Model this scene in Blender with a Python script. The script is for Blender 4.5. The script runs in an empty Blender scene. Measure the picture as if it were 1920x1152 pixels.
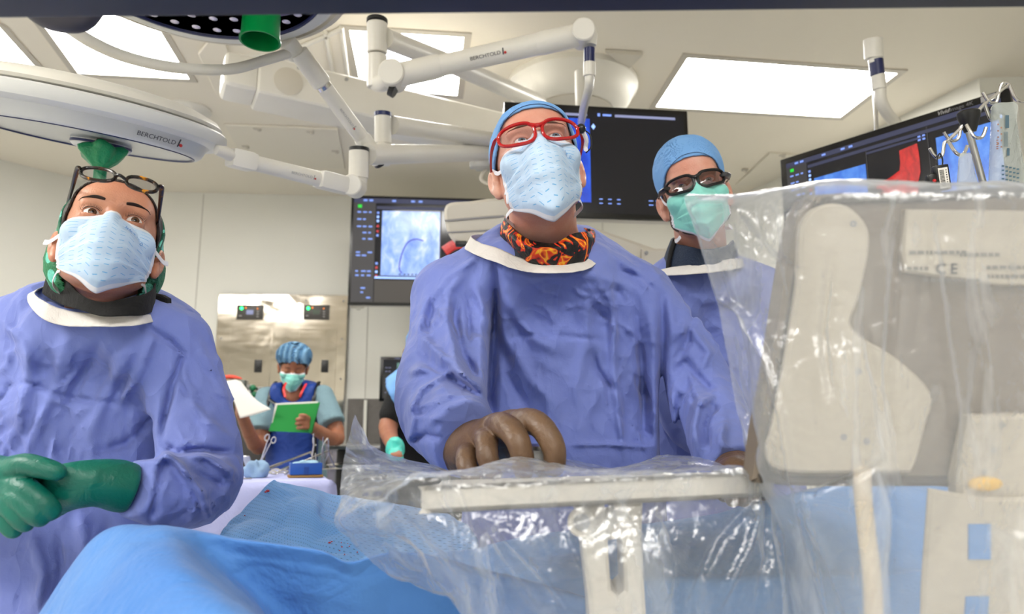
import bpy, bmesh, math, random
import numpy as np
from mathutils import Vector, Matrix, Euler
SC = bpy.context.scene
COL = SC.collection
rnd = random.Random(7)
# ---------------------------------------------------------------- camera
F = 1333.0
CAM = np.array([0.0, 0.0, 1.15]); PITCH = math.radians(9.5)
RT = np.array([1.0, 0, 0]); FW = np.array([0, math.cos(PITCH), math.sin(PITCH)]); UP = np.array([0, -math.sin(PITCH), math.cos(PITCH)])
cd = bpy.data.cameras.new('camera'); cam = bpy.data.objects.new('camera', cd); COL.objects.link(cam)
cd.sensor_width = 36; cd.lens = 36*F/1920; cd.clip_start = .01
cam.location = CAM; cam.rotation_euler = (math.pi/2+PITCH, 0, 0)
cd.dof.use_dof = True; cd.dof.focus_distance = 1.25; cd.dof.aperture_fstop = 4.5
SC.camera = cam
# ---------------------------------------------------------------- world, exposure
w = bpy.data.worlds.new('world'); SC.world = w; w.use_nodes = True
w.node_tree.nodes['Background'].inputs[0].default_value = (1, .98, .95, 1)
w.node_tree.nodes['Background'].inputs[1].default_value = .3
SC.view_settings.view_transform = 'Standard'; SC.view_settings.look = 'None'
SC.view_settings.gamma = 1; SC.view_settings.exposure = 1.3
SC.view_settings.use_curve_mapping = False
SC.cycles.use_denoising = True
SC.cycles.transparent_max_bounces = 24; SC.cycles.max_bounces = 8
SC.cycles.caustics_reflective = False; SC.cycles.caustics_refractive = False
SC.cycles.sample_clamp_indirect = 4
CEIL = 3.0
# ---------------------------------------------------------------- geometry helpers
def W(px, py, d):
    return CAM + d*(FW + (px-960)/F*RT + (576-py)/F*UP)
def ray(px, py):
    return FW + (px-960)/F*RT + (576-py)/F*UP
def PZ(px, py, z):
    r = ray(px, py); return CAM + r*((z-CAM[2])/r[2])
def plane_hit(px, py, p0, n):
    r = ray(px, py); return CAM + r*(np.dot(np.array(p0)-CAM, n)/np.dot(r, n))
def unit(v):
    v = np.array(v, float); return v/np.linalg.norm(v)
def lin(c):
    if isinstance(c, str): c = tuple(int(c[i:i+2], 16) for i in (0, 2, 4))
    return tuple(((x/255)/12.92 if x/255 <= .04045 else ((x/255+.055)/1.055)**2.4) for x in c)+(1,)
ORG = {}
def thing(name, loc, label, cat, group=None, kind=None):
    o = bpy.data.objects.new(name, None); COL.objects.link(o)
    o.location = tuple(loc); o.empty_display_size = .05
    ORG[o.name] = np.array(loc, float)
    return tag(o, label, cat, group, kind)
def tag(o, label=None, cat=None, group=None, kind=None):
    if label: o['label'] = label
    if cat: o['category'] = cat
    if group: o['group'] = group
    if kind: o['kind'] = kind
    return o
def mesh(name, V, Fc, mats, parent=None, mi=None, smooth=True, uv=None, label=None):
    V = np.asarray(V, float).reshape(-1, 3)
    if parent is not None: org = ORG[parent.name]
    else: org = np.array([(V[:, 0].min()+V[:, 0].max())/2, (V[:, 1].min()+V[:, 1].max())/2, V[:, 2].min()])
    me = bpy.data.meshes.new(name); me.from_pydata((V-org).tolist(), [], Fc if isinstance(Fc, list) else Fc.tolist())
    if not isinstance(mats, (list, tuple)): mats = [mats]
    for m in mats: me.materials.append(m)
    if mi is not None: me.polygons.foreach_set('material_index', mi)
    if uv is not None:
        l = me.uv_layers.new(name='UVMap')
        idx = np.empty(len(me.loops), int); me.loops.foreach_get('vertex_index', idx)
        l.data.foreach_set('uv', np.asarray(uv, float)[idx].ravel())
    me.polygons.foreach_set('use_smooth', [bool(smooth)]*len(me.polygons))
    me.update()
    o = bpy.data.objects.new(name, me); COL.objects.link(o)
    if parent is not None: o.parent = parent
    else: o.location = tuple(org)
    ORG[o.name] = org
    if label: o['label'] = label
    return o
def frame_of(n, up=(0, 0, 1)):
    n = unit(n); up = np.array(up, float)
    if abs(np.dot(n, unit(up))) > .98: up = np.array([0, 1., 0])
    x = unit(np.cross(up, n)); y = np.cross(n, x); return x, y, n
def spline(P, n=8, closed=False):
    P = np.array(P, float); m = len(P)
    if m < 3 and not closed: return P
    out = []
    for i in range(m if closed else m-1):
        if closed: a, b, c, d = P[(i-1) % m], P[i], P[(i+1) % m], P[(i+2) % m]
        else: a, b, c, d = P[max(i-1, 0)], P[i], P[i+1], P[min(i+2, m-1)]
        for k in range(n):
            t = k/n
            out.append(.5*((2*b)+(-a+c)*t+(2*a-5*b+4*c-d)*t*t+(-a+3*b-3*c+d)*t**3))
    if not closed: out.append(P[-1])
    return np.array(out)
class G:
    def __init__(s): s.V = []; s.F = []; s.M = []; s.m = 0
    def add(s, V, Fc, m=None):
        b = len(s.V); s.V += [tuple(v) for v in V]; s.F += [tuple(i+b for i in f) for f in Fc]; s.M += [s.m if m is None else m]*len(Fc); return s
    def tube(s, P, r, n=16, closed=False, sm=0, caps=True, flat=None, m=None, ref=None):
        P = np.array(P, float); r = np.array([r]*len(P) if np.isscalar(r) else r, float)
        if sm:
            Q = spline(np.hstack([P, r[:, None]]), sm, closed); P, r = Q[:, :3], Q[:, 3]
        N = len(P); V = []
        T = [unit(P[(i+1) % N]-P[i-1]) if closed or 0 < i < N-1 else unit(P[min(i+1, N-1)]-P[max(i-1, 0)]) for i in range(N)]
        x = frame_of(T[0], ref if ref is not None else (0, 0, 1))[0]
        fa, fb = flat if flat else (1, 1)
        for i in range(N):
            x = unit(x-np.dot(x, T[i])*T[i]); y = np.cross(T[i], x)
            for k in range(n):
                a = 2*math.pi*k/n; V.append(P[i]+r[i]*(fa*math.cos(a)*x+fb*math.sin(a)*y))
        Fc = [(i*n+k, i*n+(k+1) % n, ((i+1) % N)*n+(k+1) % n, ((i+1) % N)*n+k) for i in range(N if closed else N-1) for k in range(n)]
        if caps and not closed: Fc += [tuple(range(n))[::-1], tuple((N-1)*n+k for k in range(n))]
        return s.add(V, Fc, m)
    def lathe(s, c, ax, prof, n=40, m=None, up=(0, 0, 1)):
        x, y, z = frame_of(ax, up); c = np.array(c, float); V = []
        for (r, h) in prof:
            for k in range(n):
                a = 2*math.pi*k/n; V.append(c+h*z+r*(math.cos(a)*x+math.sin(a)*y))
        N = len(prof)
        Fc = [(i*n+k, i*n+(k+1) % n, (i+1)*n+(k+1) % n, (i+1)*n+k) for i in range(N-1) for k in range(n)]
        if prof[0][0] > 1e-5 and prof[0] != prof[-1]: Fc.append(tuple(range(n))[::-1])
        if prof[-1][0] > 1e-5 and prof[0] != prof[-1]: Fc.append(tuple((N-1)*n+k for k in range(n)))
        return s.add(V, Fc, m)
    def cyl(s, a, b, r, n=24, bev=.0, m=None):
        a = np.array(a, float); b = np.array(b, float); L = np.linalg.norm(b-a); bev = bev or min(r, L)*.08
        return s.lathe(a, b-a, [(r-bev, 0), (r, bev), (r, L-bev), (r-bev, L)], n, m)
    def box(s, c, half, axes=None, bev=.004, m=None, seg=2):
        axes = np.eye(3) if axes is None else np.array(axes, float)
        bm = bmesh.new(); bmesh.ops.create_cube(bm, size=2)
        for v in bm.verts: v.co = Vector((v.co.x*half[0], v.co.y*half[1], v.co.z*half[2]))
        if bev: bmesh.ops.bevel(bm, geom=list(bm.edges), offset=min(bev, min(half)*.9), segments=seg, affect='EDGES', profile=.6)
        V = [np.array(c)+axes.T@np.array(v.co) for v in bm.verts]
        Fc = [tuple(v.index for v in f.verts) for f in bm.faces]; bm.free()
        return s.add(V, Fc, m)
    def prism(s, pts, n, th, bev=0, m=None):
        """outline of world points in one plane, extruded by th along n"""
        pts = np.array(pts, float); n = unit(n)*th; N = len(pts)
        nrm = np.zeros(3)
        for i in range(N): nrm += np.cross(pts[i], pts[(i+1) % N])
        if np.dot(nrm, n) > 0: pts = pts[::-1]
        if bev:
            c = pts.mean(0); u = unit(n)
            L = [pts+(c-pts)*0, pts, pts]
            ins = []
            for i in range(N):
                e1 = unit(pts[i]-pts[i-1]); e2 = unit(pts[(i+1) % N]-pts[i]); b = np.cross(e1+e2, u); b = unit(b) if np.linalg.norm(b) > 1e-6 else e1
                ins.append(b)
            ins = np.array(ins)
            if np.dot(ins[0], c-pts[0]) < 0 and sum(np.einsum('ij,ij->i', ins, c-pts)) < 0: ins = -ins
            rings = [pts+ins*bev, pts+u*bev, pts+n-u*bev, pts+n+ins*bev]
        else: rings = [pts, pts+n]
        V = np.vstack(rings); K = len(rings)
        Fc = [(i*N+k, i*N+(k+1) % N, (i+1)*N+(k+1) % N, (i+1)*N+k) for i in range(K-1) for k in range(N)]
        Fc += [tuple(range(N))[::-1], tuple((K-1)*N+k for k in range(N))]
        return s.add(V, Fc, m)
    def quad(s, a, b, c, d, m=None): return s.add([a, b, c, d], [(0, 1, 2, 3)], m)
    def ball(s, c, r, n=20, m=None, half=None):
        r = np.array([r]*3 if np.isscalar(r) else r); V = []; K = n//2
        for i in range(K+1):
            t = math.pi*i/K
            for k in range(n):
                a = 2*math.pi*k/n; V.append(np.array(c)+r*np.array([math.sin(t)*math.cos(a), math.sin(t)*math.sin(a), math.cos(t)]))
        Fc = [(i*n+k, i*n+(k+1) % n, (i+1)*n+(k+1) % n, (i+1)*n+k) for i in range(K) for k in range(n)]
        return s.add(V, Fc, m)
    def build(s, name, mats, parent=None, smooth=True, label=None, auto=True, clean=True):
        o = mesh(name, s.V, s.F, mats, parent, s.M, smooth, label=label)
        bm = bmesh.new(); bm.from_mesh(o.data)
        if clean: bmesh.ops.remove_doubles(bm, verts=list(bm.verts), dist=1e-6)
        bmesh.ops.recalc_face_normals(bm, faces=list(bm.faces))
        if smooth and auto:
            for e in bm.edges:
                if len(e.link_faces) == 2 and e.calc_face_angle(0) > .6: e.smooth = False
        bm.to_mesh(o.data); bm.free(); return o
# ---------------------------------------------------------------- materials
class E:
    """node expression: arithmetic on sockets"""
    def __init__(s, nt, v): s.nt = nt; s.v = v
    def _m(s, op, *a):
        n = s.nt.nodes.new('ShaderNodeMath'); n.operation = op
        for i, x in enumerate((s,)+a):
            x = x.v if isinstance(x, E) else x
            if isinstance(x, (int, float)): n.inputs[i].default_value = x
            else: s.nt.links.new(x, n.inputs[i])
        return E(s.nt, n.outputs[0])
    def __add__(s, o): return s._m('ADD', o)
    def __sub__(s, o): return s._m('SUBTRACT', o)
    def __mul__(s, o): return s._m('MULTIPLY', o)
    def __rmul__(s, o): return s._m('MULTIPLY', o)
    def __truediv__(s, o): return s._m('DIVIDE', o)
    def lt(s, o): return s._m('LESS_THAN', o)
    def gt(s, o): return s._m('GREATER_THAN', o)
    def abs(s): return s._m('ABSOLUTE')
    def fract(s): return s._m('FRACT')
    def floor(s): return s._m('FLOOR')
    def mod(s, o): return s._m('FLOORED_MODULO', o)
    def sin(s): return s._m('SINE')
    def max(s, o): return s._m('MAXIMUM', o)
    def min(s, o): return s._m('MINIMUM', o)
class Mat:
    def __init__(s, name, col=(200, 200, 200), rough=.5, metal=0, spec=.5, **k):
        s.m = bpy.data.materials.new(name); s.m.use_nodes = True; s.nt = s.m.node_tree
        s.b = s.nt.nodes['Principled BSDF']; s.out = s.nt.nodes['Material Output']
        s.b.inputs['Base Color'].default_value = lin(col); s.b.inputs['Roughness'].default_value = rough
        s.b.inputs['Metallic'].default_value = metal; s.b.inputs['Specular IOR Level'].default_value = spec
        for a, v in k.items(): s.b.inputs[a.replace('_', ' ')].default_value = v
    def n(s, t, **k):
        n = s.nt.nodes.new('ShaderNode'+t)
        for a, v in k.items():
            if a.startswith('i_'): n.inputs[a[2:].replace('_', ' ')].default_value = v
            else: setattr(n, a, v)
        return n
    def l(s, a, b): s.nt.links.new(a.v if isinstance(a, E) else a, b)
    def co(s, kind='Object', scale=None):
        c = s.n('TexCoord').outputs[kind]
        if scale is not None:
            mp = s.n('Mapping'); s.l(c, mp.inputs[0]); mp.inputs['Scale'].default_value = scale if hasattr(scale, '__len__') else (scale,)*3; return mp.outputs[0]
        return c
    def noise(s, scale, detail=3, rough=.5, dist=0, co=None, out=0):
        t = s.n('TexNoise'); t.inputs['Scale'].default_value = scale; t.inputs['Detail'].default_value = detail
        t.inputs['Roughness'].default_value = rough; t.inputs['Distortion'].default_value = dist
        s.l(co if co is not None else s.co(), t.inputs['Vector']); return t.outputs[out]
    def vor(s, scale, feature='F1', co=None, rand=1, out='Distance'):
        t = s.n('TexVoronoi'); t.feature = feature; t.inputs['Scale'].default_value = scale
        t.inputs['Randomness'].default_value = rand
        s.l(co if co is not None else s.co(), t.inputs['Vector']); return t.outputs[out]
    def ramp(s, fac, stops, interp='LINEAR'):
        r = s.n('ValToRGB'); r.color_ramp.interpolation = interp; e = r.color_ramp.elements
        while len(e) < len(stops): e.new(.5)
        for i, (p, c) in enumerate(stops): e[i].position = p; e[i].color = lin(c)
        s.l(fac, r.inputs[0]); return r.outputs[0]
    def mix(s, fac, a, b):
        x = s.n('Mix'); x.data_type = 'RGBA'
        s.l(fac, x.inputs[0])
        for v, i in ((a, 6), (b, 7)):
            if isinstance(v, (tuple, list, str)): x.inputs[i].default_value = lin(v)
            else: s.l(v, x.inputs[i])
        return x.outputs[2]
    def color(s, c): s.l(c, s.b.inputs['Base Color']); return s
    def bump(s, *hs, dist=.001):
        """hs: (socket, strength) summed"""
        prev = None
        for h, k in hs:
            b = s.n('Bump'); b.inputs['Distance'].default_value = dist*k; b.inputs['Strength'].default_value = 1
            s.l(h, b.inputs['Height'])
            if prev is not None: s.l(prev, b.inputs['Normal'])
            prev = b.outputs[0]
        s.l(prev, s.b.inputs['Normal']); return s
    def uv(s):
        x = s.n('SeparateXYZ'); s.l(s.co('UV'), x.inputs[0]); return E(s.nt, x.outputs[0]), E(s.nt, x.outputs[1])
def emis(name, col, st):
    m = Mat(name, (0, 0, 0)); m.b.inputs['Emission Color'].default_value = lin(col); m.b.inputs['Emission Strength'].default_value = st; return m.m
WHITE = Mat('white_enamel', (222, 218, 208), .32)
WHITE.color(WHITE.ramp(WHITE.noise(3), [(.3, (216, 212, 202)), (.7, (226, 223, 214))])); WHITE = WHITE.m
OFFW = Mat('warm_white_plastic', (205, 199, 186), .4).m
GREYP = Mat('grey_plastic', (150, 150, 150), .4).m
BLACKP = Mat('black_plastic', (14, 14, 16), .35).m
NAVYP = Mat('navy_plastic', (22, 32, 84), .35).m
CHROME = Mat('polished_steel', (205, 203, 200), .2, 1).m
STEEL = Mat('steel_tool', (190, 190, 190), .28, 1).m
REDP = Mat('red_mark', (190, 30, 30), .4).m
DARKT = Mat('dark_print', (60, 60, 66), .5).m
GREYT = Mat('pale_print', (160, 158, 158), .5).m
def textobj(body, parent, c, xdir, n, size, mat, name='lettering', label=None, align='CENTER', shear=0, bold=0, sx=1):
    cu = bpy.data.curves.new(name, 'FONT'); cu.body = body; cu.size = size; cu.align_x = align; cu.align_y = 'CENTER'
    cu.extrude = size*.01; cu.shear = shear; cu.offset = bold; cu.materials.append(mat)
    o = bpy.data.objects.new(name, cu); COL.objects.link(o)
    z = unit(n); x = unit(np.array(xdir)-np.dot(xdir, z)*z); y = np.cross(z, x)
    c = np.array(c, float)
    if parent is not None: o.parent = parent; c = c-ORG[parent.name]
    M = Matrix([[x[i]*sx, y[i], z[i], c[i]] for i in range(3)]+[[0, 0, 0, 1]]); o.matrix_basis = M
    if label: o['label'] = label
    return o
# ================================================================ ROOM
wallm = Mat('wall_panel_paint', (222, 221, 213), .45); wallm.bump((wallm.noise(60, 2), .3)); wallm = wallm.m
ceilm = Mat('ceiling_paint', (232, 225, 210), .7); ceilm.bump((ceilm.noise(90, 3), .3)); ceilm = ceilm.m
floorm = Mat('vinyl_floor', (120, 122, 126), .35); floorm.color(floorm.ramp(floorm.noise(25, 6), [(.3, (165, 165, 164)), (.7, (190, 190, 188))])); floorm = floorm.m
lowm = Mat('lower_wall_steel', (112, 108, 104), .4, .35); lowm.color(lowm.ramp(lowm.noise(4, 6, .7), [(.3, (96, 92, 88)), (.75, (130, 126, 122))])); lowm = lowm.m
seamm = Mat('wall_seam', (186, 184, 176), .6).m
A = PZ(238, 358, CEIL); 
R0 = PZ(1352, 384, CEIL)            # right end of the back wall
bdir = unit([R0[0]-A[0], R0[1]-A[1], 0]); bn = np.array([bdir[1], -bdir[0], 0])   # normal into the room
ldir = unit([math.sin(math.radians(38)), math.cos(math.radians(38)), 0])
L1 = A-ldir*3.6; L1[2] = CEIL
R1 = PZ(1835, 146, CEIL); R2 = R1+np.array([2.2, -.15, 0])
BK = -4.4
ring = [L1, A, R0, R1, R2, np.array([R2[0], BK, CEIL]), np.array([L1[0], BK, CEIL])]
names = ['wall_left', 'wall_back', 'wall_right', 'wall_far_right', 'wall_side_right', 'wall_rear', 'wall_side_left']
for i, nm in enumerate(names):
    a = ring[i].copy(); b = ring[(i+1) % 7].copy(); g = G()
    d = unit(b-a); n = np.array([-d[1], d[0], 0])     # outward
    a0, b0 = a.copy(), b.copy(); a0[2] = b0[2] = 0
    g.prism([a0, b0, b+[0, 0, .05], a+[0, 0, .05]], n, .1)
    o = g.build(nm, wallm, smooth=False); tag(o, kind='structure')
g = G(); g.prism([[p[0], p[1], CEIL] for p in ring], (0, 0, 1), .12); tag(g.build('ceiling', ceilm, smooth=False), kind='structure')
g = G(); g.prism([[p[0], p[1], 0] for p in ring], (0, 0, -1), .1); tag(g.build('floor', floorm, smooth=False), kind='structure')
def onback(px, py, off=0):
    return plane_hit(px, py, A+bn*off, bn)
# seams between the wall panels, and the dark lower wall
k = 0
for px, py in ((372, 500), (686, 700), (1130, 440)):
    k += 1; p = onback(px, py, .0); g = G(); g.box([p[0], p[1], 1.5], (.004, .002, 1.49), [bdir, bn, [0, 0, 1]], bev=0)
    tag(g.build('trim_%d' % k, seamm, smooth=False), kind='structure')
g = G(); a = onback(652, 748, .006); b = onback(1300, 748, .006)
zl = a[2]; a[2] = b[2] = 0
g.prism([a, b, b+[0, 0, zl], a+[0, 0, zl]], -bn, .012); tag(g.build('trim_4', lowm, smooth=False), kind='structure')
g = G(); p = onback(684, 800, .02); g.box([p[0], p[1], zl/2], (.012, .006, zl/2-.01), [bdir, bn, [0, 0, 1]], bev=0); tag(g.build('trim_5', wallm, smooth=False), kind='structure')
# ---- ceiling light panels
PANEL = emis('light_panel_glow', (255, 252, 246), 9.0)
framem = Mat('panel_frame', (190, 184, 172), .45).m
def ceil_light(pts, lab, st=1, rim=.035):
    P = np.array([PZ(x, y, CEIL-.002) for x, y in pts]); c = P.mean(0)
    t = thing('ceiling_light', c, lab, 'ceiling light', 'ceiling light panels')
    inn = P
    out = c+(P-c)*1.0
    n = len(P)
    O = []
    for i in range(n):
        e1 = unit(P[i]-P[i-1]); e2 = unit(P[(i+1) % n]-P[i]); b = unit(e1-e2); b = b if np.dot(b, P[i]-c) > 0 else -b
        s = rim/max(.3, math.sqrt(max(1e-6, (1-np.dot(e1, e2))/2+0)) if False else max(.5, abs(np.dot(b, np.array([-e1[1], e1[0], 0])))))
        O.append(P[i]+b*s)
    O = np.array(O)
    g = G(); dz = np.array([0, 0, -.006])
    for i in range(n):
        j = (i+1) % n
        g.quad(inn[i]+dz, inn[j]+dz, O[j]+dz, O[i]+dz); g.quad(O[i]+dz, O[j]+dz, O[j], O[i]); g.quad(inn[i]+dz, inn[j]+dz, inn[j]+[0, 0, .0], inn[i]+[0, 0, .0])
    g.build('frame', framem, t, smooth=False)
    g = G(); g.prism(inn+[0, 0, -.003], (0, 0, 1), .002); g.build('diffuser', PANEL, t, smooth=False)
    return t
ceil_light([(-160, -40), (0, 50), (70, 128), (-160, 118)], 'ceiling light panel cut by the left edge of the picture')
ceil_light([(20, -40), (147, 136), (355, 147), (242, -40)], 'large bright ceiling light panel above the tilted surgical lamp head')
ceil_light([(655, 55), (677, 162), (857, 178), (870, 68)], 'square ceiling light panel crossed by the monitor arm')
ceil_light([(1289, 107), (1230, 199), (1575, 219), (1683, 136)], 'wide ceiling light panel at right beside the monitor drop tube')
def added_panel(x0, x1, y0, y1, lab):  # unseen panels, added to light the people from out of view
    z = CEIL-.01; g = G(); P = np.array([[x0, y0, z], [x1, y0, z], [x1, y1, z], [x0, y1, z]]); c = P.mean(0)
    t = thing('ceiling_light', c, lab, 'ceiling light', 'added light panels out of view')
    g.prism(P, (0, 0, 1), .005); g.build('diffuser', PANEL, t, smooth=False)
    g = G()
    for q in range(4): g.tube([P[q], P[(q+1) % 4]], .02, 4)
    g.build('frame', framem, t, smooth=False)
added_panel(-4.1, -2.3, -.6, .9, 'added unseen light panel over the left side of the room, for the cabinet reflection'); added_panel(.6, 1.5, -1.5, -.5, 'added unseen light panel to the right of the operating table, above the view')  # left one added where the steel cabinet mirrors it as a bright band
added_panel(-.5, .4, -2.2, -1.2, 'added unseen light panel behind the viewer, lighting the people from the front'); added_panel(-1.6, -.7, -3.6, -2.6, 'left added fill light panel at the rear of the room, unseen'); added_panel(.7, 1.6, -3.6, -2.6, 'right added fill light panel at the rear of the room, unseen')  # rear pair added as low frontal fill for faces and necks
# ---- access panels, detector, cover
def access_panel(pts, lab, clips):
    P = [PZ(x, y, CEIL-.001) for x, y in pts]; t = thing('access_panel', np.mean(P, 0), lab, 'access panel')
    g = G(); g.prism(P, (0, 0, -1), .012, .003); g.build('panel', accm, t, smooth=False)
    for x, y in clips:
        g = G(); p = PZ(x, y, CEIL-.013); g.box(p, (.022, .012, .006), bev=.003); g.box(p+[.012, .01, -.006], (.01, .008, .008), bev=.002); g.build('clip', framem, t)
accm = Mat('access_panel_paint', (226, 220, 206), .5).m
access_panel([(421, 231), (634, 240), (647, 314), (462, 307)], 'flat ceiling access panel with four clips left of the arms', [(482, 241), (581, 246), (460, 274), (628, 283)])
access_panel([(1380, 345), (1443, 285), (1600, 296), (1560, 352)], 'pale ceiling access panel with clips behind the third clinician', [(1397, 319), (1467, 291)])
t = thing('smoke_detector', PZ(353, 205, CEIL), 'round white ceiling smoke detector above the tilted lamp head', 'smoke detector')
c = PZ(353, 205, CEIL)
g = G(); g.lathe(c, (0, 0, -1), [(.13, 0), (.13, .01), (.115, .02), (.06, .03), (.05, .035)]); g.build('base', WHITE, t)
g = G(); g.lathe(c+[0, 0, -.03], (0, 0, -1), [(.055, 0), (.055, .03), (.05, .04), (.02, .045)]); g.build('sensor_head', OFFW, t)
# ceiling mounting cover (right of centre)
c = PZ(1072, 160, CEIL)
cov = thing('ceiling_mount_cover', c, 'large round white ceiling mount cover above the middle monitor', 'ceiling mount')
g = G(); R = .36
g.lathe(c, (0, 0, -1), [(R, -.0), (R, .03), (R*.97, .045), (R*.93, .06), (R*.9, .09), (R*.8, .135), (R*.62, .155), (R*.6, .15)], 64); g.build('cover', WHITE, cov)
g = G(); g.lathe(c+[0, 0, -.145], (0, 0, -1), [(R*.58, 0), (R*.58, .012), (R*.5, .02), (R*.3, .022)], 48); g.build('centre_plate', OFFW, cov)
g = G(); g.cyl(c+[0, 0, -.15], c+[0, 0, -.34], .05, 32); g.build('column', WHITE, cov)
tri = [PZ(x, y, CEIL-.003) for x, y in ((1135, 92), (1205, 97), (1178, 124))]
g = G(); g.prism(tri, (0, 0, -1), .02); g.build('bracket_plate', OFFW, cov, smooth=False)
# ================================================================ ARMS
def brand(parent, c, xd, n, size, mat=DARKT, off=0):
    xd = unit(xd); n = np.array(n, float); n = unit(n-np.dot(n, xd)*xd); c = np.array(c)+n*off
    textobj('BERCHTOLD', parent, c, xd, n, size, mat, sx=1.15)
    xd = unit(xd); n = unit(n); u = np.cross(n, xd)
    p = np.array(c)+xd*size*3.75
    g = G(); g.tube([p-u*size*.5, p+u*size*.8+xd*size*.15], size*.13, 8, flat=(1, .3), ref=n); g.build('emblem', mat, parent)
    g = G(); g.ball(p+xd*size*.5-u*size*.18, size*.28, 12); g.build('emblem', REDP, parent, label='red dot of the emblem')
def joint(parent, c, ax, r, L, name='joint', mat=WHITE):
    g = G(); ax = unit(ax); g.lathe(np.array(c)-ax*L/2, ax, [(r*.9, 0), (r, r*.1), (r, L-r*.1), (r*.9, L)], 32); return g.build(name, mat, parent)
vup = np.array([0, 0, 1.])
# monitor arm (middle)
m0 = W(707, 60, 2.35); m0b = W(707, 150, 2.32)
ta = thing('monitor_support', m0b, 'white jointed monitor arm rising to the right over the middle monitor', 'ceiling arm')
g = G(); tp = W(707, 43, 2.35); bt = W(706, 165, 2.35); r = .033
g.cyl(tp, W(707, 100, 2.35), r*1.02, 32); g.cyl(W(707, 103, 2.35), bt, r*.98, 32); g.build('post', WHITE, ta)
g = G(); g.cyl(tp+vup*.012, tp-vup*.002, r*1.05, 32); g.build('end_cap', BLACKP, ta)
q0 = W(722, 72, 2.36); q1 = W(990, 180, 3.45)
g = G(); g.tube([q0, W(855, 124, 2.8), W(1010, 193, 3.4)], [.033, .036, .04], 24); g.build('extension_arm', WHITE, ta)
j0 = W(738, 143, 2.3); j1 = W(1092, 64, 2.22); 
joint(ta, j0, FW+.0*RT, .042, .1); joint(ta, j1, FW, .036, .09)
g = G(); g.tube([bt+vup*.02, W(715, 155, 2.33), j0], .03, 24); g.build('elbow', WHITE, ta)
g = G(); g.tube([W(733, 165, 2.3), W(742, 170, 2.3)], .026, 20); g.build('joint_cap', BLACKP, ta)
g = G(); a = unit(j1-j0); L = np.linalg.norm(j1-j0)
g.tube([j0, j0+a*L*.22, j0+a*L*.26], [.038, .038, .035], 24); g.build('arm_cover', WHITE, ta); g = G(); g.tube([j1, j1-a*L*.2, j1-a*L*.24], [.034, .036, .033], 24); g.build('arm_cover', WHITE, ta)
g = G(); g.tube([j0+a*L*.2, j1-a*L*.2], .0335, 24); g.build('spring_arm', WHITE, ta)
brand(ta, j0+a*L*.5, a, -ray(920, 103), .015, off=.0342)
t1 = W(1104, 62, 2.22)
g = G(); g.tube([j1, t1, W(1105, 85, 2.22)], [.026, .026, .022], 20, sm=4); g.build('elbow', WHITE, ta)
g = G(); g.cyl(W(1105, 90, 2.22), W(1105, 118, 2.22), .0175); g.build('band', NAVYP, ta, label='navy band')
g = G(); g.cyl(W(1105, 117, 2.22), W(1105, 143, 2.22), .019); g.tube([W(1105, 140, 2.22), W(1104, 165, 2.25), W(1095, 200, 2.5), W(1090, 230, 2.9)], .0145, 16, sm=6); g.build('drop_tube', WHITE, ta)
# big boom
tb = thing('ceiling_boom', PZ(500, 130, CEIL), 'thick white ceiling boom beam running behind the spring arms', 'ceiling arm')
b0 = W(478, 155, 3.0); b1 = W(960, 262, 3.55); ax = unit(b1-b0); sd = unit(np.cross(ax, vup)); hh = .085
x = np.cross(sd, ax)
g = G(); g.box((b0+b1)/2, (np.linalg.norm(b1-b0)/2, .1, hh), [ax, sd, x], bev=.02, seg=3); g.build('beam', WHITE, tb)
g = G(); g.box(b0-ax*.06, (.07, .09, .075), [ax, sd, x], bev=.03, seg=3); g.build('end_cover', WHITE, tb)
g = G(); g.lathe(b0+ax*.12+sd*.1-x*.01, sd, [(.06, -.01), (.06, .003), (.056, .005)], 40, up=ax); g.build('round_cover', OFFW, tb)
for (sx_, sy_) in ((485, 143), (540, 155), (620, 172)):
    g = G(); g.lathe(b0+ax*(sx_-478)/482*np.linalg.norm(b1-b0)+sd*.1+x*.06, sd, [(.008, -.01), (.008, .003), (.003, .004)], 12); g.build('screw', STEEL, tb)
g = G(); p = W(500, 125, 3.05); g.lathe(PZ(520, 132, CEIL), (0, 0, -1), [(.2, 0), (.2, .02), (.16, .03), (.15, .06), (.09, .07), (.09, .1)], 40); g.build('ceiling_flange', WHITE, tb)
g = G(); p0 = W(905, 305, 2.9); g.box(p0, (.03, .03, .028), bev=.006); g.box(W(890, 306, 2.9), (.02, .02, .022), bev=.006); g.build('clamp_handle', Mat('light_grey_clamp', (186, 186, 184), .4).m, tb)
g = G(); g.tube([W(912, 318, 2.9), W(903, 330, 2.9), W(905, 340, 2.9), W(925, 345, 2.9), W(930, 318, 2.9)], .008, 10, sm=5); g.tube([W(925, 255, 2.9), W(918, 290, 2.9), W(930, 330, 2.9)], .012, 10, sm=4); g.build('clamp_wire', OFFW, tb)
# ceiling duct boxes at left of the boom: shallow bulkhead with rail edges
g = G(); g.prism([PZ(x_, y_, CEIL-.002) for x_, y_ in ((372, 95), (408, 178), (452, 182), (420, 60), (400, 60))], (0, 0, -1), .02, .004)
tag(g.build('trim_6', ceilm, smooth=False), kind='structure')
g = G(); 
for pts in (((610, 60), (628, 160)), ((640, 50), (655, 165)), ((560, 90), (640, 55))): g.tube([PZ(*pts[0], CEIL-.01), PZ(*pts[1], CEIL-.01)], .012, 6)
tag(g.build('trim_7', WHITE, smooth=False), kind='structure')
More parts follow.
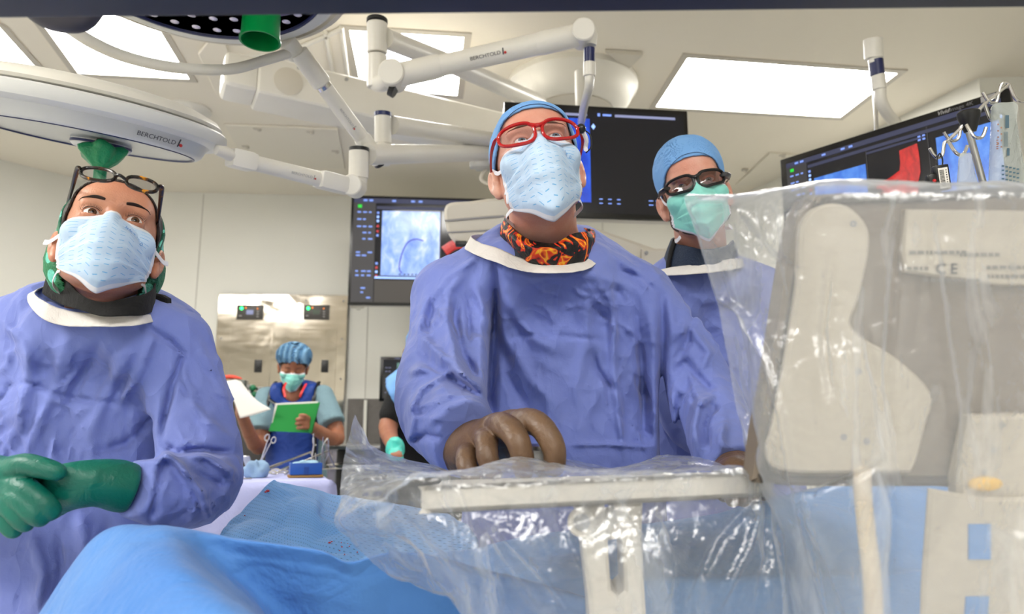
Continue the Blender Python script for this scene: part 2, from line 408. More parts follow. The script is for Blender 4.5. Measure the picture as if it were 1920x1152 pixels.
# arm of the tilted lamp and arm of the upper lamp: two posts
tl = thing('lamp_arm', W(672, 350, 2.05), 'lower white spring arm ending at the tilted surgical lamp head', 'ceiling arm')
g = G(); g.cyl(W(673, 283, 2.1), W(672, 335, 2.1), .029, 28); g.cyl(W(672, 333, 2.1), W(671, 358, 2.1), .026, 28); g.build('post', WHITE, tl)
g = G(); g.cyl(W(673, 277, 2.1), W(673, 284, 2.1), .029, 28); g.build('end_cap', BLACKP, tl)
joint(tl, W(663, 350, 2.05), FW, .03, .07)
e0 = W(655, 350, 2.05); e1 = W(436, 296, 1.8); a = unit(e1-e0); L = np.linalg.norm(e1-e0)
sdv = unit(np.cross(a, FW)); fw2 = np.cross(a, sdv)
g = G(); g.box(e0+a*L*.14, (L*.16, .025, .03), [a, sdv, fw2], bev=.012); g.build('arm_cover', WHITE, tl); g = G(); g.box(e0+a*L*.93, (L*.1, .024, .028), [a, sdv, fw2], bev=.012); g.build('arm_cover', WHITE, tl)
g = G(); g.tube([e0+a*L*.1, e0+a*L*.95], [.023, .02], 20); g.build('spring_arm', WHITE, tl)
brand(tl, e0+a*L*.47, -a, -ray(560, 328), .0095, GREYT, off=.0226)
g = G(); g.tube([W(690, 290, 2.12), W(905, 287, 2.75), W(960, 288, 2.9)], .031, 24); g.build('extension_arm', WHITE, tl)
# upper lamp arm
tu = thing('lamp_arm', W(718, 290, 2.25), 'upper white spring arm slanting down from the overhead lamp head', 'ceiling arm')
g = G(); g.cyl(W(718, 218, 2.25), W(718, 270, 2.25), .027, 28); g.cyl(W(718, 268, 2.25), W(717, 310, 2.25), .024, 28); g.build('post', WHITE, tu)
g = G(); g.cyl(W(718, 211, 2.25), W(718, 219, 2.25), .028, 28); g.build('end_cap', NAVYP, tu)
e0 = W(560, 98, 1.95); e1 = W(710, 302, 2.2); a = unit(e1-e0); L = np.linalg.norm(e1-e0)
g = G(); g.tube([e0, e0+a*L*.26, e0+a*L*.27], [.026, .028, .024], 24); g.build('arm_cover', WHITE, tu); g = G(); g.tube([e1, e1-a*L*.22, e1-a*L*.24], [.024, .027, .024], 24); g.build('arm_cover', WHITE, tu)
g = G(); g.tube([e0+a*L*.25, e0+a*L*.33], .0225, 20); g.build('joint_ring', CHROME, tu)
g = G(); g.tube([e0+a*L*.3, e1-a*L*.2], .023, 20); g.build('spring_arm', WHITE, tu)
brand(tu, e0+a*L*.55, a, -ray(645, 200), .0095, GREYT, off=.0235)
g = G(); g.cyl(e1-a*.0, e1+a*.012, .022, 20); g.build('end_cap', BLACKP, tu)
g = G(); g.tube([W(735, 235, 2.27), W(960, 268, 2.9)], .03, 20); g.build('extension_arm', WHITE, tu)
# right monitor drop tube
td = thing('monitor_drop_tube', W(1640, 90, 2.45), 'curved white drop tube with navy band over the right monitor', 'ceiling arm')
g = G(); g.tube([W(1637, 74, 2.45), W(1639, 110, 2.45)], .032, 24, flat=(1, .8)); g.tube([W(1640, 108, 2.45), W(1641, 118, 2.45)], .022); g.build('upper_sleeve', WHITE, td)
g = G(); g.cyl(W(1642, 112, 2.45), W(1645, 142, 2.45), .0235); g.build('band', NAVYP, td, label='navy band')
g = G(); g.cyl(W(1646, 140, 2.45), W(1649, 168, 2.45), .023); g.tube([W(1650, 166, 2.45), W(1652, 190, 2.45), W(1665, 215, 2.48), W(1690, 245, 2.55), W(1700, 270, 2.6)], .019, 16, sm=6)
g.build('drop_tube', WHITE, td)
g = G(); g.tube([W(1640, 165, 2.5), W(1643, 250, 2.5)], .008, 10); g.build('strut', CHROME, td)
# ================================================================ SURGICAL LAMP HEADS
lampface = Mat('lamp_face', (168, 170, 168), .18); lampface = lampface.m
rimw = Mat('lamp_rim_white', (206, 207, 205), .3).m
lensm = Mat('lamp_lens', (214, 210, 236), .2, .1, .9); lensm = lensm.m
darkglass = Mat('lamp_dark_face', (84, 72, 132), .45, 0, .8).m
greenp = Mat('green_handle_plastic', (0, 128, 62), .3)
greenp.b.inputs['Subsurface Weight'].default_value = 0; greenp = greenp.m
greenf = Mat('green_film', (10, 140, 85), .3); greenf.bump((greenf.noise(60, 4, .6, 1), 3)); greenf = greenf.m
# tilted lamp (left)
c = W(166, 247, 1.72)
R = .308; vw = unit(c-CAM); xd = unit(RT*1-UP*.20+FW*.05); xd = unit(xd-np.dot(xd, vw)*vw); nn = np.cross(xd, vw); nn = nn if nn[2] < 0 else -nn
nn = unit(nn*math.cos(math.radians(5.5))-vw*math.sin(math.radians(5.5))); ef = unit(vw-np.dot(vw, nn)*nn)
lt = thing('surgical_lamp', c, 'tilted round white surgical lamp head at the left with green handle film', 'surgical lamp')
c = c-nn*.022
g = G(); g.lathe(c, nn, [(.02, -0.08), (R*.5, -0.0776), (R*.8, -0.068), (R*.92, -0.0528), (R*.955, -0.04), (R*.94, -0.0336), (R*.88, -0.0304)], 96, up=xd)
g.build('top_shell', WHITE, lt)
g = G(); g.lathe(c, nn, [(R*.9, -0.0272), (R*.985, -0.0272), (R*1.0, -0.0224), (R*1.005, -0.0064), (R*.99, 0.0032), (R*.95, 0.008), (R*.9, 0.0096), (R*.875, 0.0104), (R*.855, 0.016), (R*.825, 0.0352), (R*.80, 0.0416), (R*.775, 0.0424), (R*.772, 0.0384)], 96, up=xd); g.build('rim', rimw, lt)
g = G(); g.lathe(c, nn, [(R*.778, 0.04), (R*.774, 0.0444), (R*.758, 0.0444), (R*.755, 0.04)], 96, up=xd); g.build('blue_trim', NAVYP, lt)
g = G(); g.lathe(c, nn, [(R*.772, 0.0408), (R*.5, 0.0424), (.002, 0.0432)], 96, up=xd); g.build('face', lampface, lt)
hc = c+xd*.03-ef*.0+nn*.045
g = G(); g.lathe(hc, nn, [(.066, -.008), (.065, .008), (.060, .014), (.052, .016)], 48, up=xd); g.lathe(hc, nn, [(.048, .016), (.044, .024), (.02, .026)], 48, up=xd); g.build('handle_hub', rimw, lt)
g = G(); g.lathe(hc, nn, [(.0662, .0), (.067, .003), (.0662, .006)], 48, up=xd); g.build('hub_trim', NAVYP, lt)
u_, f_ = .42, -.725; rad = unit(xd*u_+ef*f_); tg = unit(-xd*f_+ef*u_); nw = unit(nn*.38+rad); tp_ = c+(xd*u_+ef*f_)*R*1.01+nn*.0265
brand(lt, tp_+nw*.001, tg, nw, .0145)
# green film handle cover: ragged funnel
tp = W(192, 279, 1.66)
V = []; NR = 40
prof = [(.040, .004), (.050, -.004), (.047, -.014), (.034, -.03), (.020, -.043), (.0135, -.05), (.013, -.07), (.013, -.09), (.012, -.12)]
for i, (r_, h_) in enumerate(prof):
    for k in range(NR):
        a_ = 2*math.pi*k/NR; rr = r_*(1+(.12 if i < 3 else .05)*math.sin(5*a_)+.06*math.sin(9*a_+.3*i)) ; hz = h_+.004*math.sin(4*a_)*(1 if i < 3 else .3)
        V.append(tp+np.array([rr*math.cos(a_), rr*math.sin(a_), hz]))
Fc = [(i*NR+k, i*NR+(k+1) % NR, (i+1)*NR+(k+1) % NR, (i+1)*NR+k) for i in range(len(prof)-1) for k in range(NR)]
mesh('handle_cover', V, Fc, greenf, lt, label='torn green sterile film')
g = G(); jc = W(422, 286, 1.76); g.tube([W(405, 281, 1.74), jc, W(440, 296, 1.8)], [.012, .016, .014], 16); g.build('yoke_joint', WHITE, lt)
# overhead lamp
c = PZ(470, 90, 2.2)-np.array([0, .345*1.05, 0])
lo = thing('surgical_lamp', c, 'overhead round surgical lamp head with green handle at the top edge', 'surgical lamp')
R = .345; nn = np.array([0, 0, -1.])
g = G(); g.lathe(c, nn, [(.02, -.07), (R*.6, -.065), (R*.9, -.045), (R*.97, -.02), (R*.97, .0)], 96); g.build('top_shell', WHITE, lo)
g = G(); g.lathe(c, nn, [(R*.95, -.02), (R*.96, .0), (R*.93, .012), (R*.86, .014), (R*.85, .008)], 96); g.build('rim', rimw, lo)
g = G(); g.lathe(c, nn, [(R*1.0, -.03), (R*1.045, -.025), (R*1.06, -.015), (R*1.045, -.005), (R*1.0, 0), (R*1.0, -.03)], 96); g.build('bumper_ring', OFFW, lo)
g = G(); g.lathe(c, nn, [(R*.86, .008), (R*.855, .014), (R*.84, .014), (R*.835, .008)], 96); g.build('blue_trim', NAVYP, lo)
g = G(); g.lathe(c, nn, [(R*.84, -.02), (R*.4, -.02), (.002, -.02)], 96); g.build('face', darkglass, lo)
first = None; cnt = 0
for rr, n_ in ((R*.76, 32), (R*.6, 25), (R*.44, 18)):
    for k in range(n_):
        a_ = 2*math.pi*k/n_
        if math.sin(a_) < .1: continue
        p = c+np.array([rr*math.cos(a_), rr*math.sin(a_), 0])
        if first is None:
            g = G(); s_ = .0245
            g.lathe(p, nn, [(s_, -.02), (s_, .0), (s_*.9, .006), (s_*.7, .008), (s_*.55, .0065), (s_*.35, .009), (.0005, .0105)], 24); first = g.build('lens', lensm, lo); fp = p
        else:
            o = first.copy(); COL.objects.link(o); o.parent = lo; o.location = tuple(p-fp); ORG[o.name] = ORG[first.name]
hc = W(497, 12, 1.68)
g = G(); g.lathe(hc, nn, [(.075, -.06), (.075, -.02), (.055, -.008)], 40); g.build('handle_hub', darkglass, lo)
g = G(); hb = W(500, 62, 1.655); ax_ = unit(hb-W(493, -8, 1.70))
st_ = W(493, -8, 1.70); L = np.linalg.norm(hb-st_)
g.lathe(st_, nn, [(.056, -.01), (.054, .012), (.042, .016), (.042, .03), (.0445, L-.01), (.0475, L-.004), (.0475, L), (.043, L), (.04, L-.02), (.036, .03), (.002, .028)], 40); g.build('handle', greenp, lo)
g = G(); g.tube([W(62, 12, 1.45), W(110, 38, 1.47), W(170, 78, 1.55), W(240, 108, 1.65), W(330, 127, 1.75), W(430, 130, 1.84), W(500, 112, 1.9), W(550, 97, 1.95)], .0135, 20, sm=8); g.build('yoke', WHITE, lo)
joint(lo, W(548, 92, 1.95), a, .026, .05)
# dark equipment edge across the top, very near the camera
ed = thing('overhead_equipment_edge', W(960, -60, .62), 'dark navy equipment housing edge along the top of the picture', 'equipment')
g = G(); A0 = W(-300, -10, .60); B0 = W(2250, -34, .64); xx = unit(B0-A0)
g.box((W(-300, -108, .62)+W(2250, -132, .62))/2, (np.linalg.norm(B0-A0)/2, .06, .037), [xx, unit(np.cross(vup, xx)), vup], bev=.006)
g.build('housing', Mat('navy_housing', (30, 32, 48), .5).m, ed)
g = G(); g.tube([W(50, -20, .8), W(95, 15, .8), W(150, 32, .8), W(185, -5, .8)], [.02, .024, .016, .012], 16, sm=5); g.build('knuckle', Mat('dark_joint', (55, 52, 62), .5).m, ed)
# ================================================================ MONITORS
scr_dark = Mat('screen_dark', (14, 15, 22), .12); scr_dark.b.inputs['Emission Color'].default_value = lin((20, 20, 24)); scr_dark.b.inputs['Emission Strength'].default_value = .35; scr_dark = scr_dark.m
side_m = emis('screen_sidebar', (56, 54, 56), .45); bar_m = emis('screen_bar', (52, 56, 84), .45); txt_m = emis('screen_text', (120, 150, 230), .6)
line_m = emis('screen_line', (150, 185, 255), .75); green_m = emis('screen_green', (20, 200, 50), .6); red_l = emis('screen_redmark', (190, 50, 60), .5); pale_m = emis('screen_tab', (140, 145, 180), .5)
def xray_mat(name, c1, c2, c3, st=.55):
    m = Mat(name, (0, 0, 0), .2); s = m.ramp(m.noise(3.2, 5, .6, .4, m.co('Generated')), [(.3, c1), (.5, c2), (.68, c3)])
    m.l(s, m.b.inputs['Emission Color']); m.b.inputs['Emission Strength'].default_value = st; return m.m
xr_pale = xray_mat('xray_pale', (96, 130, 210), (140, 170, 235), (205, 215, 245), .6)
xr_blue = xray_mat('xray_blue', (46, 92, 190), (70, 125, 215), (100, 150, 230), .5)
xr_deep = xray_mat('xray_deep', (18, 50, 160), (28, 72, 200), (50, 100, 220), .5)
vessel_m = Mat('vessel_red', (0, 0, 0), .3); vs = vessel_m.ramp(vessel_m.noise(6, 4, .6, .5, vessel_m.co('Generated')), [(.3, (150, 12, 14)), (.55, (205, 26, 26)), (.8, (226, 60, 44))])
vessel_m.l(vs, vessel_m.b.inputs['Emission Color']); vessel_m.b.inputs['Emission Strength'].default_value = .45; vessel_m = vessel_m.m
bez = Mat('monitor_bezel', (8, 8, 9), .25).m
backm = Mat('monitor_back', (205, 203, 198), .4).m
def monitor(name, TL, xd, n, w, h, lab, content, bz=.022, group=None, cat='monitor', th=.055):
    xd = unit(xd); n = unit(n); yd = np.cross(n, xd); yd = yd if yd[2] > 0 else -yd
    c = TL+xd*w/2-yd*h/2
    t = thing(name, c-yd*h/2, lab, cat, group)
    g = G(); g.box(c-n*.012, (w/2, .012, h/2), [xd, n, yd], bev=.006); g.build('bezel', bez, t)
    g = G(); g.box(c-n*(.024+th/2), (w/2-.001, th/2, h/2-.001), [xd, n, yd], bev=.012); g.build('back_shell', backm, t)
    sw, sh = w-2*bz, h-2*bz; o = TL+xd*bz-yd*bz
    P = lambda u, v, e=.0012: o+xd*u*sw-yd*v*sh+n*e
    g = G(); g.quad(P(0, 0), P(1, 0), P(1, 1), P(0, 1)); g.build('screen', scr_dark, t, smooth=False)
    groups = {}
    for it in content:
        if it[0] == 'r':
            _, nm, m, u0, v0, u1, v1 = it[:7]; e = .0022+.0006*(it[7] if len(it) > 7 else 0)
            groups.setdefault((nm, m.name), (m, G()))[1].quad(P(u0, v0, e), P(u1, v0, e), P(u1, v1, e), P(u0, v1, e))
        elif it[0] == 'p':
            _, nm, m, pts = it; g2 = groups.setdefault((nm, m.name), (m, G()))[1]
            pts = [P(u, v, .0035) for u, v in pts]; g2.add(pts, [tuple(range(len(pts)))])
        elif it[0] == 't':
            _, nm, m, pts, r = it; g2 = groups.setdefault((nm, m.name), (m, G()))[1]
            pts = spline([P(u, v, .0035) for u, v in pts], 6)
            g2.tube(pts, r, 8, flat=(1, .05), ref=n)
    for (nm, _), (m, g2) in groups.items(): g2.build(nm, m, t, smooth=False)
    return t, P
def dots(nm, m, us, vs, w=.006, h=.006, z=1): return [('r', nm, m, u, v, u+w, v+h, z) for u in us for v in vs]
def std_side():
    L = [('r', 'sidebar', side_m, 0, .0, .115, 1), ('r', 'title_bar', bar_m, .0, .0, 1, .045, 1), ('r', 'title_bar', bar_m, .12, .075, 1, .105, 1), ('r', 'power_icon', green_m, .022, .065, .042, .095, 1)]
    R = random.Random(3)
    for v in (.13, .2, .27, .33, .39, .52, .55, .7, .74, .86, .9, .95):
        for u in (.02, .05, .08):
            if R.random() < .75: L.append(('r', 'sidebar_text', txt_m, u, v, u+.012+R.random()*.012, v+.014, 1))
    for v in (.13, .17, .21, .26, .31, .35, .62, .66, .7, .74): L.append(('r', 'tool_icons', [txt_m, red_l, line_m][R.randrange(3)], .122, v, .134, v+.022, 1))
    for u in (.05, .08, .2, .3, .34): L.append(('r', 'title_text', txt_m, u, .012, u+.02, .03, 2))
    return L
# left wall monitor
TL = W(659, 366, 5.0); TR = PZ(1020, 376, TL[2]); xd = unit(TR-TL); n = np.array([xd[1], -xd[0], 0]); n = n if n[1] < 0 else -n
wd = np.linalg.norm(TR-TL); BL = plane_hit(657, 572, TL, n); hg = TL[2]-BL[2]
cont = std_side()+[('r', 'xray_image', xr_pale, .15, .12, .455, .745, 1), ('r', 'image_frame', side_m, .142, .745, .465, .76, 2), ('r', 'status_line', line_m, .12, .755, .47, .775, 2), ('r', 'image_frame', side_m, .457, .1, .463, .76, 2),
 ('r', 'lower_panel', emis('screen_lower', (60, 55, 50), .5), .12, .79, 1, 1, 1),
 ('t', 'wire_trace', emis('trace_purple', (60, 50, 170), .5), [(.37, .405), (.33, .39), (.29, .42), (.265, .5), (.25, .6), (.247, .68), (.26, .72)], .004),
 ('p', 'vessel_view', vessel_m, [(.5, .28), (.56, .27), (.62, .31), (.7, .35), (.72, .5), (.7, .64), (.6, .66), (.55, .6), (.6, .55), (.57, .42), (.52, .36)]),
 ('t', 'vessel_view', vessel_m, [(.48, .5), (.54, .43), (.62, .42)], .035), ('t', 'vessel_view', vessel_m, [(.58, .6), (.64, .52), (.7, .47)], .04)]
cont += dots('wire_trace', side_m, [.245, .27, .29, .31, .33, .35], [.725], .01, .012, 2)
t, P = monitor('monitor', TL, xd, n, wd, hg, 'wall monitor at left showing a pale x-ray with a curved wire', cont, .02)
g = G(); g.box(W(670, 574, 4.95), (.045, .03, .012), bev=.003); g.box(W(672, 578, 4.95), (.012, .02, .012), bev=.003); g.build('bracket', WHITE, t)
gap = abs(np.dot(TL+xd*wd/2-A, bn)); g = G(); g.box(TL+xd*wd/2-vup*hg/2-n*(.06+gap)/2, (.2, (gap-.06)/2+.004, .2), [xd, n, vup]); g.build('wall_mount', GREYP, t)
# middle monitor
TL = W(945, 190, 3.0); TR = PZ(1289, 208, TL[2]); xd = unit(TR-TL); n = np.array([xd[1], -xd[0], 0]); n = n if n[1] < 0 else -n
wd = np.linalg.norm(TR-TL); BL = plane_hit(945, 403, TL, n); hg = TL[2]-BL[2]
cont = [('r', 'title_tab', pale_m, .03, .04, .23, .065, 1), ('r', 'title_tab', pale_m, .3, .04, .44, .065, 1), ('r', 'title_tab', pale_m, .6, .035, .95, .06, 1), ('r', 'xray_image', xr_deep, .12, .09, .455, .9, 1), ('r', 'xray_text', txt_m, .02, .1, .1, .12, 1), ('r', 'xray_text', txt_m, .02, .14, .08, .16, 1),
 ('p', 'diamond_icon', line_m, [(.475, .135), (.487, .165), (.475, .195), (.463, .165)]), ('r', 'logo_icon', txt_m, .5, .03, .515, .06, 1), ('r', 'logo_text', txt_m, .53, .035, .58, .055, 1)]
cont += dots('status_text', txt_m, [.5, .55, .6], [.86, .9], .02, .01)+dots('status_text', txt_m, [.78, .82, .87], [.86, .9], .025, .01)
t, P = monitor('monitor', TL, xd, n, wd, hg, 'middle black ceiling-hung monitor behind the surgeon in red glasses', cont, .02)
g = G(); mc = TL+xd*wd*.45-vup*hg*.5
g.cyl(mc-n*.12+vup*.02, mc-n*.12+vup*(hg*.5+.22), .03); g.box(mc-n*.1, (.09, .06, .09), [xd, n, vup], bev=.01); g.build('mount', WHITE, t)
# right monitor
TL = W(1462, 300, 2.75); TR = PZ(1893, 163, TL[2]); xd = unit(TR-TL); n = np.array([xd[1], -xd[0], 0]); n = n if n[1] < 0 else -n
wd = np.linalg.norm(TR-TL); hg = wd*.585
cont = std_side()+[('r', 'xray_image', xr_blue, .15, .22, .415, .8, 1), ('r', 'second_xray_image', xr_blue, .735, .17, .985, .88, 1), ('r', 'divider', side_m, .42, .1, .424, 1, 1), ('r', 'second_divider', side_m, .7, .05, .704, 1, 1), ('r', 'title_bar', bar_m, .42, .12, .69, .14, 1),
 ('p', 'vessel_view', vessel_m, [(.575, .19), (.655, .17), (.657, .2), (.66, .32), (.658, .42), (.645, .5), (.64, .62), (.65, .8), (.6, .82), (.575, .66), (.57, .56), (.553, .48), (.565, .4), (.575, .3)]),
 ('t', 'vessel_view', vessel_m, [(.458, .445), (.5, .445), (.53, .43), (.575, .39)], .012), ('t', 'vessel_view', vessel_m, [(.46, .58), (.5, .54), (.54, .51), (.58, .5)], .015), ('t', 'vessel_view', vessel_m, [(.49, .5), (.5, .46)], .008),
 ('p', 'diamond_icon', line_m, [(.995, .13), (1.0, .15), (.995, .17), (.99, .15)])]
cont += [('r', 'sidebar_text', txt_m, .66+.02*i, .11+.03*j, .672+.02*i, .125+.03*j, 1) for i in range(2) for j in range(2)]
t, P = monitor('monitor', TL, xd, n, wd, hg, 'large black monitor at right showing a red vessel image, behind the IV pole', cont, .026)
textobj('Vivid', t, P(.8, -.028, .002), xd, n, .018, GREYT, align='RIGHT', shear=.3, bold=.0004); textobj('Image 4K', t, P(.802, -.028, .002), xd, n, .018, Mat('dim_print', (110, 110, 112), .5).m, align='LEFT')
g = G(); g.box(P(.955, -.03, .0015), (.02, .001, .009), [xd, n, vup], bev=0); g.build('badge', GREYT, t)
g = G(); mc = P(.5, .5); g.box(mc-n*.12, (.09, .06, .09), [xd, n, vup], bev=.01); g.cyl(W(1700, 268, 2.62), mc-n*.12, .022); g.build('mount', WHITE, t)
# small far monitor
TL = W(713, 669, 4.95); xd = unit(bdir); n = bn; n = n if n[1] < 0 else -n
cont = [('r', 'image_view', xray_mat('xray_green', (60, 90, 86), (90, 128, 120), (140, 170, 160), .5), .3, .08, .95, .75, 1)]+dots('sidebar_text', pale_m, [.05, .12], [.2, .3, .5, .6, .85], .05, .012)
t, P = monitor('monitor', TL, xd, n, .36, .31, 'small black square monitor low on the back wall beside the surgeon', cont, .022)
textobj('STERIS', t, P(.3, -.035, .002), xd, n, .014, pale_m)
g = G(); gap = abs(np.dot(TL-A, bn)); g.box(TL+xd*.18-vup*.15-n*(.06+gap)/2, (.05, (gap-.06)/2+.004, .05), [xd, n, vup], bev=.01); g.build('wall_mount', GREYP, t)
# ================================================================ STAINLESS CABINET ON THE BACK WALL
stn = Mat('brushed_stainless', (196, 188, 176), .3, .92); stn.bump((stn.noise(2.2, 2, .5, .6), 9)); 
stn.l(stn.ramp(stn.noise(5, 4, .6, 0, stn.co('Object', (1, 1, 6))), [(.3, (70, 70, 70)), (.7, (105, 105, 105))]), stn.b.inputs['Roughness']); stn = stn.m
TL = onback(411, 551, .03); TR = onback(653, 556, .03); tz = TL[2]
cb = thing('wall_cabinet', [(TL[0]+TR[0])/2, (TL[1]+TR[1])/2, .1], 'wide stainless steel wall cabinet with two control panels', 'cabinet')
TL[2] = TR[2] = .1; w_ = np.linalg.norm(TR-TL); xd = unit(TR-TL); n = -bn if bn[1] > 0 else bn
g = G(); g.box((TL+TR)/2+vup*(tz-.1)/2-n*.012, (w_/2, .018, (tz-.1)/2), [xd, n, vup], bev=.003); g.build('body', stn, cb, smooth=False)
def cb_rect(px0, py0, px1, py1, off):
    a = onback(px0, py0, .036+off); b = onback(px1, py1, .036+off); c = (a+b)/2
    return c, abs(np.dot(b-a, xd))/2, abs(b[2]-a[2])/2
for (x0, x1) in ((433, 497), (562, 622)):
    c, hw, hh_ = cb_rect(x0, 615, x1, 860, .0); g = G(); g.box(c, (hw, .004, hh_), [xd, n, vup], bev=.002); d_ = g.build('door', stn, cb, smooth=False)
    c, hw, hh_ = cb_rect(x1-19, 675, x1-7, 699, .006); g = G(); g.box(c, (hw, .008, hh_), [xd, n, vup], bev=.002); g.box(c+n*.008, (hw*.4, .004, hh_*.5), [xd, n, vup], bev=.002); g.build('latch', BLACKP, d_)
ledg = emis('led_green', (40, 255, 110), 3); ledo = emis('led_orange', (255, 140, 50), .9)
for (x0, x1, sc_) in ((445, 493, pale_m), (570, 617, Mat('lcd_green', (50, 70, 50), .3).m)):
    c, hw, hh_ = cb_rect(x0, 572, x1, 600, .004); g = G(); g.box(c, (hw, .006, hh_), [xd, n, vup], bev=.002); cp = g.build('control_panel', Mat('panel_graphite', (58, 54, 50), .4).m, cb)
    ORG[cp.name] = ORG[cb.name]
    Q = lambda u, v: c+n*.008+xd*hw*(2*u-1)+vup*hh_*(1-2*v)
    g = G(); g.ball(Q(.18, .24), .012, 12); g.build('indicator', ledg, cp, label='green indicator light')
    g = G(); g.ball(Q(.34, .2), .006, 10); g.ball(Q(.78, .25), .005, 10); g.build('indicator', ledo, cp, label='orange indicator light')
    g = G(); g.box(Q(.5, .5), (hw*.26, .002, hh_*.3), [xd, n, vup], bev=0); g.build('display', sc_, cp)
    g = G()
    for v in (.45, .62, .8): g.box(Q(.8, v), (hw*.08, .002, hh_*.06), [xd, n, vup], bev=0)
    g.box(Q(.15, .75), (hw*.1, .002, hh_*.06), [xd, n, vup], bev=0); g.build('button_marks', GREYT, cp)
for x, y in ((419, 561), (492, 562), (573, 563), (643, 564), (414, 634), (640, 635), (638, 710)):
    c, a_, b_ = cb_rect(x, y, x+2, y+2, .0); g = G(); g.lathe(c, n, [(.008, 0), (.007, .004), (.002, .005)], 12); g.build('screw', GREYP, cb)
# equipment trolley at left behind the nurse
tr = thing('equipment_trolley', [*W(478, 800, 4.6)[:2], 0], 'dark equipment trolley with chrome posts behind the nurse', 'trolley')
base = W(478, 800, 4.6)
g = G(); zt = W(478, 752, 4.6)[2]
g.box([base[0], base[1], zt/2], (.15, .15, zt/2), bev=.02); g.build('cabinet_body', Mat('trolley_dark', (38, 34, 32), .5).m, tr)
for x, y0 in ((458, 714), (470, 722), (486, 726)):
    g = G(); a_ = W(x, 760, 4.6); b_ = W(x, y0, 4.6); g.cyl(a_, b_, .02, 16); g.cyl(b_-vup*.02, b_, .026, 16); g.build('post', STEEL, tr)
g = G(); g.ball(W(474, 728, 4.55), .022, 12); g.ball(W(476, 740, 4.55), .02, 12); g.build('knob', Mat('knob_green', (20, 110, 70), .4).m, tr)
g = G(); g.box(W(452, 722, 4.5), (.03, .02, .03), bev=.006); g.build('regulator', Mat('regulator_grey', (90, 95, 88), .4).m, tr)
g = G(); g.tube([W(414, 710, 4.3), W(430, 707, 4.3), W(447, 709, 4.3), W(454, 711, 4.3)], [.016, .018, .012, .003], 12, flat=(1, .7), sm=4)
g.build('piece', Mat('red_orange', (222, 70, 48), .5).m, tr, label='red-orange pointed lever')  # unidentified red-orange pointed object, grouped with the trolley
g = G(); g.cyl(W(430, 708, 4.3), W(462, 730, 4.58), .008, 10); g.build('link_rod', STEEL, tr)  # rod joining the pointed object to the trolley
# dark shelf unit right of nurse
sh = thing('instrument_shelf', [*W(650, 850, 4.6)[:2], 0], 'dark low shelf unit behind the instrument table at its right', 'shelf')
p = W(650, 838, 4.7); 
for k_, z_ in enumerate((p[2], p[2]-.12)):
    g = G(); g.box([p[0]+.12, p[1], z_], (.2, .2, .012), bev=.003); g.build('shelf_board', STEEL, sh)
g = G(); g.box([p[0]+.12, p[1]+.1, p[2]/2], (.19, .08, p[2]/2-.02), bev=.01); g.build('body', Mat('shelf_dark', (40, 38, 38), .5).m, sh)
# ================================================================ IMAGING ARM (behind the surgeon)
ca = thing('imaging_arm', [*W(1050, 450, 2.7)[:2], 0], 'big cream imaging machine arm passing behind the surgeon', 'imaging machine')
d0 = 2.7
def hull_panel(pts, d, depth, bev): 
    return [W(x, y, d) for x, y in pts], FW, depth, bev
g = G(); g.prism(spline([W(x, y, d0) for x, y in ((836, 384), (880, 377), (945, 372), (1010, 392), (1010, 470), (935, 466), (880, 460), (850, 452), (836, 425))], 4, True), FW, .2, .012); g.build('housing', OFFW, ca)
g = G(); g.tube([W(834, 414, d0-.004), W(880, 410, d0-.004), W(945, 405, d0-.004)], .004, 8); g.tube([W(838, 436, d0-.004), W(945, 430, d0-.004)], .003, 8); g.build('seam', GREYT, ca)
g = G(); g.box(W(865, 458, d0), (.022, .02, .008), bev=.003); g.build('latch', BLACKP, ca)
g = G(); g.prism([W(x, y, d0+.1) for x, y in ((980, 380), (1060, 412), (1110, 425), (1235, 468), (1262, 500), (1262, 640), (1000, 640))], FW, .1, .012); g.build('gantry', OFFW, ca)
g = G(); g.prism([W(x, y, d0+.05) for x, y in ((1205, 466), (1290, 466), (1380, 478), (1380, 720), (1205, 720))], FW, .14, .012); g.build('base_column', OFFW, ca)
g = G(); g.lathe(W(1212, 474, d0+.045), -FW, [(.008, -.004), (.007, .003), (.002, .004)], 12); g.build('screw', GREYP, ca)
g = G(); b_ = W(1290, 700, d0+.2); g.box([b_[0], b_[1], .35], (.3, .25, .33), bev=.05); g.box([b_[0], b_[1], .04], (.4, .35, .04), bev=.02); g.build('floor_base', OFFW, ca)
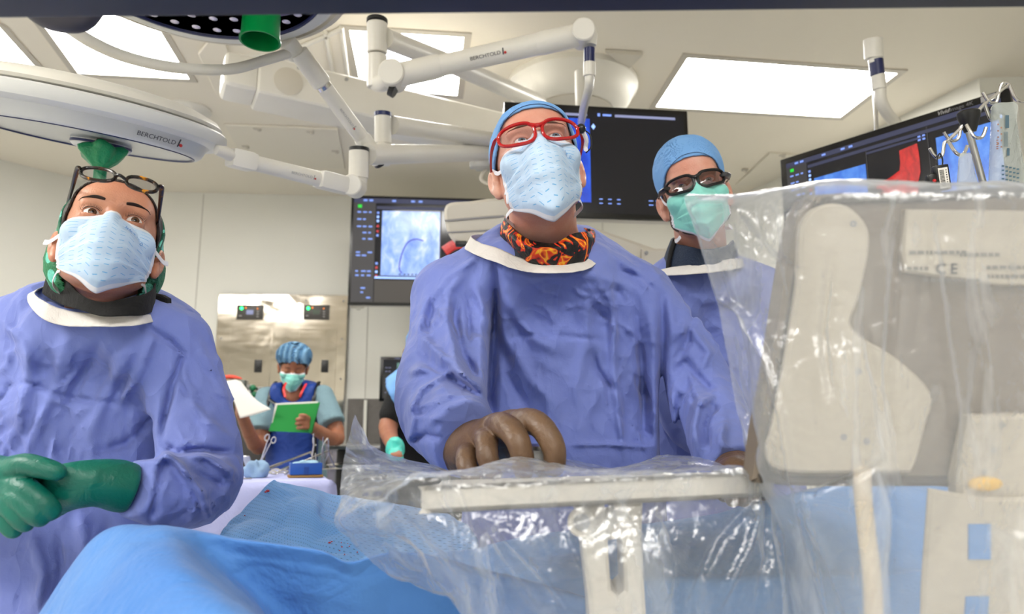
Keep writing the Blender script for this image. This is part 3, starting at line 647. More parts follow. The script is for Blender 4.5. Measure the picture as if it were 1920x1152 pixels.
# ================================================================ INSTRUMENT TABLE
TZ = .96
cloth = Mat('table_cloth', (176, 180, 222), .8); cloth.bump((cloth.noise(14, 4, .6, .5), 8), (cloth.noise(400, 2), .3)); cloth = cloth.m
p00 = PZ(350, 907, TZ); p10 = PZ(617, 900, TZ); p11 = PZ(643, 875, TZ)
xd = unit(p10-p00); yd = np.cross(vup, xd); wT = np.linalg.norm(p10-p00)+.75; o_ = p10-xd*wT; dT = .62
it = thing('instrument_table', [*(o_+xd*wT/2+yd*dT/2)[:2], 0], 'instrument table under a pale lavender sheet', 'table')
NX, NY = 60, 24; V = []; Fc = []
def tabpt(s, t):     # s along width with overhang, t along depth with overhang, arc-length wrap
    ov = .62
    def wrap(a, L):
        r = .02
        if a < 0: return 0, min(-a, ov), -1
        if a > L: return L, min(a-L, ov), 1
        return a, 0, 0
    x, dx, sx = wrap(s, wT); y, dy, sy = wrap(t, dT)
    drop = max(dx, dy) if not (dx and dy) else math.hypot(dx, dy)*.8
    wv = drop/ov
    out = .018*wv*math.sin(s*22+t*9)+.012*wv*math.sin(s*47-t*31)
    bx = sx*(min(drop, .02)+.06*wv+out*(1 if sx else 0)); by = sy*(min(drop, .02)+.05*wv+out*(1 if sy else 0))
    return o_+xd*(x+bx)+yd*(y+by)+vup*(-max(0, drop-.006)+.0015*math.sin(s*30)*math.sin(t*25))
NX, NY = 120, 80
ss = np.linspace(-.62, wT+.62, NX); tt = np.linspace(-.62, dT+.62, NY)
ss = np.sort(np.append(ss, [-.001, 0.01, wT-.01, wT+.001])); tt = np.sort(np.append(tt, [-.001, .01, dT-.01, dT+.001]))
V = [tabpt(s, t_) for t_ in tt for s in ss]; NX = len(ss); NY = len(tt)
Fc = [(j*NX+i, j*NX+i+1, (j+1)*NX+i+1, (j+1)*NX+i) for j in range(NY-1) for i in range(NX-1)]
tcl = mesh('table_sheet', V, Fc, cloth); tag(tcl, 'pale lavender sheet draped over the instrument table', 'table sheet')
g = G(); g.box(o_+xd*wT/2+yd*dT/2-vup*.03, (wT/2-.01, dT/2-.01, .018), [xd, yd, vup]); g.build('tabletop', STEEL, it)
for a_ in (.05, wT-.05):
    for b2 in (.05, dT-.05):
        g = G(); q = o_+xd*a_+yd*b2; g.cyl([q[0], q[1], 0], [q[0], q[1], TZ-.04], .015, 12); g.build('leg', STEEL, it)
# blue tray
def T(px, py, h=0): return PZ(px, py, TZ+.002+h)
bt = thing('needle_box', T(574, 896), 'blue box with a tan foam base at the front of the instrument table', 'box')
q = T(574, 896); 
g = G(); g.box(q+yd*.04+vup*.004, (.062, .04, .004), [xd, yd, vup], bev=.001); g.build('foam_base', Mat('tan_foam', (150, 115, 60), .7).m, bt)
g = G(); bl = Mat('blue_box_plastic', (20, 78, 160), .45).m
H_ = .042
for (cx_, cy_, hx, hy) in ((0, .005, .056, .002), (0, .072, .056, .002), (-.055, .038, .002, .034), (.055, .038, .002, .034)):
    g.box(q+xd*cx_+yd*cy_+vup*(.01+H_/2), (hx, hy, H_/2), [xd, yd, vup], bev=.001)
g.box(q+yd*.038+vup*.012, (.055, .034, .002), [xd, yd, vup], bev=0); g.build('body', bl, bt)
g = G(); g.box(q+yd*.002+xd*0+vup*.024, (.009, .001, .014), [xd, yd, vup], bev=0); g.build('label_tab', Mat('blue_tab', (14, 60, 135), .4).m, bt)
gz = Mat('gauze', (150, 185, 205), .9); gz.bump((gz.noise(200, 2), 2)); gz = gz.m
def lump(c, r, mat, name, seed, lab, cat, grp=None):
    R = random.Random(seed); ph = [R.random()*6 for _ in range(6)]
    V = []; n_ = 28; K = 16
    for i in range(K+1):
        th_ = math.pi*i/K
        for k in range(n_):
            a_ = 2*math.pi*k/n_; u = np.array([math.sin(th_)*math.cos(a_), math.sin(th_)*math.sin(a_), math.cos(th_)])
            s_ = 1+.22*math.sin(3*a_+ph[0]+2*th_)*math.sin(th_)+.12*math.sin(7*a_+ph[1]-3*th_)*math.sin(th_)
            V.append(c+(xd*u[0]*r[0]+yd*u[1]*r[1])*s_+vup*(max(u[2], -.5)+.5)*r[2]*s_)
    Fc = [(i*n_+k, i*n_+(k+1) % n_, (i+1)*n_+(k+1) % n_, (i+1)*n_+k) for i in range(K) for k in range(n_)]
    o = mesh(name, V, Fc, mat); tag(o, lab, cat, grp); return o
lump(q+yd*.038+vup*.03, (.045, .028, .02), gz, 'gauze_swab', 1, 'crumpled pale blue gauze filling the blue box', 'gauze')
towel = Mat('blue_towel', (132, 160, 190), .9); towel.bump((towel.noise(150, 3), 2)); towel = towel.m
c1 = T(482, 897); lump(c1+yd*.04, (.042, .036, .04), towel, 'folded_towel', 3, 'folded blue-grey towel on the instrument table at its left', 'towel')
# long instruments leaning
def forceps(base, tip, ring, lab, name='forceps', grp='forceps and scissors on the instrument table', spread=.008):
    base = np.array(base); tip = np.array(tip); ax_ = unit(tip-base); t = thing(name, base, lab, 'surgical tool', grp)
    s_ = unit(np.cross(ax_, FW)); L = np.linalg.norm(tip-base)
    for k in (-1, 1):
        g = G(); g.tube([base, base+ax_*L*.25+s_*k*.001, base+ax_*L*.6+s_*k*spread*.5, tip+s_*k*spread], [.0015, .003, .003, .0026], 8, sm=4)
        rc = tip+s_*k*(spread+ring*.6)+ax_*ring
        g.tube([rc+ring*(math.cos(a_)*s_*.8+math.sin(a_)*ax_*1.2) for a_ in np.linspace(0, 2*math.pi, 17)[:-1]], .0028, 8, closed=True); g.build('blade_arm', CHROME, t)
    g = G(); m_ = base+ax_*L*.35; g.cyl(m_-FW*.004, m_+FW*.004, .004, 12); g.build('pivot', CHROME, t)
    return t
forceps(T(483, 880), W(505, 828, T(483, 880)@FW-CAM@FW+.0), .012, 'long forceps standing upright with two finger rings beside the towel')
dpt = lambda p: float(np.dot(p-CAM, FW))
p = T(586, 878); D0 = dpt(p)
for i, (x0, y0, x1, y1, lab) in enumerate(((588, 876, 588, 818, 'slim upright steel clamp behind the blue box'),)):
    t = thing('clamp', W(x0, y0, D0), lab, 'surgical tool', 'upright clamps')
    g = G(); g.tube([W(x0-6, y0, D0), W(x0-1, 845, D0), W(x0+1, 830, D0)], .0035, 10); g.tube([W(x0+5, y0, D0), W(x0+3, 850, D0)], .003, 10); g.build('arm', CHROME, t)
    g = G(); g.cyl(W(588, 832, D0), W(588, 822, D0), .005, 12); g.cyl(W(588, 822, D0), W(588, 813, D0), .003, 12); g.ball(W(592, 835, D0), .005, 10); g.build('lock', CHROME, t)
for (pa, pb, r_, lab) in ((W(504, 878, D0-.1), W(583, 848, D0+.15), .0045, 'upper long steel rod slanting over the instruments'), (W(520, 886, D0-.15), W(618, 845, D0+.1), .0045, 'lower long steel rod slanting over the instruments')):
    t = thing('instrument_rod', pa, lab, 'surgical tool', 'slanting steel rods')
    g = G(); g.tube([pa, pb], r_, 12); g.build('shaft', CHROME, t)
    g = G(); g.tube([pa+(pb-pa)*.0, pa+(pb-pa)*.28], r_*1.5, 12); g.build('grip', CHROME, t)
    g = G(); e_ = pb-unit(pb-pa)*.005; g.tube([e_, e_+RT*.015-UP*.03, e_+RT*.02-UP*.07], .003, 8, sm=4); g.build('hook', CHROME, t)
t = thing('wire_retractor', W(612, 880, D0), 'bent wire retractor rising at the right end of the instruments', 'surgical tool')
g = G(); g.tube([W(602, 883, D0), W(605, 840, D0), W(613, 824, D0), W(616, 828, D0), W(617, 850, D0), W(628, 876, D0)], .003, 8, sm=5); g.tube([W(607, 880, D0), W(606, 820, D0)], .0028, 8); g.tube([W(603, 880, D0), W(617, 850, D0)], .0025, 8); g.build('wire', CHROME, t)
g = G()
for k in range(7): g.tube([W(617+k*1.8, 872+k*.5, D0), W(619+k*1.8, 884, D0)], .002, 6)
g.tube([W(612, 880, D0), W(632, 878, D0)], .0035, 8); g.build('comb', CHROME, t)
for i in range(6):
    x = 459+i*2.6; p = T(462+i*2.4, 894); D1 = dpt(p)
    t = thing('scissors', p, ['leftmost steel scissors leaning in the bunch by the towel', 'second steel scissors in the leaning bunch', 'third steel scissors in the leaning bunch', 'fourth steel scissors in the leaning bunch', 'fifth steel scissors in the leaning bunch', 'rightmost steel scissors in the leaning bunch'][i], 'surgical tool', 'scissors bunched by the towel')
    g = G(); g.tube([W(x+2, 893, D1), W(x+4, 880, D1), W(x, 866+i*1.5, D1), W(x-6, 856, D1), W(x-9, 862+i, D1)], .0035, 8, sm=5); g.build('handle_loop', CHROME, t)
R = random.Random(5)
for i in range(9):
    x = 497+i*6.2; y = 890-(i % 3)*4; p = T(x, y, .004); q2 = T(x+13+R.random()*8, y-6+R.random()*8, .008)
    t = thing('clamp', p, 'small steel clamp lying flat on the sheet, %s from the towel towards the blue box' % ['first', 'second', 'third', 'fourth', 'fifth', 'sixth', 'seventh', 'eighth', 'ninth'][i], 'surgical tool', 'clamps lying on the sheet')
    g = G(); g.tube([p, (p+q2)/2+vup*.006, q2], [.004, .005, .003], 8); g.build('shank', CHROME, t)
    g = G(); s_ = .012; g.tube([q2+s_*(math.cos(a_)*xd+math.sin(a_)*yd*.8)+vup*.002 for a_ in np.linspace(0, 6.28, 13)[:-1]], .0025, 6, closed=True); g.build('finger_ring', CHROME, t)
for x, yy, lab in ((450, 899, 'thin steel probe at the front left of the sheet'), (640-20, 880, 'toothed steel retractor flat at the right rear of the sheet')):
    p = T(x-18, yy, .004); q2 = T(x+22, yy-1, .004); g = G(); g.tube([p, q2], .003, 8)
    if x > 600:
        for k in range(4): g.tube([q2-unit(q2-p)*.006*k, q2-unit(q2-p)*.006*k-yd*.02], .0018, 6)
    tag(g.build('steel_probe', CHROME), lab, 'surgical tool')
# ================================================================ IMPLICIT SURFACES (bodies, heads, clothes)
def ell(P, c, r): 
    q = P-np.array(c, float); r = np.array(r, float)
    k0 = np.sqrt(((q/r)**2).sum(1))+1e-9; k1 = np.sqrt(((q/r**2)**2).sum(1))+1e-9
    return k0*(k0-1)/k1
def cap(P, a, b, ra, rb=None):
    rb = ra if rb is None else rb; a = np.array(a, float); b = np.array(b, float); d = b-a
    t = np.clip(((P-a)@d)/np.dot(d, d), 0, 1)
    return np.linalg.norm(P-a-t[:, None]*d, axis=1)-(ra+(rb-ra)*t)
def chain(P, pts, rs, k=.02):
    v = None
    if len(pts) > 2:
        q = spline(np.hstack([np.array(pts, float), np.array(rs, float)[:, None]]), 4); pts, rs = q[:, :3], q[:, 3]; k = min(k, .004)
    for i in range(len(pts)-1):
        c = cap(P, pts[i], pts[i+1], rs[i], rs[i+1]); v = c if v is None else smin(v, c, k)
    return v
def smin(a, b, k):
    h = np.maximum(k-np.abs(a-b), 0)/k; return np.minimum(a, b)-h*h*k*.25
def smax(a, b, k): return -smin(-a, -b, k)
def _hash(ix, iy, iz, s):
    n = (ix*374761393+iy*668265263+iz*2147483647+s*1274126177) & 0xffffffff
    n = ((n ^ (n >> 13))*1274126177) & 0xffffffff; n = (n ^ (n >> 16)) & 0xffff
    return n/32767.5-1
def vnoise(P, s=0):
    i = np.floor(P).astype(np.int64); f = P-i; f = f*f*(3-2*f); v = 0
    for dx in (0, 1):
        for dy in (0, 1):
            for dz in (0, 1):
                wgt = (f[:, 0] if dx else 1-f[:, 0])*(f[:, 1] if dy else 1-f[:, 1])*(f[:, 2] if dz else 1-f[:, 2])
                v = v+wgt*_hash(i[:, 0]+dx, i[:, 1]+dy, i[:, 2]+dz, s)
    return v
def crumple(P, sc, s=0):      # ridged, warped
    Wp = np.stack([vnoise(P*sc*.6, s+1), vnoise(P*sc*.6, s+2), vnoise(P*sc*.6, s+3)], 1)
    q = P*sc+Wp*.9
    return (1-np.abs(vnoise(q, s+4)))**4*.7+(1-np.abs(vnoise(q*2.1, s+5)))**3*.35-.35
def polydist(Q, pts):
    best = None; side = None
    pts = np.array(pts, float)
    for i in range(len(pts)-1):
        a, b = pts[i], pts[i+1]; d = b-a; t = np.clip(((Q-a)@d)/np.dot(d, d), 0, 1); r = Q-a-t[:, None]*d
        L = np.linalg.norm(r, axis=1); tt = (i+t)/(len(pts)-1)
        sg = np.sign(r[:, 0]*d[1]-r[:, 1]*d[0])
        if best is None: best, side, T = L, sg, tt
        else:
            m = L < best; best = np.where(m, L, best); side = np.where(m, sg, side); T = np.where(m, tt, T)
    return best, side, T
def toimg(P):
    q = P-CAM; z = q@FW; return np.stack([960+F*(q@RT)/z, 576-F*(q@UP)/z], 1), z
def foldfield(P, folds):
    """folds: (points in the picture, half width px, height m, depth range)"""
    Q, z = toimg(P); out = np.zeros(len(P))
    for f in folds:
        pts, wd, h = f[:3]; zmax = f[3] if len(f) > 3 else 9
        pts = np.array(pts, float); m = (Q[:, 0] > pts[:, 0].min()-3*wd) & (Q[:, 0] < pts[:, 0].max()+3*wd) & (Q[:, 1] > pts[:, 1].min()-3*wd) & (Q[:, 1] < pts[:, 1].max()+3*wd) & (z < zmax)
        if not m.any(): continue
        d, sg, t = polydist(Q[m], pts)
        fade = np.minimum(1, np.minimum(t, 1-t)*4+.15)
        out[m] += h*fade*(np.exp(-(d/wd)**2) if len(f) < 5 else np.exp(-d/wd*np.where(sg > 0, 1.0, 2.4)))
    return out
def creases(regions, seed):
    R = random.Random(seed); L = []
    for (x0, y0, x1, y1, n_, ang, jit, ln, h) in regions:
        for _ in range(n_):
            x, y = x0+R.random()*(x1-x0), y0+R.random()*(y1-y0); a = math.radians(ang+(R.random()*2-1)*jit); l_ = ln*(.5+R.random()); b = (R.random()-.5)*.5
            L.append(([(x, y), (x+l_*.5*math.cos(a), y+l_*.5*math.sin(a)), (x+l_*(math.cos(a+b)), y+l_*(math.sin(a+b)))], 4.2+R.random()*4, h*.8*(.5+R.random())*(1 if R.random() < .85 else -1), 9, 's'))
    return L
def sdf_mesh(f, lo, hi, h, newton=1):
    lo = np.array(lo, float); n = (np.ceil((np.array(hi)-lo)/h/4).astype(int))*4+1
    cn = (n-1)//4+1
    cx = [lo[i]+np.arange(cn[i])*4*h for i in range(3)]
    C = np.stack(np.meshgrid(*cx, indexing='ij'), -1).reshape(-1, 3)
    Vc = f(C).reshape(cn)
    Fv = np.repeat(np.repeat(np.repeat(Vc, 4, 0), 4, 1), 4, 2)[:n[0], :n[1], :n[2]].copy()
    near = np.abs(Vc) < 4*h*2.4
    act = near.copy()
    nd = np.zeros(tuple(cn), bool)
    for dx in (0, 1):
        for dy in (0, 1):
            for dz in (0, 1):
                nd[:cn[0]-dx, :cn[1]-dy, :cn[2]-dz] |= near[dx:, dy:, dz:]
    mk = np.repeat(np.repeat(np.repeat(nd, 4, 0), 4, 1), 4, 2)[:n[0], :n[1], :n[2]]
    idx = np.argwhere(mk)
    pts = lo+idx*h
    vals = np.concatenate([f(pts[i:i+300000]) for i in range(0, len(pts), 300000)]) if len(pts) else np.zeros(0)
    Fv[mk] = vals
    ins = Fv < 0
    m = n-1
    corners = [(a, b, c) for a in (0, 1) for b in (0, 1) for c in (0, 1)]
    cnt = sum(ins[a:a+m[0], b:b+m[1], c:c+m[2]].astype(np.int8) for a, b, c in corners)
    cells = np.argwhere((cnt > 0) & (cnt < 8)); cid = -np.ones(tuple(m), int); cid[tuple(cells.T)] = np.arange(len(cells))
    S = np.zeros((len(cells), 3)); K = np.zeros(len(cells))
    for ax in range(3):
        o1, o2 = [i for i in range(3) if i != ax]
        for a in (0, 1):
            for b in (0, 1):
                s0 = cells.copy(); s0[:, o1] += a; s0[:, o2] += b; s1 = s0.copy(); s1[:, ax] += 1
                v0 = Fv[tuple(s0.T)]; v1 = Fv[tuple(s1.T)]; c = (v0 < 0) != (v1 < 0)
                t = np.where(c, v0/np.where(c, v0-v1, 1), 0); p = s0.astype(float); p[:, ax] += t
                S[c] += p[c]; K[c] += 1
    V = lo+S/K[:, None]*h
    faces = []
    for ax in range(3):
        o1, o2 = (ax+1) % 3, (ax+2) % 3
        sl0 = [slice(0, m[i]) for i in range(3)]; sl1 = [slice(0, m[i]) for i in range(3)]
        sl1[ax] = slice(1, m[ax]+1)
        a0 = ins[tuple(sl0)]; a1 = ins[tuple(sl1)]
        for flip in (False, True):
            e = np.argwhere((a0 & ~a1) if not flip else (~a0 & a1))
            e = e[(e[:, o1] > 0) & (e[:, o2] > 0)]
            q = []
            for (u, v) in ((0, 0), (-1, 0), (-1, -1), (0, -1)):
                w = e.copy(); w[:, o1] += u; w[:, o2] += v; q.append(cid[tuple(w.T)])
            q = np.stack(q, 1); q = q[(q >= 0).all(1)]
            faces.append(q[:, ::-1] if flip else q)
    Fc = np.vstack(faces)
    for _ in range(newton):
        e = h*.3; v0 = f(V); gr = np.stack([f(V+np.eye(3)[i]*e)-v0 for i in range(3)], 1)/e
        gn = (gr**2).sum(1)+1e-6; V = V-np.clip(v0/gn, -h, h)[:, None]*gr
    return V, Fc
def bounds(pts, r):
    P = np.array(pts, float).reshape(-1, 3); return P.min(0)-r, P.max(0)+r
def patch(rows, nu, nv, noise=None):
    """smooth surface through a grid of control points; rows of equal length"""
    R = np.array(rows, float); a, b = R.shape[:2]
    def cr(P, t):
        m = len(P)-1; x = t*m; i = np.minimum(x.astype(int), m-1); f = (x-i)[(...,)+(None,)*(P.ndim-1)]
        g = lambda k: P[np.clip(k, 0, m)]
        p0, p1, p2, p3 = g(i-1), g(i), g(i+1), g(i+2)
        p0 = np.where((i == 0)[(...,)+(None,)*(P.ndim-1)], 2*p1-p2, p0); p3 = np.where((i == m-1)[(...,)+(None,)*(P.ndim-1)], 2*p2-p1, p3)
        return .5*(2*p1+(p2-p0)*f+(2*p0-5*p1+4*p2-p3)*f*f+(3*p1-p0-3*p2+p3)*f**3)
    U = np.linspace(0, 1, nu); Vv = np.linspace(0, 1, nv)
    A_ = cr(R, Vv); B = cr(A_.transpose(1, 0, 2), U).transpose(1, 0, 2)      # nv,nu,3
    V = B.reshape(-1, 3)
    Fc = np.array([(j*nu+i, j*nu+i+1, (j+1)*nu+i+1, (j+1)*nu+i) for j in range(nv-1) for i in range(nu-1)])
    if noise is not None:
        du = np.gradient(B, axis=1).reshape(-1, 3); dv = np.gradient(B, axis=0).reshape(-1, 3)
        nn_ = np.cross(du, dv); nn_ /= np.linalg.norm(nn_, axis=1)[:, None]+1e-12
        V = V+nn_*noise(V)[:, None]
    uv = np.array([(i/(nu-1), j/(nv-1)) for j in range(nv) for i in range(nu)])
    return V, Fc, uv
def solidify(V, Fc, nu, nv, th):
    Q = V.reshape(nv, nu, 3); du = np.gradient(Q, axis=1).reshape(-1, 3); dv = np.gradient(Q, axis=0).reshape(-1, 3)
    n_ = np.cross(du, dv); n_ /= np.linalg.norm(n_, axis=1)[:, None]+1e-12
    N = len(V); V2 = np.vstack([V, V+n_*th]); F2 = [tuple(f) for f in Fc]+[tuple(x+N for x in f[::-1]) for f in Fc]
    bd = [i for i in range(nu)]+[j*nu+nu-1 for j in range(1, nv)]+[(nv-1)*nu+i for i in range(nu-2, -1, -1)]+[j*nu for j in range(nv-2, 0, -1)]
    F2 += [(bd[(i+1) % len(bd)], bd[i], bd[i]+N, bd[(i+1) % len(bd)]+N) for i in range(len(bd))]
    return V2, F2
# ---------------------------------------------------------------- cloth and skin materials
def gownmat(name, c1, c2):
    m = Mat(name, c1, .78, 0, .3)
    m.color(m.ramp(m.noise(3, 3), [(.35, c1), (.7, c2)]))
    m.b.inputs['Sheen Weight'].default_value = .15
    co = m.co()
    cr1 = m.noise(7, 3, .5, 1.1, co); v = m.vor(16, 'F1', m.noise(4, 2, .5, 1, co, 1)); 
    wv = m.n('TexWave'); wv.inputs['Scale'].default_value = 300; wv.inputs['Distortion'].default_value = .6; m.l(co, wv.inputs['Vector'])
    def warp(sc, k):
        a = m.n('VectorMath'); a.operation = 'SUBTRACT'; m.l(m.noise(sc, 2, .5, 0, co, 1), a.inputs[0]); a.inputs[1].default_value = (.5, .5, .5)
        b = m.n('VectorMath'); b.operation = 'SCALE'; m.l(a.outputs[0], b.inputs[0]); b.inputs['Scale'].default_value = k
        c = m.n('VectorMath'); c.operation = 'ADD'; m.l(co, c.inputs[0]); m.l(b.outputs[0], c.inputs[1])
        mp = m.n('Mapping'); m.l(c.outputs[0], mp.inputs[0]); mp.inputs['Scale'].default_value = (1.15, 1.15, .75); mp.inputs['Rotation'].default_value = (.3, .5, .2); return mp.outputs[0]
    m.bump((m.vor(7, 'F1', warp(6, .16)), 22), (m.vor(17, 'F1', warp(14, .07)), 7), (m.noise(40, 3, .55, 1.5, co), .9), (wv.outputs['Fac'], .05)); return m.m
GOWN = gownmat('periwinkle_gown', (108, 122, 190), (118, 132, 198))
COLLAR = Mat('white_gown_collar', (212, 208, 204), .8); COLLAR.bump((COLLAR.noise(30, 4, .6, 1), 4)); COLLAR = COLLAR.m
def skinmat(name, c, red, ear=(205, 110, 95)):
    m = Mat(name, c, .42, 0, .45); n1 = m.noise(9, 5, .65, .2)
    base = m.mix(m.ramp(n1, [(.35, (0, 0, 0)), (.7, (255, 255, 255))]), c, red)
    m.color(base); m.b.inputs['Subsurface Weight'].default_value = .08; m.b.inputs['Subsurface Radius'].default_value = (.012, .005, .003)
    m.b.inputs['Subsurface Scale'].default_value = 1
    m.bump((m.noise(180, 3, .6), .35), (m.vor(320), .25)); return m.m
SKIN_M = skinmat('fair_skin', (206, 158, 138), (196, 130, 110))
SKIN_W = skinmat('olive_skin', (194, 138, 110), (176, 112, 88))
SKIN_N = skinmat('tan_skin', (158, 104, 78), (140, 88, 64))
EYEW = Mat('eye_white', (222, 216, 212), .12).m; PUP = Mat('pupil', (6, 5, 5), .05).m
def irism(c): return Mat('iris', c, .1).m
IRIS_B = irism((84, 100, 110)); IRIS_D = irism((78, 48, 28))
HAIR = Mat('dark_brown_hair', (34, 22, 16), .45); wv = HAIR.n('TexWave'); wv.inputs['Scale'].default_value = 60; wv.inputs['Distortion'].default_value = 3; HAIR.l(HAIR.co('Object', (1, 1, .15)), wv.inputs['Vector']); HAIR.bump((wv.outputs['Fac'], 1.2)); HAIR = HAIR.m
BROW = Mat('eyebrow_hair', (38, 26, 20), .7).m
BROWM = Mat('light_eyebrow_hair', (120, 88, 70), .7).m
def maskmat(name, base, dash, dashed=True):
    m = Mat(name, base, .75, 0, .2); m.b.inputs['Sheen Weight'].default_value = .1
    if dashed:
        u, v = m.uv(); U = u*10.0; Vv = v*17.0
        col = U.floor(); ca = (col.mod(2.0))*2.0-1.0
        fu = U.fract()-.5; fv = (Vv+col*.37).fract()-.5
        a = fu*.9+fv*ca*.42; b = fv*.9-fu*ca*.42
        d = (b.abs().lt(.05))*(a.abs().lt(.30))*(v.gt(.075))*(v.lt(.93))*(u.gt(.03))*(u.lt(.97))
        cloud = m.ramp(m.noise(12, 4), [(.35, base), (.7, tuple(max(0, x-14) for x in base))])
        m.color(m.mix(d.v, cloud, dash))
    m.bump((m.noise(14, 3, .5, 1.0), 4.5), (m.noise(60, 3, .6, 1), .5)); return m.m
MASKB = maskmat('blue_dash_mask', (186, 208, 232), (110, 168, 216))
MASKG = maskmat('mint_mask', (134, 206, 196), (0, 0, 0), False)
MTXT = Mat('mask_print_blue', (60, 130, 200), .7).m
MASKW = Mat('white_mask_binding', (222, 222, 228), .8).m
# ---------------------------------------------------------------- heads
class Head:
    def __init__(s, loc, yaw, roll, back, scale=1.0):
        y, r, b = (math.radians(a) for a in (yaw, roll, back))
        s.R = np.array((Matrix.Rotation(y, 3, 'Z') @ Matrix.Rotation(r, 3, 'Y') @ Matrix.Rotation(-b, 3, 'X')))
        s.loc = np.array(loc, float); s.s = scale/100
        s.off = np.array([0, -7.6, 0])            # the point between the eyes
    def w(s, P): return s.loc+((np.array(P, float)-s.off)@s.R.T)*s.s
    def inv(s, P): return ((np.array(P)-s.loc)/s.s)@s.R+s.off
def head_f(ex=3.15, fem=False, lid=.55, gaze=None, ears=True, neck=None, top=0, slim=1.0, jaw=0):
    def f(P):
        Q = P.copy(); Q[:, 0] = np.abs(Q[:, 0]); Q[:, 0] /= slim
        v = ell(Q, (0, 1.8, 4.2-top*.3), (7.5, 9.3, 8.2-top*.7))
        v = smin(v, ell(Q, (0, -1.6, -2.4), (6.5, 6.7, 8.0)), 2.5)
        v = smin(v, ell(Q, (0, -5.0, 5-top*.5), (5.6, 3.6, 4.6-top*.4)), 2)
        v = smin(v, cap(Q, (4.9, -.4, -6.6), (1.0, -6.4, -10.0-jaw), 1.9 if not fem else 1.6, 1.6), 2.2)
        v = smin(v, ell(Q, (0, -6.9, -10.3-jaw), (2.0, 1.7, 1.6)), 1.5)
        v = smin(v, ell(Q, (4.5, -5.2, -2.8), (2.2, 2.3, 1.8)), 1.8)
        v = smin(v, cap(Q, (.8, -7.55, 2.1), (4.2, -6.7, 2.1), .85, .8), 1.1)
        v = smax(v, -ell(Q, (ex+.05, -9.3, .1), (1.9, 2.2, 1.35)), 1.0)
        v = smin(v, cap(Q, (0, -7.7, 1.2), (0, -9.7, -3.5), .75, 1.15), .9)
        v = smin(v, ell(Q, (1.05, -8.8, -3.8), (.85, 1.0, .75)), .6)
        v = smin(v, ell(Q, (0, -8.0, -6.9), (2.3, 1.0, .55)), .5); v = smin(v, ell(Q, (0, -8.0, -7.9), (2.0, 1.0, .6)), .4)
        # eyelids around the eyeball
        ec = np.array([ex, -6.75, 0.0])
        lids = ell(Q, ec, (1.62, 1.5, 1.45))
        v = smin(v, lids, .45)
        ap = np.maximum(ell(Q, ec+[0, -1.3, .05 if lid > .3 else -.45], (1.42, 1.6, lid)), 1.16-np.linalg.norm(Q-ec, axis=1))
        v = smax(v, -ap, .12)
        if ears:
            a = .35; ex_ = (Q[:, 0]-8.0)*math.cos(a)-(Q[:, 1]-2.2)*math.sin(a); ey = (Q[:, 0]-8.0)*math.sin(a)+(Q[:, 1]-2.2)*math.cos(a)
            E_ = np.stack([ex_, ey+(Q[:, 2]+1.5)*-.15, Q[:, 2]+1.5], 1)
            e = ell(E_, (0, 0, 0.4), (.95, 1.85, 2.7)); e = smin(e, ell(E_, (0, -.6, -2.4), (.7, 1.0, 1.1)), .8)
            e = smax(e, -ell(E_, (1.0, -.1, .5), (.75, 1.15, 1.9)), .35)
            e = smin(e, ell(E_, (.3, -1.2, -.2), (.5, .5, .6)), .3)
            e = smin(e, cap(E_, (-.1, .3, -.6), (.25, .5, 1.6), .22), .3)
            v = smin(v, e, .7)
        N_ = neck if neck is not None else [(0, 3.6, -17), (0, 5, -28)]
        nk = cap(P, (0, 2.2, -4), N_[0], 5.2 if fem else 6.0, 5.2 if fem else 6.3)
        v = smin(v, nk, 2.2)
        n1_ = np.array(N_[0])+unit(np.array(N_[1])-np.array(N_[0]))*4.5; v = smin(v, cap(P, N_[0], n1_, 5.2 if fem else 6.3, 4.5), 2)
        return v
    return f
def make_head(H, parent, skin, iris, hf, ex, gaze, h=.19, lashes=False, brow=BROW, name='body', closed=False):
    V, Fc = sdf_mesh(hf, (-20, -12, -42), (20, 14, 14), h*1.0 if h > .3 else h)
    mesh(name, H.w(V), Fc, skin, parent)
    if closed: return
    for sd_ in (-1, 1):
        c = np.array([sd_*ex, -6.75, 0.0]); gz_ = unit(gaze)
        g = G(); r = 1.27; g.m = 0
        prof = [(r*math.sin(t), r*math.cos(t)) for t in np.linspace(math.radians(26), math.pi, 14)]
        cw = H.w(c); gw = unit(H.R@gz_); s_ = H.s
        g.lathe(cw, gw, [(a*s_, b*s_) for a, b in prof], 28, 0)
        rr = r*1.012
        g.lathe(cw, gw, [(rr*math.sin(t)*s_, rr*math.cos(t)*s_) for t in np.radians([29, 27, 18, 9.5])]+[], 28, 1)
        g.lathe(cw, gw, [(rr*math.sin(t)*s_, rr*math.cos(t)*s_*1.001) for t in np.radians([10, 5, .01])], 20, 2)
        g.build('eye', [EYEW, iris, PUP], parent, auto=False)
def surf_arc(H, hf, pts, out=.05):
    """project points (local cm) onto the head surface along -y"""
    R = []
    for x, z in pts:
        ys = np.linspace(-13, 0, 521); P = np.stack([np.full_like(ys, x), ys, np.full_like(ys, z)], 1)
        v = hf(P); i = np.argmax(v < 0); R.append((x, ys[i]-out, z))
    return R
def brows(H, hf, parent, ex, mat, wd=.28, arch=.35, z0=2.2, L=2.0):
    for sd_ in (-1, 1):
        pts = [(sd_*(ex-1.5+t*(L+1.6)), z0+arch*math.sin(t*2.3)-.15*t) for t in np.linspace(0, 1, 9)]
        q = surf_arc(H, hf, pts, .03); g = G()
        g.tube(H.w(q), [wd*H.s*(.75+.5*math.sin(math.pi*min(1, t*1.3+.1)))*(1-.75*t*t) for t in np.linspace(0, 1, 9)], 10, sm=3, flat=(1, .35), ref=H.R@np.array([0, 0, 1.])); g.build('eyebrow', mat, parent)
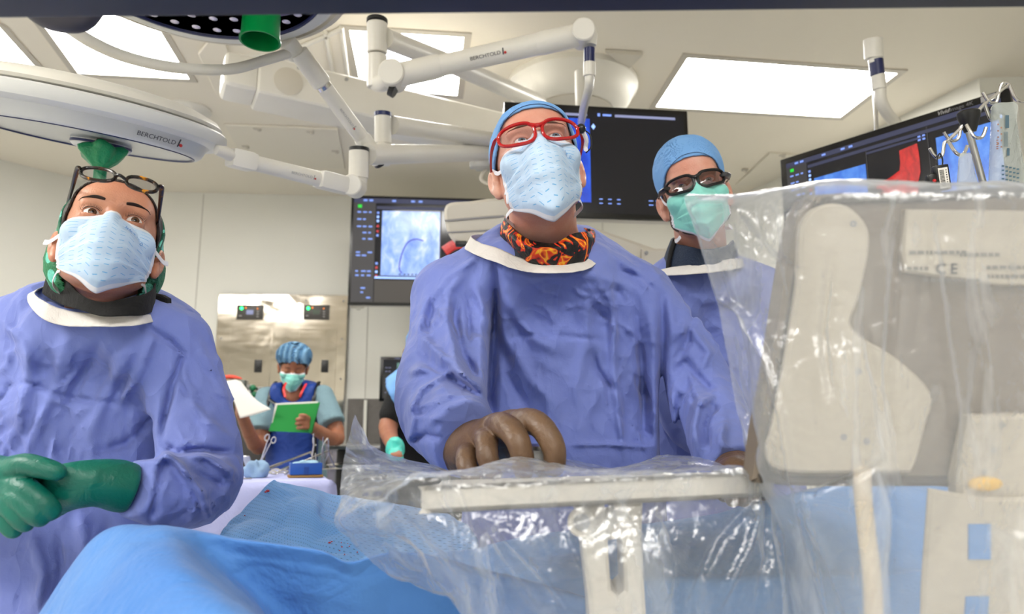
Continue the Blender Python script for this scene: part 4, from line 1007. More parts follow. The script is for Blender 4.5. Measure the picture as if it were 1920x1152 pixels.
def lashes_(H, parent, ex, n=20, L=.5, r=.03):
    for sd_ in (-1, 1):
        g = G(); c = np.array([sd_*ex, -6.75, .05])
        for k in range(n):
            t = -1+2*k/(n-1); x = t*1.38; z = .54*math.sqrt(max(0, 1-t*t))+.07
            b = c+np.array([x, -math.sqrt(max(.05, 1.56**2-x*x-z*z)), z]); d_ = np.array([t*.55+sd_*.15, -.75, .75])
            g.tube(H.w([b, b+d_*L*.5, b+d_*L+np.array([0, .12, .2])*L]), [r*H.s*1.2, r*H.s, r*.3*H.s], 5)
        arc = [c+np.array([t*1.4, -math.sqrt(max(.02, 1.56**2-(t*1.4)**2-.3)), .54*math.sqrt(max(0, 1-t*t))+.06]) for t in np.linspace(-.98, .98, 13)]
        g.tube(H.w(arc), .045*H.s, 6); g.build('eyelashes', BROW, parent)
def interp(xs, ys, t): return np.interp(t, xs, ys)
def mask(H, parent, mat, hf, top=.6, wid=6.7, bot=-13.2, puff=0., ties=True, seed=1, nb=-8.6, text=None):
    nu, nv = 90, 80; U = np.linspace(-1, 1, nu); T = np.linspace(0, 1, nv)
    cy = interp([0, .12, .3, .45, .62, .8, .92, 1], [nb, -9.6, -11.0, -11.5-puff, -11.3-puff, -10.4-puff, -9.0, -6.6], T)
    cz = interp([0, .12, .3, .45, .62, .8, .92, 1], [top, -1.2, -3.2, -5.4, -8.0, -10.6, bot+.9, bot], T)
    ey_ = interp([0, .3, .7, 1], [-3.2, -2.6, -1.6, -1.2], T); ez = interp([0, .15, .5, 1], [-1.6, -3.2, -5.8, bot+6.2], T)
    exx = interp([0, .3, .6, 1], [wid, wid, wid*.97, wid*.86], T)
    R = random.Random(seed); ph = [R.random()*6 for _ in range(8)]
    V = []
    for j, t in enumerate(T):
        for i, u in enumerate(U):
            a = abs(u); k = a**2.1; kz = a**(.8+.55*min(1, t*1.6))
            x = exx[j]*(u*(1-.12*(1-a)*a*2)); y = cy[j]+(ey_[j]-cy[j])*k; z = cz[j]+(ez[j]-cz[j])*kz
            if t < .12: z += 0; y += .25*(1-t/.12)*a
            # pleats stand out towards the sides
            pl = .22*math.sin(t*30+ph[0]+1.2*math.sin(2*u+ph[1]))*(.35+a*.9)*(1 if .12 < t < .93 else .2)+.12*math.sin(t*52+ph[2]+3*u)*a
            pl += .12*math.sin(9*u+ph[3]+5*t)*(t > .1)
            y -= pl; z += pl*.3
            V.append((x, y, z))
    V = np.array(V)
    for _ in range(4):
        v0 = hf(V); e = .05; gr = np.stack([hf(V+np.eye(3)[i]*e)-v0 for i in range(3)], 1)/e; gr[:, 2] *= .15; gr /= np.linalg.norm(gr, axis=1)[:, None]+1e-6
        V = V+np.clip(.22-v0, 0, .8)[:, None]*gr
    V = H.w(V); Fc = [(j*nu+i, j*nu+i+1, (j+1)*nu+i+1, (j+1)*nu+i) for j in range(nv-1) for i in range(nu-1)]
    uv = [((i)/(nu-1), j/(nv-1)) for j in range(nv) for i in range(nu)]
    mi = [1 if (j < 5 or j > nv-5 or i < 2 or i > nu-4) else 0 for j in range(nv-1) for i in range(nu-1)]
    o = mesh('face_mask', V, Fc, [mat, MASKW], parent, mi, uv=uv)
    sl = o.modifiers.new('thick', 'SOLIDIFY'); sl.thickness = .0012; sl.offset = 0
    if text:
        Gd = V.reshape(nv, nu, 3); j_ = int(nv*.25)
        for k_, ch in enumerate(text):
            i_ = int(nu*(.66+.030*k_)); jj = int(j_+k_*.9); p_ = Gd[jj, i_]; tx = Gd[jj+1, i_+2]-p_; ty = Gd[jj-2, i_]-p_; n_ = np.cross(tx, ty); n_ = n_ if np.dot(n_, CAM-p_) > 0 else -n_
            textobj(ch, parent, p_+unit(n_)*.003, tx, n_, .0068, MTXT, 'mask_print')
    return o
def strap(H, parent, pts, wd=.35, mat=MASKW, name='mask_tie', ref=(0, 0, 1)):
    g = G(); g.tube(H.w(pts), wd*H.s, 10, sm=6, flat=(.22, 1), ref=H.R@np.array(ref, float)); return g.build(name, mat, parent)
def capshape(H, hf, parent, mat, ys, zs, infl=.45, name='surgical_cap', extra=None, h=.26, band=True, puff=None, top=0):
    def f(P):
        Q = P.copy(); Q[:, 0] = np.abs(Q[:, 0])
        v = ell(Q, (0, 1.8, 4.2-top*.3), (7.5, 9.3, 8.2-top*.7)); v = smin(v, ell(Q, (0, -1.6, -2.4), (6.5, 6.7, 8.0)), 2.5)
        v = smin(v, ell(Q, (0, -5.0, 5-top*.5), (5.6, 3.6, 4.6-top*.4)), 2); v = smin(v, cap(Q, (.8, -7.55, 2.1), (4.2, -6.7, 2.1), .85, .8), 1.1)
        v = v-infl
        if puff is not None: v = puff(P, v)
        zb = np.interp(P[:, 1], ys, zs)
        v = v-.14*crumple(P, .3, 11)
        return np.maximum(np.maximum(v, (zb-P[:, 2])*.8), -(v+.35))
    V, Fc = sdf_mesh(f, (-11.5, -11, -12), (11.5, 15.5, 16), h, 1)
    return mesh(name, H.w(V), Fc, mat, parent)
# ================================================================ HEADS OF THE FOUR CLINICIANS
bcap = Mat('blue_cap_cloth', (108, 158, 214), .75); bcap.bump((bcap.noise(22, 3, .5, 1), 1.6), (bcap.noise(600, 2), .3)); bcap = bcap.m
stitch = Mat('dark_stitch', (30, 50, 90), .7).m
REDG = Mat('red_spectacle_plastic', (168, 14, 20), .12, 0, .7).m
def clearmat(name, tint=(255, 255, 255), ior=1.45, rough=.02, k=1.0):
    m = Mat(name); tr = m.n('BsdfTransparent'); tr.inputs[0].default_value = lin(tint); gl = m.n('BsdfGlossy'); gl.inputs['Roughness'].default_value = rough
    lw = m.n('LayerWeight'); lw.inputs[0].default_value = .5; fc = E(m.nt, lw.outputs['Facing']); mx = m.n('MixShader'); m.l((fc._m('POWER', 4)*.7*k+(ior-1)*.25).v, mx.inputs[0]); m.l(tr.outputs[0], mx.inputs[1]); m.l(gl.outputs[0], mx.inputs[2]); m.l(mx.outputs[0], m.out.inputs[0]); return m.m
glassm = clearmat('spectacle_glass', (245, 245, 250), 1.1)
def lens(H, parent, loop, name='lens', mat=None):
    P = H.w(loop); c = P.mean(0); n_ = len(P); V = list(P)+list(c+(P-c)*.55-H.R@np.array([0, .12*H.s, 0]))+[c-H.R@np.array([0, .2*H.s, 0])]
    Fc = [(i, (i+1) % n_, n_+(i+1) % n_, n_+i) for i in range(n_)]+[(n_+i, n_+(i+1) % n_, 2*n_) for i in range(n_)]
    return mesh(name, V, Fc, mat or glassm, parent)
# ---- surgeon with red glasses
s1 = W(1012, 440, 1.45)
S1 = thing('person', [s1[0], 1.5, 0], 'surgeon in the middle with red spectacles, blue dashed mask and flame scarf', 'person')
H1 = Head(W(1009, 261, 1.26), 2, -9, 13, 1.07)
N1 = [H1.inv(W(1022, 462, 1.46)), H1.inv(W(1040, 620, 1.55))]
hf1 = head_f(2.95, lid=.46, neck=N1, slim=.97, top=1.6, jaw=.7)
make_head(H1, S1, SKIN_M, IRIS_B, hf1, 2.95*.97, (.12, -1, .02))
brows(H1, hf1, S1, 2.95, BROWM, .34, .2, 2.3)
capshape(H1, hf1, S1, bcap, [-9, -7.4, -5, -2, 2, 8, 12], [5.6, 4.9, 3.0, 1.2, .6, -3, -4], top=1.6)
mask(H1, S1, MASKB, text='HALYARD', hf=hf1, bot=-15.2, wid=6.6)
for sd_ in (-1, 1):
    strap(H1, S1, [(sd_*6.4, -3.2, -2.2), (sd_*7.1, -1.0, -1.3), (sd_*7.7, 2.2, 1.4), (sd_*7.4, 5, 2.5)], .38)
    strap(H1, S1, [(sd_*5.6, -1.5, -8.9), (sd_*6.3, 0.3, -8.5), (sd_*6.6, 3.5, -8.0), (sd_*4, 8.2, -8)], .38)
def stitch_line(H, hf, parent, pts, out=.66):
    pts = [(-x, z) for x, z in pts[::-1]]+pts[1:] if pts[0][0] == 0 else pts
    g = G(); g.tube(H.w(surf_arc(H, hf, pts, out)), .0006, 6, sm=6); g.build('cap_stitching', stitch, parent)
stitch_line(H1, hf1, S1, [(0, 6.1), (2, 5.9), (4, 5.1), (5.6, 3.9), (6.5, 2.6)])
def specs(H, parent, ex, a, b, y0, z0, tilt, tube, mat, name='spectacles', wrap=.28, templ=True, squar=2.6, temple_z=-.6, tubef=(1, 1), bridge=.5, lensmat=None, earx=8.2):
    t = bpy.data.objects.new(name, None); COL.objects.link(t); t.parent = parent; ORG[t.name] = ORG[parent.name]
    loops = []
    for sd_ in (-1, 1):
        L = []
        for k in range(36):
            q = 2*math.pi*k/36; cx, sx_ = math.cos(q), math.sin(q)
            r_ = (abs(cx)**squar+abs(sx_)**squar)**(-1/squar)
            x = sd_*(ex+r_*cx*a); z = z0+r_*sx_*b*(1-.12*cx)+tilt*cx*.5; y = y0+wrap*(abs(x)-.8)**2*.18
            L.append((x, y, z))
        loops.append(L)
        g = G(); g.tube(H.w(L), tube*H.s, 10, closed=True, flat=tubef, ref=H.R@np.array([0, 1., 0])); g.build('frame_rim', mat, t)
        lens(H, t, L, mat=lensmat)
        if templ:
            xo = sd_*(ex+a); yo = y0+wrap*(ex+a-.8)**2*.18
            g = G(); g.tube(H.w([(xo-sd_*.1, yo, z0+b*.35), (xo+sd_*.55, yo+.7, z0+b*.35), (sd_*(earx-.1), yo+4, z0+b*.2), (sd_*earx, 1.8, temple_z+1.4), (sd_*(earx+.05), 3.6, temple_z-.9)]), [.3*H.s, .34*H.s, .26*H.s, .2*H.s, .15*H.s], 10, sm=5, flat=(1, .55), ref=H.R@np.array([0, 0, 1.])); g.build('temple', mat, t)
    g = G(); w0 = ex-a; g.tube(H.w([(-(w0+.9), y0+.05, z0+b*.8), (-w0*.8, y0-.1, z0+b*.5), (0, y0-.3, z0+b*.42), (w0*.8, y0-.1, z0+b*.5), (w0+.9, y0+.05, z0+b*.8)]), [tube*.9*H.s, tube*1.3*H.s, tube*1.3*H.s, tube*1.3*H.s, tube*.9*H.s], 10, sm=5); g.build('bridge', mat, t)
    return t
specs(H1, S1, 3.62, 3.0, 1.95, -10.0, .0, .35, .3, REDG, earx=8.0)
g = G(); p = H1.w((7.4, -7.6, .9)); g.ball(p, .009, 14); g.build('camera_clip', BLACKP, S1)
g = G(); g.tube(H1.w([(7.7, -7.2, .6), (8.3, -5.8, -.2), (8.1, -4.6, -.9), (7.9, -5.4, -1.8)]), .004, 10, sm=4); g.build('tape_wrap', MASKW, S1)
g = G(); g.tube(H1.w([(7.8, -7.2, 1.0), (8.9, -6.5, .2), (8.9, -5.5, -1.4), (8.0, -4.5, -1.9)]), .0012, 6, sm=6); g.build('cable', BLACKP, S1)
# ---- clinician at left
s2 = W(205, 560, 1.2)
S2 = thing('person', [s2[0], 1.18, 0], 'clinician at left with spectacles pushed up on her head and green dotted cap', 'person')
H2 = Head(W(212, 406, 1.1), 29, 5, 19, .97)
hf2 = head_f(3.15, fem=True, lid=.56, top=2.0, neck=[H2.inv(W(192, 580, 1.21)), H2.inv(W(160, 720, 1.26))], slim=.96)
make_head(H2, S2, SKIN_W, IRIS_D, hf2, 3.15*.96, (.14, -1, -.05))
brows(H2, hf2, S2, 3.0, BROW, .5, .5, 2.2)
lashes_(H2, S2, 3.15*.96)
gcap = Mat('green_dotted_cap', (30, 120, 80), .6)
v_ = E(gcap.nt, gcap.vor(32, 'F1', gcap.co('Object'), .55)); gcap.color(gcap.mix(v_.lt(.36).v, gcap.ramp(gcap.noise(5, 3), [(.35, (12, 92, 70)), (.65, (48, 138, 84))]), (110, 205, 185))); gcap.bump((gcap.noise(40, 4, .6, 1), 4)); gcap = gcap.m
capshape(H2, hf2, S2, HAIR, [-9, -7.2, -5.5, -2.5, 0, 6, 12], [8.0, 6.4, 4.8, 2.2, -1.2, -8, -9], .22, 'hair', h=.26, top=2.0)
capshape(H2, hf2, S2, gcap, [-9, -3, -1.6, -.6, 1, 4, 8, 12], [16, 16, 9, 3.0, -3.5, -8.5, -10, -10], .5, 'surgical_cap', top=3.0, puff=lambda P, v: smin(v, ell(P, (0, 6.0, -1.5), (9.2, 7.4, 8.6)), 1.5))
mask(H2, S2, MASKB, text='HALYARD', hf=hf2, top=-.3, bot=-13.6, wid=6.9, seed=4)
for sd_ in (-1, 1):
    strap(H2, S2, [(sd_*6.3, -3.4, -2.0), (sd_*7.1, -1.4, -1.6), (sd_*8.4, 1.0, -1.6), (sd_*9.2, 2.0, -1.2)], .45)
    strap(H2, S2, [(sd_*5.7, -1.5, -7.8), (sd_*6.3, .2, -7.4), (sd_*6.6, 3.5, -8.0), (sd_*4, 8.2, -8)], .4)
TORT = Mat('tortoise_shell', (16, 12, 10), .25, 0, .4); TORT.color(TORT.ramp(TORT.noise(45, 3, .6, .6), [(.5, (14, 11, 10)), (.62, (60, 32, 8)), (.7, (212, 140, 22))])); TORT = TORT.m
# spectacles pushed up
sp = bpy.data.objects.new('spectacles', None); COL.objects.link(sp); sp.parent = S2; ORG[sp.name] = ORG[S2.name]
def sploc(px, py, d): return W(px, py, d)
def loopW(cx, cy, a, b, rot, d, dd):
    L = []
    for k in range(32):
        q = 2*math.pi*k/32; r_ = (abs(math.cos(q))**2.4+abs(math.sin(q))**2.4)**(-1/2.4); x = r_*a*math.cos(q); y = r_*b*math.sin(q)
        X = cx+x*math.cos(rot)-y*math.sin(rot); Y = cy+x*math.sin(rot)+y*math.cos(rot); L.append(W(X, Y, d+dd*(y/b)))
    return np.array(L)
for (cx, cy, a_, b_, ro, d_) in ((184, 327, 33, 11.5, .13, 1.04), (266, 346, 30, 11.5, .27, 1.05)):
    L = loopW(cx, cy, a_, b_, ro, d_, -.018)
    g = G(); g.tube(L, .0027, 10, closed=True); g.build('frame_rim', TORT, sp)
    c_ = L.mean(0); n_ = len(L); mesh('lens', list(L)+[c_+np.array([0, 0, .001])], [(i, (i+1) % n_, n_) for i in range(n_)], glassm, sp)
g = G(); g.tube([W(216, 330, 1.035), W(225, 329, 1.03), W(236, 337, 1.035)], .0024, 10, sm=5); g.build('bridge', TORT, sp)
for P_ in ([W(152, 318, 1.045), W(146, 316, 1.05), W(136, 350, 1.1), W(128, 378, 1.16), W(123, 400, 1.19)], [W(297, 350, 1.06), W(303, 352, 1.065), W(300, 385, 1.12), W(296, 415, 1.17), W(292, 440, 1.2)]):
    g = G(); g.tube(P_, [.0036, .0038, .003, .0026, .0024], 10, sm=5, flat=(1, .6)); g.build('temple', TORT, sp)
# ---- clinician behind at right
s3 = W(1310, 480, 1.75)
S3 = thing('person', [s3[0], 1.75, 0], 'clinician behind at right with black safety glasses and mint mask', 'person')
H3 = Head(W(1304, 344, 1.62), -12, -11, -2, 1.0)
hf3 = head_f(3.1, lid=.5, neck=[H3.inv(W(1318, 500, 1.83)), H3.inv(W(1345, 640, 1.88))])
make_head(H3, S3, SKIN_M, IRIS_B, hf3, 3.1, (-.1, -1, .0), h=.24)
brows(H3, hf3, S3, 2.95, BROW, .25, .2, 2.2)
capshape(H3, hf3, S3, bcap, [-9, -7.4, -5, -2, 2, 8, 12], [6.0, 5.2, 3.2, 1.6, 1.0, -3, -4], .5, puff=lambda P, v: smin(v, ell(P, (0, 1.5, 7.0), (7.9, 8.6, 7.6)), 2))
mask(H3, S3, MASKG, hf3, bot=-13.6, wid=6.6, seed=7, puff=.6)
for sd_ in (-1, 1):
    strap(H3, S3, [(sd_*6.4, -3.2, -2.2), (sd_*7.1, -1.0, -1.3), (sd_*7.7, 2.2, 1.4), (sd_*7.4, 5, 2.5)], .38)
    strap(H3, S3, [(sd_*5.6, -1.6, -10.0), (sd_*6.4, 0, -10.4), (sd_*6.6, 3.5, -9.6), (sd_*4, 8.2, -8)], .45)
stitch_line(H3, hf3, S3, [(0, 6.8), (2, 6.6), (4, 5.6), (5.6, 4.2), (6.5, 3.0)], .75)
beard = Mat('stubble_beard', (70, 50, 40), .8); beard.bump((beard.noise(300, 2), 3)); beard = beard.m
def beard_f(P):
    Q = P.copy(); Q[:, 0] = np.abs(Q[:, 0]); return np.maximum(hf3(P)-.1, smin(ell(Q, (6.8, -1.4, -4.5), (1.9, 1.5, 5.6)), ell(Q, (3.5, -4.5, -11), (3.5, 4, 2.6)), 1.5))
V, Fc = sdf_mesh(beard_f, (-9, -10, -15), (9, 2, 3), .3); mesh('beard', H3.w(V), Fc, beard, S3)
darklens = clearmat('tinted_safety_lens', (190, 172, 170), 1.35, .03)
specs(H3, S3, 3.5, 3.0, 1.75, -9.7, .1, .5, .34, BLACKP, 'safety_glasses', wrap=.5, squar=3.4, tubef=(1, 1), lensmat=darklens, temple_z=-.3)
for sd_ in (-1, 1):
    g = G(); g.tube(H3.w([(sd_*6.4, -7.6, .5), (sd_*7.2, -6.0, .5), (sd_*7.9, -3.2, .6)]), [.010, .011, .006], 12, flat=(1, .45), sm=3, ref=H3.R@np.array([0, 0, 1.])); g.build('side_shield', BLACKP, S3)
# ---- nurse at the back
s4 = W(552, 800, 4.2)
S4 = thing('person', [s4[0], 4.15, 0], 'nurse at the back in blue lead apron reading a green folder', 'person')
H4 = Head(W(549, 697, 4.08), 17, 2, -24, 1.0)
hf4 = head_f(3.1, fem=True, lid=.15, neck=[H4.inv(W(551, 745, 4.16)), H4.inv(W(552, 780, 4.16))])
make_head(H4, S4, SKIN_N, IRIS_D, hf4, 3.1, (0, -1, -.6), h=.4, closed=True)
brows(H4, hf4, S4, 3.0, BROW, .3, .3, 2.1)
for sd_ in (-1, 1):
    g = G(); q = surf_arc(H4, hf4, [(sd_*(3.1+t*1.2), -.35-.2*(1-t*t)) for t in np.linspace(-1, 1, 7)], .05); g.tube(H4.w(q), .0011, 6, sm=3); g.build('eyelashes', BROW, S4)
bouf = Mat('bouffant_cap_blue', (88, 138, 178), .7); wv = bouf.n('TexWave'); wv.bands_direction = 'X'; wv.inputs['Scale'].default_value = 9; wv.inputs['Distortion'].default_value = 2.5; bouf.l(bouf.co(), wv.inputs['Vector'])
bouf.color(bouf.ramp(wv.outputs['Fac'], [(.2, (70, 118, 160)), (.9, (120, 165, 200))])); bouf.bump((wv.outputs['Fac'], 6)); bouf = bouf.m
capshape(H4, hf4, S4, bouf, [-9, -7, -4, -1, 3, 12], [5.2, 4.8, 3.4, 1.0, -4, -7], .8, 'bouffant_cap', puff=lambda P, v: smin(v, ell(P, (0, 3.0, 6.0), (10.5, 10.2, 8.0)), 1.5), h=.5)
capshape(H4, hf4, S4, HAIR, [-9, -7, -4, -1, 3, 12], [4.6, 4.0, 2.4, -1.0, -5, -8], .3, 'hair', h=.5)
mask(H4, S4, MASKG, hf4, bot=-12.6, wid=6.4, seed=9, top=-.8)
for sd_ in (-1, 1):
    strap(H4, S4, [(sd_*6.3, -3.4, -2.2), (sd_*7.2, -2.0, 1.0), (sd_*7.6, -1.0, 3.6)], .3, ref=(0, 1, 0))
# ================================================================ GOWNS AND GLOVES
def torso(P, zs, cx, cy, a, b):
    z = P[:, 2]; X = np.interp(z, zs, cx); Y = np.interp(z, zs, cy); A_ = np.interp(z, zs, a); B = np.interp(z, zs, b)
    k = ((np.abs(P[:, 0]-X)/A_)**2.3+(np.abs(P[:, 1]-Y)/B)**2.3)**(1/2.3)
    v = (k-1)*np.minimum(A_, B)*.85
    return smax(v, np.maximum(z-zs[-1], zs[0]-z), .05)
def wrinkle(P, a=.0045, sc=7, s=0): return a*crumple(P*[1, 1, .55], sc, s)+a*.3*crumple(P, sc*3.2, s+20)
def hollow(v, P, c, r, top): return v
# ---------------- surgeon in the middle
Wp = lambda *L: [W(*p) for p in L]
sR = Wp((850, 560, 1.46), (846, 640, 1.40), (834, 745, 1.27), (862, 808, 1.155), (880, 838, 1.10)); rR = [.080, .081, .086, .070, .049]
sL = Wp((1195, 565, 1.5), (1255, 640, 1.47), (1312, 735, 1.42), (1352, 830, 1.28), (1385, 885, 1.2)); rL = [.078, .074, .074, .060, .048]
folds1 = [
 ([(932, 470), (930, 560), (926, 650), (921, 740), (925, 800)], 9, -.016), ([(905, 520), (905, 600), (900, 700), (897, 740)], 12, .008), 
 ([(1157, 505), (1200, 520), (1232, 545)], 4, -.004), ([(1240, 550), (1243, 620), (1241, 700), (1246, 780), (1243, 860)], 9, -.02),
 ([(940, 530), (975, 600), (1010, 640), (1060, 660)], 14, .010), ([(937, 566), (950, 640), (1000, 720), (1060, 780)], 14, .009), ([(935, 620), (960, 720), (1010, 800)], 12, -.008),
 ([(1141, 520), (1150, 600), (1153, 712), (1162, 795), (1170, 860)], 8, .008), ([(1112, 660), (1118, 690), (1135, 715), (1160, 735)], 6, -.008), ([(1215, 570), (1226, 650), (1228, 760), (1232, 860)], 10, .009), ([(1190, 540), (1200, 640), (1205, 760), (1205, 860)], 8, -.006),
 ([(1050, 835), (1140, 834), (1228, 839)], 4, .005), ([(960, 632), (1040, 628), (1140, 640)], 5, -.003), ([(1125, 600), (1170, 612), (1205, 640)], 5, .003), ([(1090, 540), (1100, 620), (1080, 740), (1095, 860)], 14, .005),
 ([(880, 500), (842, 545), (836, 600), (852, 670), (895, 725)], 10, .010), ([(860, 560), (852, 600), (870, 670), (905, 720)], 7, -.010), ([(887, 530), (905, 575), (920, 620)], 8, .008), ([(868, 545), (880, 600), (880, 660)], 5, -.007),
 ([(787, 625), (810, 650), (849, 685), (897, 730)], 8, .010), ([(778, 650), (815, 690), (870, 725), (915, 755)], 8, -.009), ([(820, 560), (805, 600), (800, 640)], 7, -.006), ([(805, 545), (790, 590), (782, 625)], 8, .007),
 ([(757, 790), (790, 730), (849, 694), (890, 720)], 5, .006), ([(765, 700), (790, 690), (830, 700)], 8, .007), ([(857, 790), (870, 770), (900, 770), (925, 800)], 8, .010), ([(800, 800), (830, 770), (880, 750), (930, 775)], 9, .008), ([(850, 800), (880, 780), (900, 785)], 5, -.007),
 ([(765, 830), (800, 815), (850, 830)], 5, -.006), ([(770, 740), (775, 790), (765, 840)], 8, .006),
 ([(1255, 640), (1290, 610), (1330, 660), (1310, 700)], 9, .009), ([(1262, 700), (1285, 680), (1320, 720), (1342, 745)], 8, -.010), ([(1290, 705), (1275, 770), (1280, 830), (1290, 870)], 10, -.012), ([(1345, 735), (1310, 760), (1300, 800), (1310, 860)], 9, .012), ([(1340, 760), (1325, 800), (1330, 850)], 6, -.008), ([(1300, 580), (1290, 640), (1265, 680)], 7, -.008), ([(1360, 790), (1350, 830), (1365, 860)], 7, .008),
 ([(1060, 505), (1110, 515), (1160, 530), (1210, 560)], 10, .005), ([(1150, 480), (1190, 505), (1215, 545)], 8, .005), ([(900, 480), (870, 500), (840, 520), (810, 560)], 6, .006), ([(935, 500), (1000, 525), (1080, 520), (1140, 500)], 12, .004)]
folds1 += creases([(940, 530, 1200, 800, 46, 80, 35, 70, .0032), (770, 540, 890, 720, 34, 60, 45, 50, .0034), (765, 740, 880, 820, 16, -25, 35, 50, .0034), (1255, 580, 1350, 820, 28, 65, 45, 55, .0036), (960, 520, 1200, 700, 16, 20, 40, 60, .0024), (1070, 490, 1210, 560, 10, 30, 30, 50, .0026)], 5)
def gown1(P):
    v = torso(P, [.25, .6, .9, 1.05, 1.2, 1.33, 1.42, 1.49, 1.54], [.11, .11, .11, .11, .108, .106, .1, .085, .07], [1.56, 1.56, 1.55, 1.54, 1.54, 1.54, 1.55, 1.56, 1.56], [.27, .235, .215, .205, .2, .205, .19, .14, .085], [.22, .18, .165, .155, .15, .15, .14, .115, .09])
    v = smin(v, cap(P, W(960, 480, 1.52), W(850, 560, 1.46), .07, .078), .06); v = smin(v, cap(P, W(1085, 485, 1.55), W(1195, 565, 1.5), .07, .074), .06)
    v = smin(v, chain(P, sR, rR, .035), .022); v = smin(v, chain(P, sL, rL, .035), .022)
    v = smin(v, cap(P, W(960, 512, 1.43), W(1090, 515, 1.44), .072), .05)
    v = smax(v, -cap(P, W(1018, 430, 1.47), W(1022, 470, 1.50), .078, .058), .02)
    v = v-wrinkle(P, .006, 5.5)-1.5*foldfield(P, folds1)
    # open sleeve ends
    e = unit(sR[-1]-sR[-2]); v = np.maximum(v, np.where(np.linalg.norm(P-sR[-1], axis=1) < .09, (P-sR[-1])@e, -1)); e = unit(sL[-1]-sL[-2]); v = np.maximum(v, np.where(np.linalg.norm(P-sL[-1], axis=1) < .066, (P-sL[-1])@e, -1))
    return v
V, Fc = sdf_mesh(gown1, (-.30, 1.0, .24), (.52, 1.8, 1.62), .0052)
mesh('surgical_gown', V, Fc, GOWN, S1)
def band(rows_px, parent, mat, name, nu=80, nv=8, th=.0015, noise=None, label=None):
    V, Fc, uv = patch([[W(*p) for p in r] for r in rows_px], nu, nv, noise)
    V, F2 = solidify(V, Fc, nu, nv, th); return mesh(name, V, F2, mat, parent, label=label)
wr = lambda a, sc, s=3: (lambda V: a*crumple(V, sc, s))
band([[(1040, 452, 1.56), (950, 440, 1.54), (886, 441, 1.47), (900, 455, 1.41), (935, 466, 1.365), (985, 486, 1.345), (1040, 487, 1.34), (1085, 488, 1.355), (1106, 478, 1.40), (1100, 460, 1.50), (1060, 452, 1.56)],
      [(1040, 462, 1.57), (945, 452, 1.55), (874, 462, 1.46), (888, 476, 1.385), (928, 491, 1.338), (980, 508, 1.318), (1040, 512, 1.313), (1090, 507, 1.328), (1118, 494, 1.375), (1120, 474, 1.50), (1060, 460, 1.57)]], S1, COLLAR, 'gown_collar', 140, 10, .0015, wr(.002, 30), label='white collar band')
# undershirt under the scarf at the left
# flame scarf around the neck
flame = Mat('flame_print', (12, 10, 10), .55); co_ = flame.co(); w1 = flame.noise(20, 1, .5, 2.8, co_); w2 = flame.noise(17, 1, .5, 2.6, co_)
flame.color(flame.ramp(w1, [(.0, (10, 9, 9)), (.51, (14, 10, 10)), (.525, (200, 30, 14)), (.6, (232, 70, 20)), (.64, (250, 190, 30)), (.68, (240, 110, 20)), (.74, (180, 20, 10))])); flame.bump((flame.noise(40, 4, .6, 1), 5)); flame = flame.m
band([[(1060, 430, 1.56), (985, 412, 1.55), (948, 405, 1.44), (965, 432, 1.355), (1000, 452, 1.325), (1040, 455, 1.32), (1075, 438, 1.34), (1108, 434, 1.39), (1112, 430, 1.47), (1080, 425, 1.55)],
      [(1060, 440, 1.57), (975, 428, 1.56), (940, 425, 1.44), (958, 447, 1.345), (997, 468, 1.31), (1040, 470, 1.305), (1080, 458, 1.325), (1110, 452, 1.37), (1114, 442, 1.47), (1080, 435, 1.56)],
      [(1060, 452, 1.57), (965, 445, 1.56), (938, 440, 1.44), (965, 468, 1.355), (995, 495, 1.335), (1040, 500, 1.33), (1085, 492, 1.345), (1103, 486, 1.38), (1110, 462, 1.47), (1080, 450, 1.56)]], S1, flame, 'flame_scarf', 150, 24, .002, wr(.003, 22, 5))
dk = Mat('dark_blue_lead_collar', (26, 34, 50), .7); dk.bump((dk.vor(300), .6)); dk = dk.m
band([[(925, 452, 1.50), (940, 447, 1.45), (960, 460, 1.38), (985, 478, 1.352)], [(920, 462, 1.50), (936, 462, 1.44), (958, 476, 1.375), (985, 492, 1.345)]], S1, dk, 'lead_apron_collar', 40, 8, .004)
BRG = Mat('brown_latex_glove', (104, 78, 58), .42, 0, .5); BRG.color(BRG.ramp(BRG.noise(14, 4, .6, .3), [(.3, (88, 64, 46)), (.7, (118, 92, 70))])); BRG.bump((BRG.noise(30, 5, .6, 1.2, BRG.co('Object', (1, 1, 1))), 2.4), (BRG.noise(160, 3), .5)); BRG = BRG.m
def fingers(P, fs, k=.003):
    v = None
    for pts, rs in fs:
        c = chain(P, pts, rs, .006); v = c if v is None else smin(v, c, k)
    return v
FR = [ # surgeon's right hand: index, middle, ring, little, thumb
 (Wp((958, 800, 1.06), (988, 790, 1.0), (1016, 802, .965), (1038, 840, .95), (1040, 876, .955)), [.021, .0178, .0160, .0150, .0132]),
 (Wp((930, 806, 1.06), (944, 798, .995), (968, 822, .955), (980, 858, .95), (982, 885, .96)), [.021, .0172, .0154, .0140, .0125]),
 (Wp((906, 818, 1.07), (912, 830, 1.0), (914, 856, .975), (925, 888, .975)), [.019, .0152, .0138, .0122]),
 (Wp((884, 838, 1.07), (874, 858, 1.01), (878, 882, .99), (894, 900, .99)), [.017, .0138, .0126, .0115]),
 (Wp((930, 840, 1.09), (975, 850, 1.04), (1005, 862, 1.01), (1018, 882, .99)), [.018, .0145, .0125, .011])]
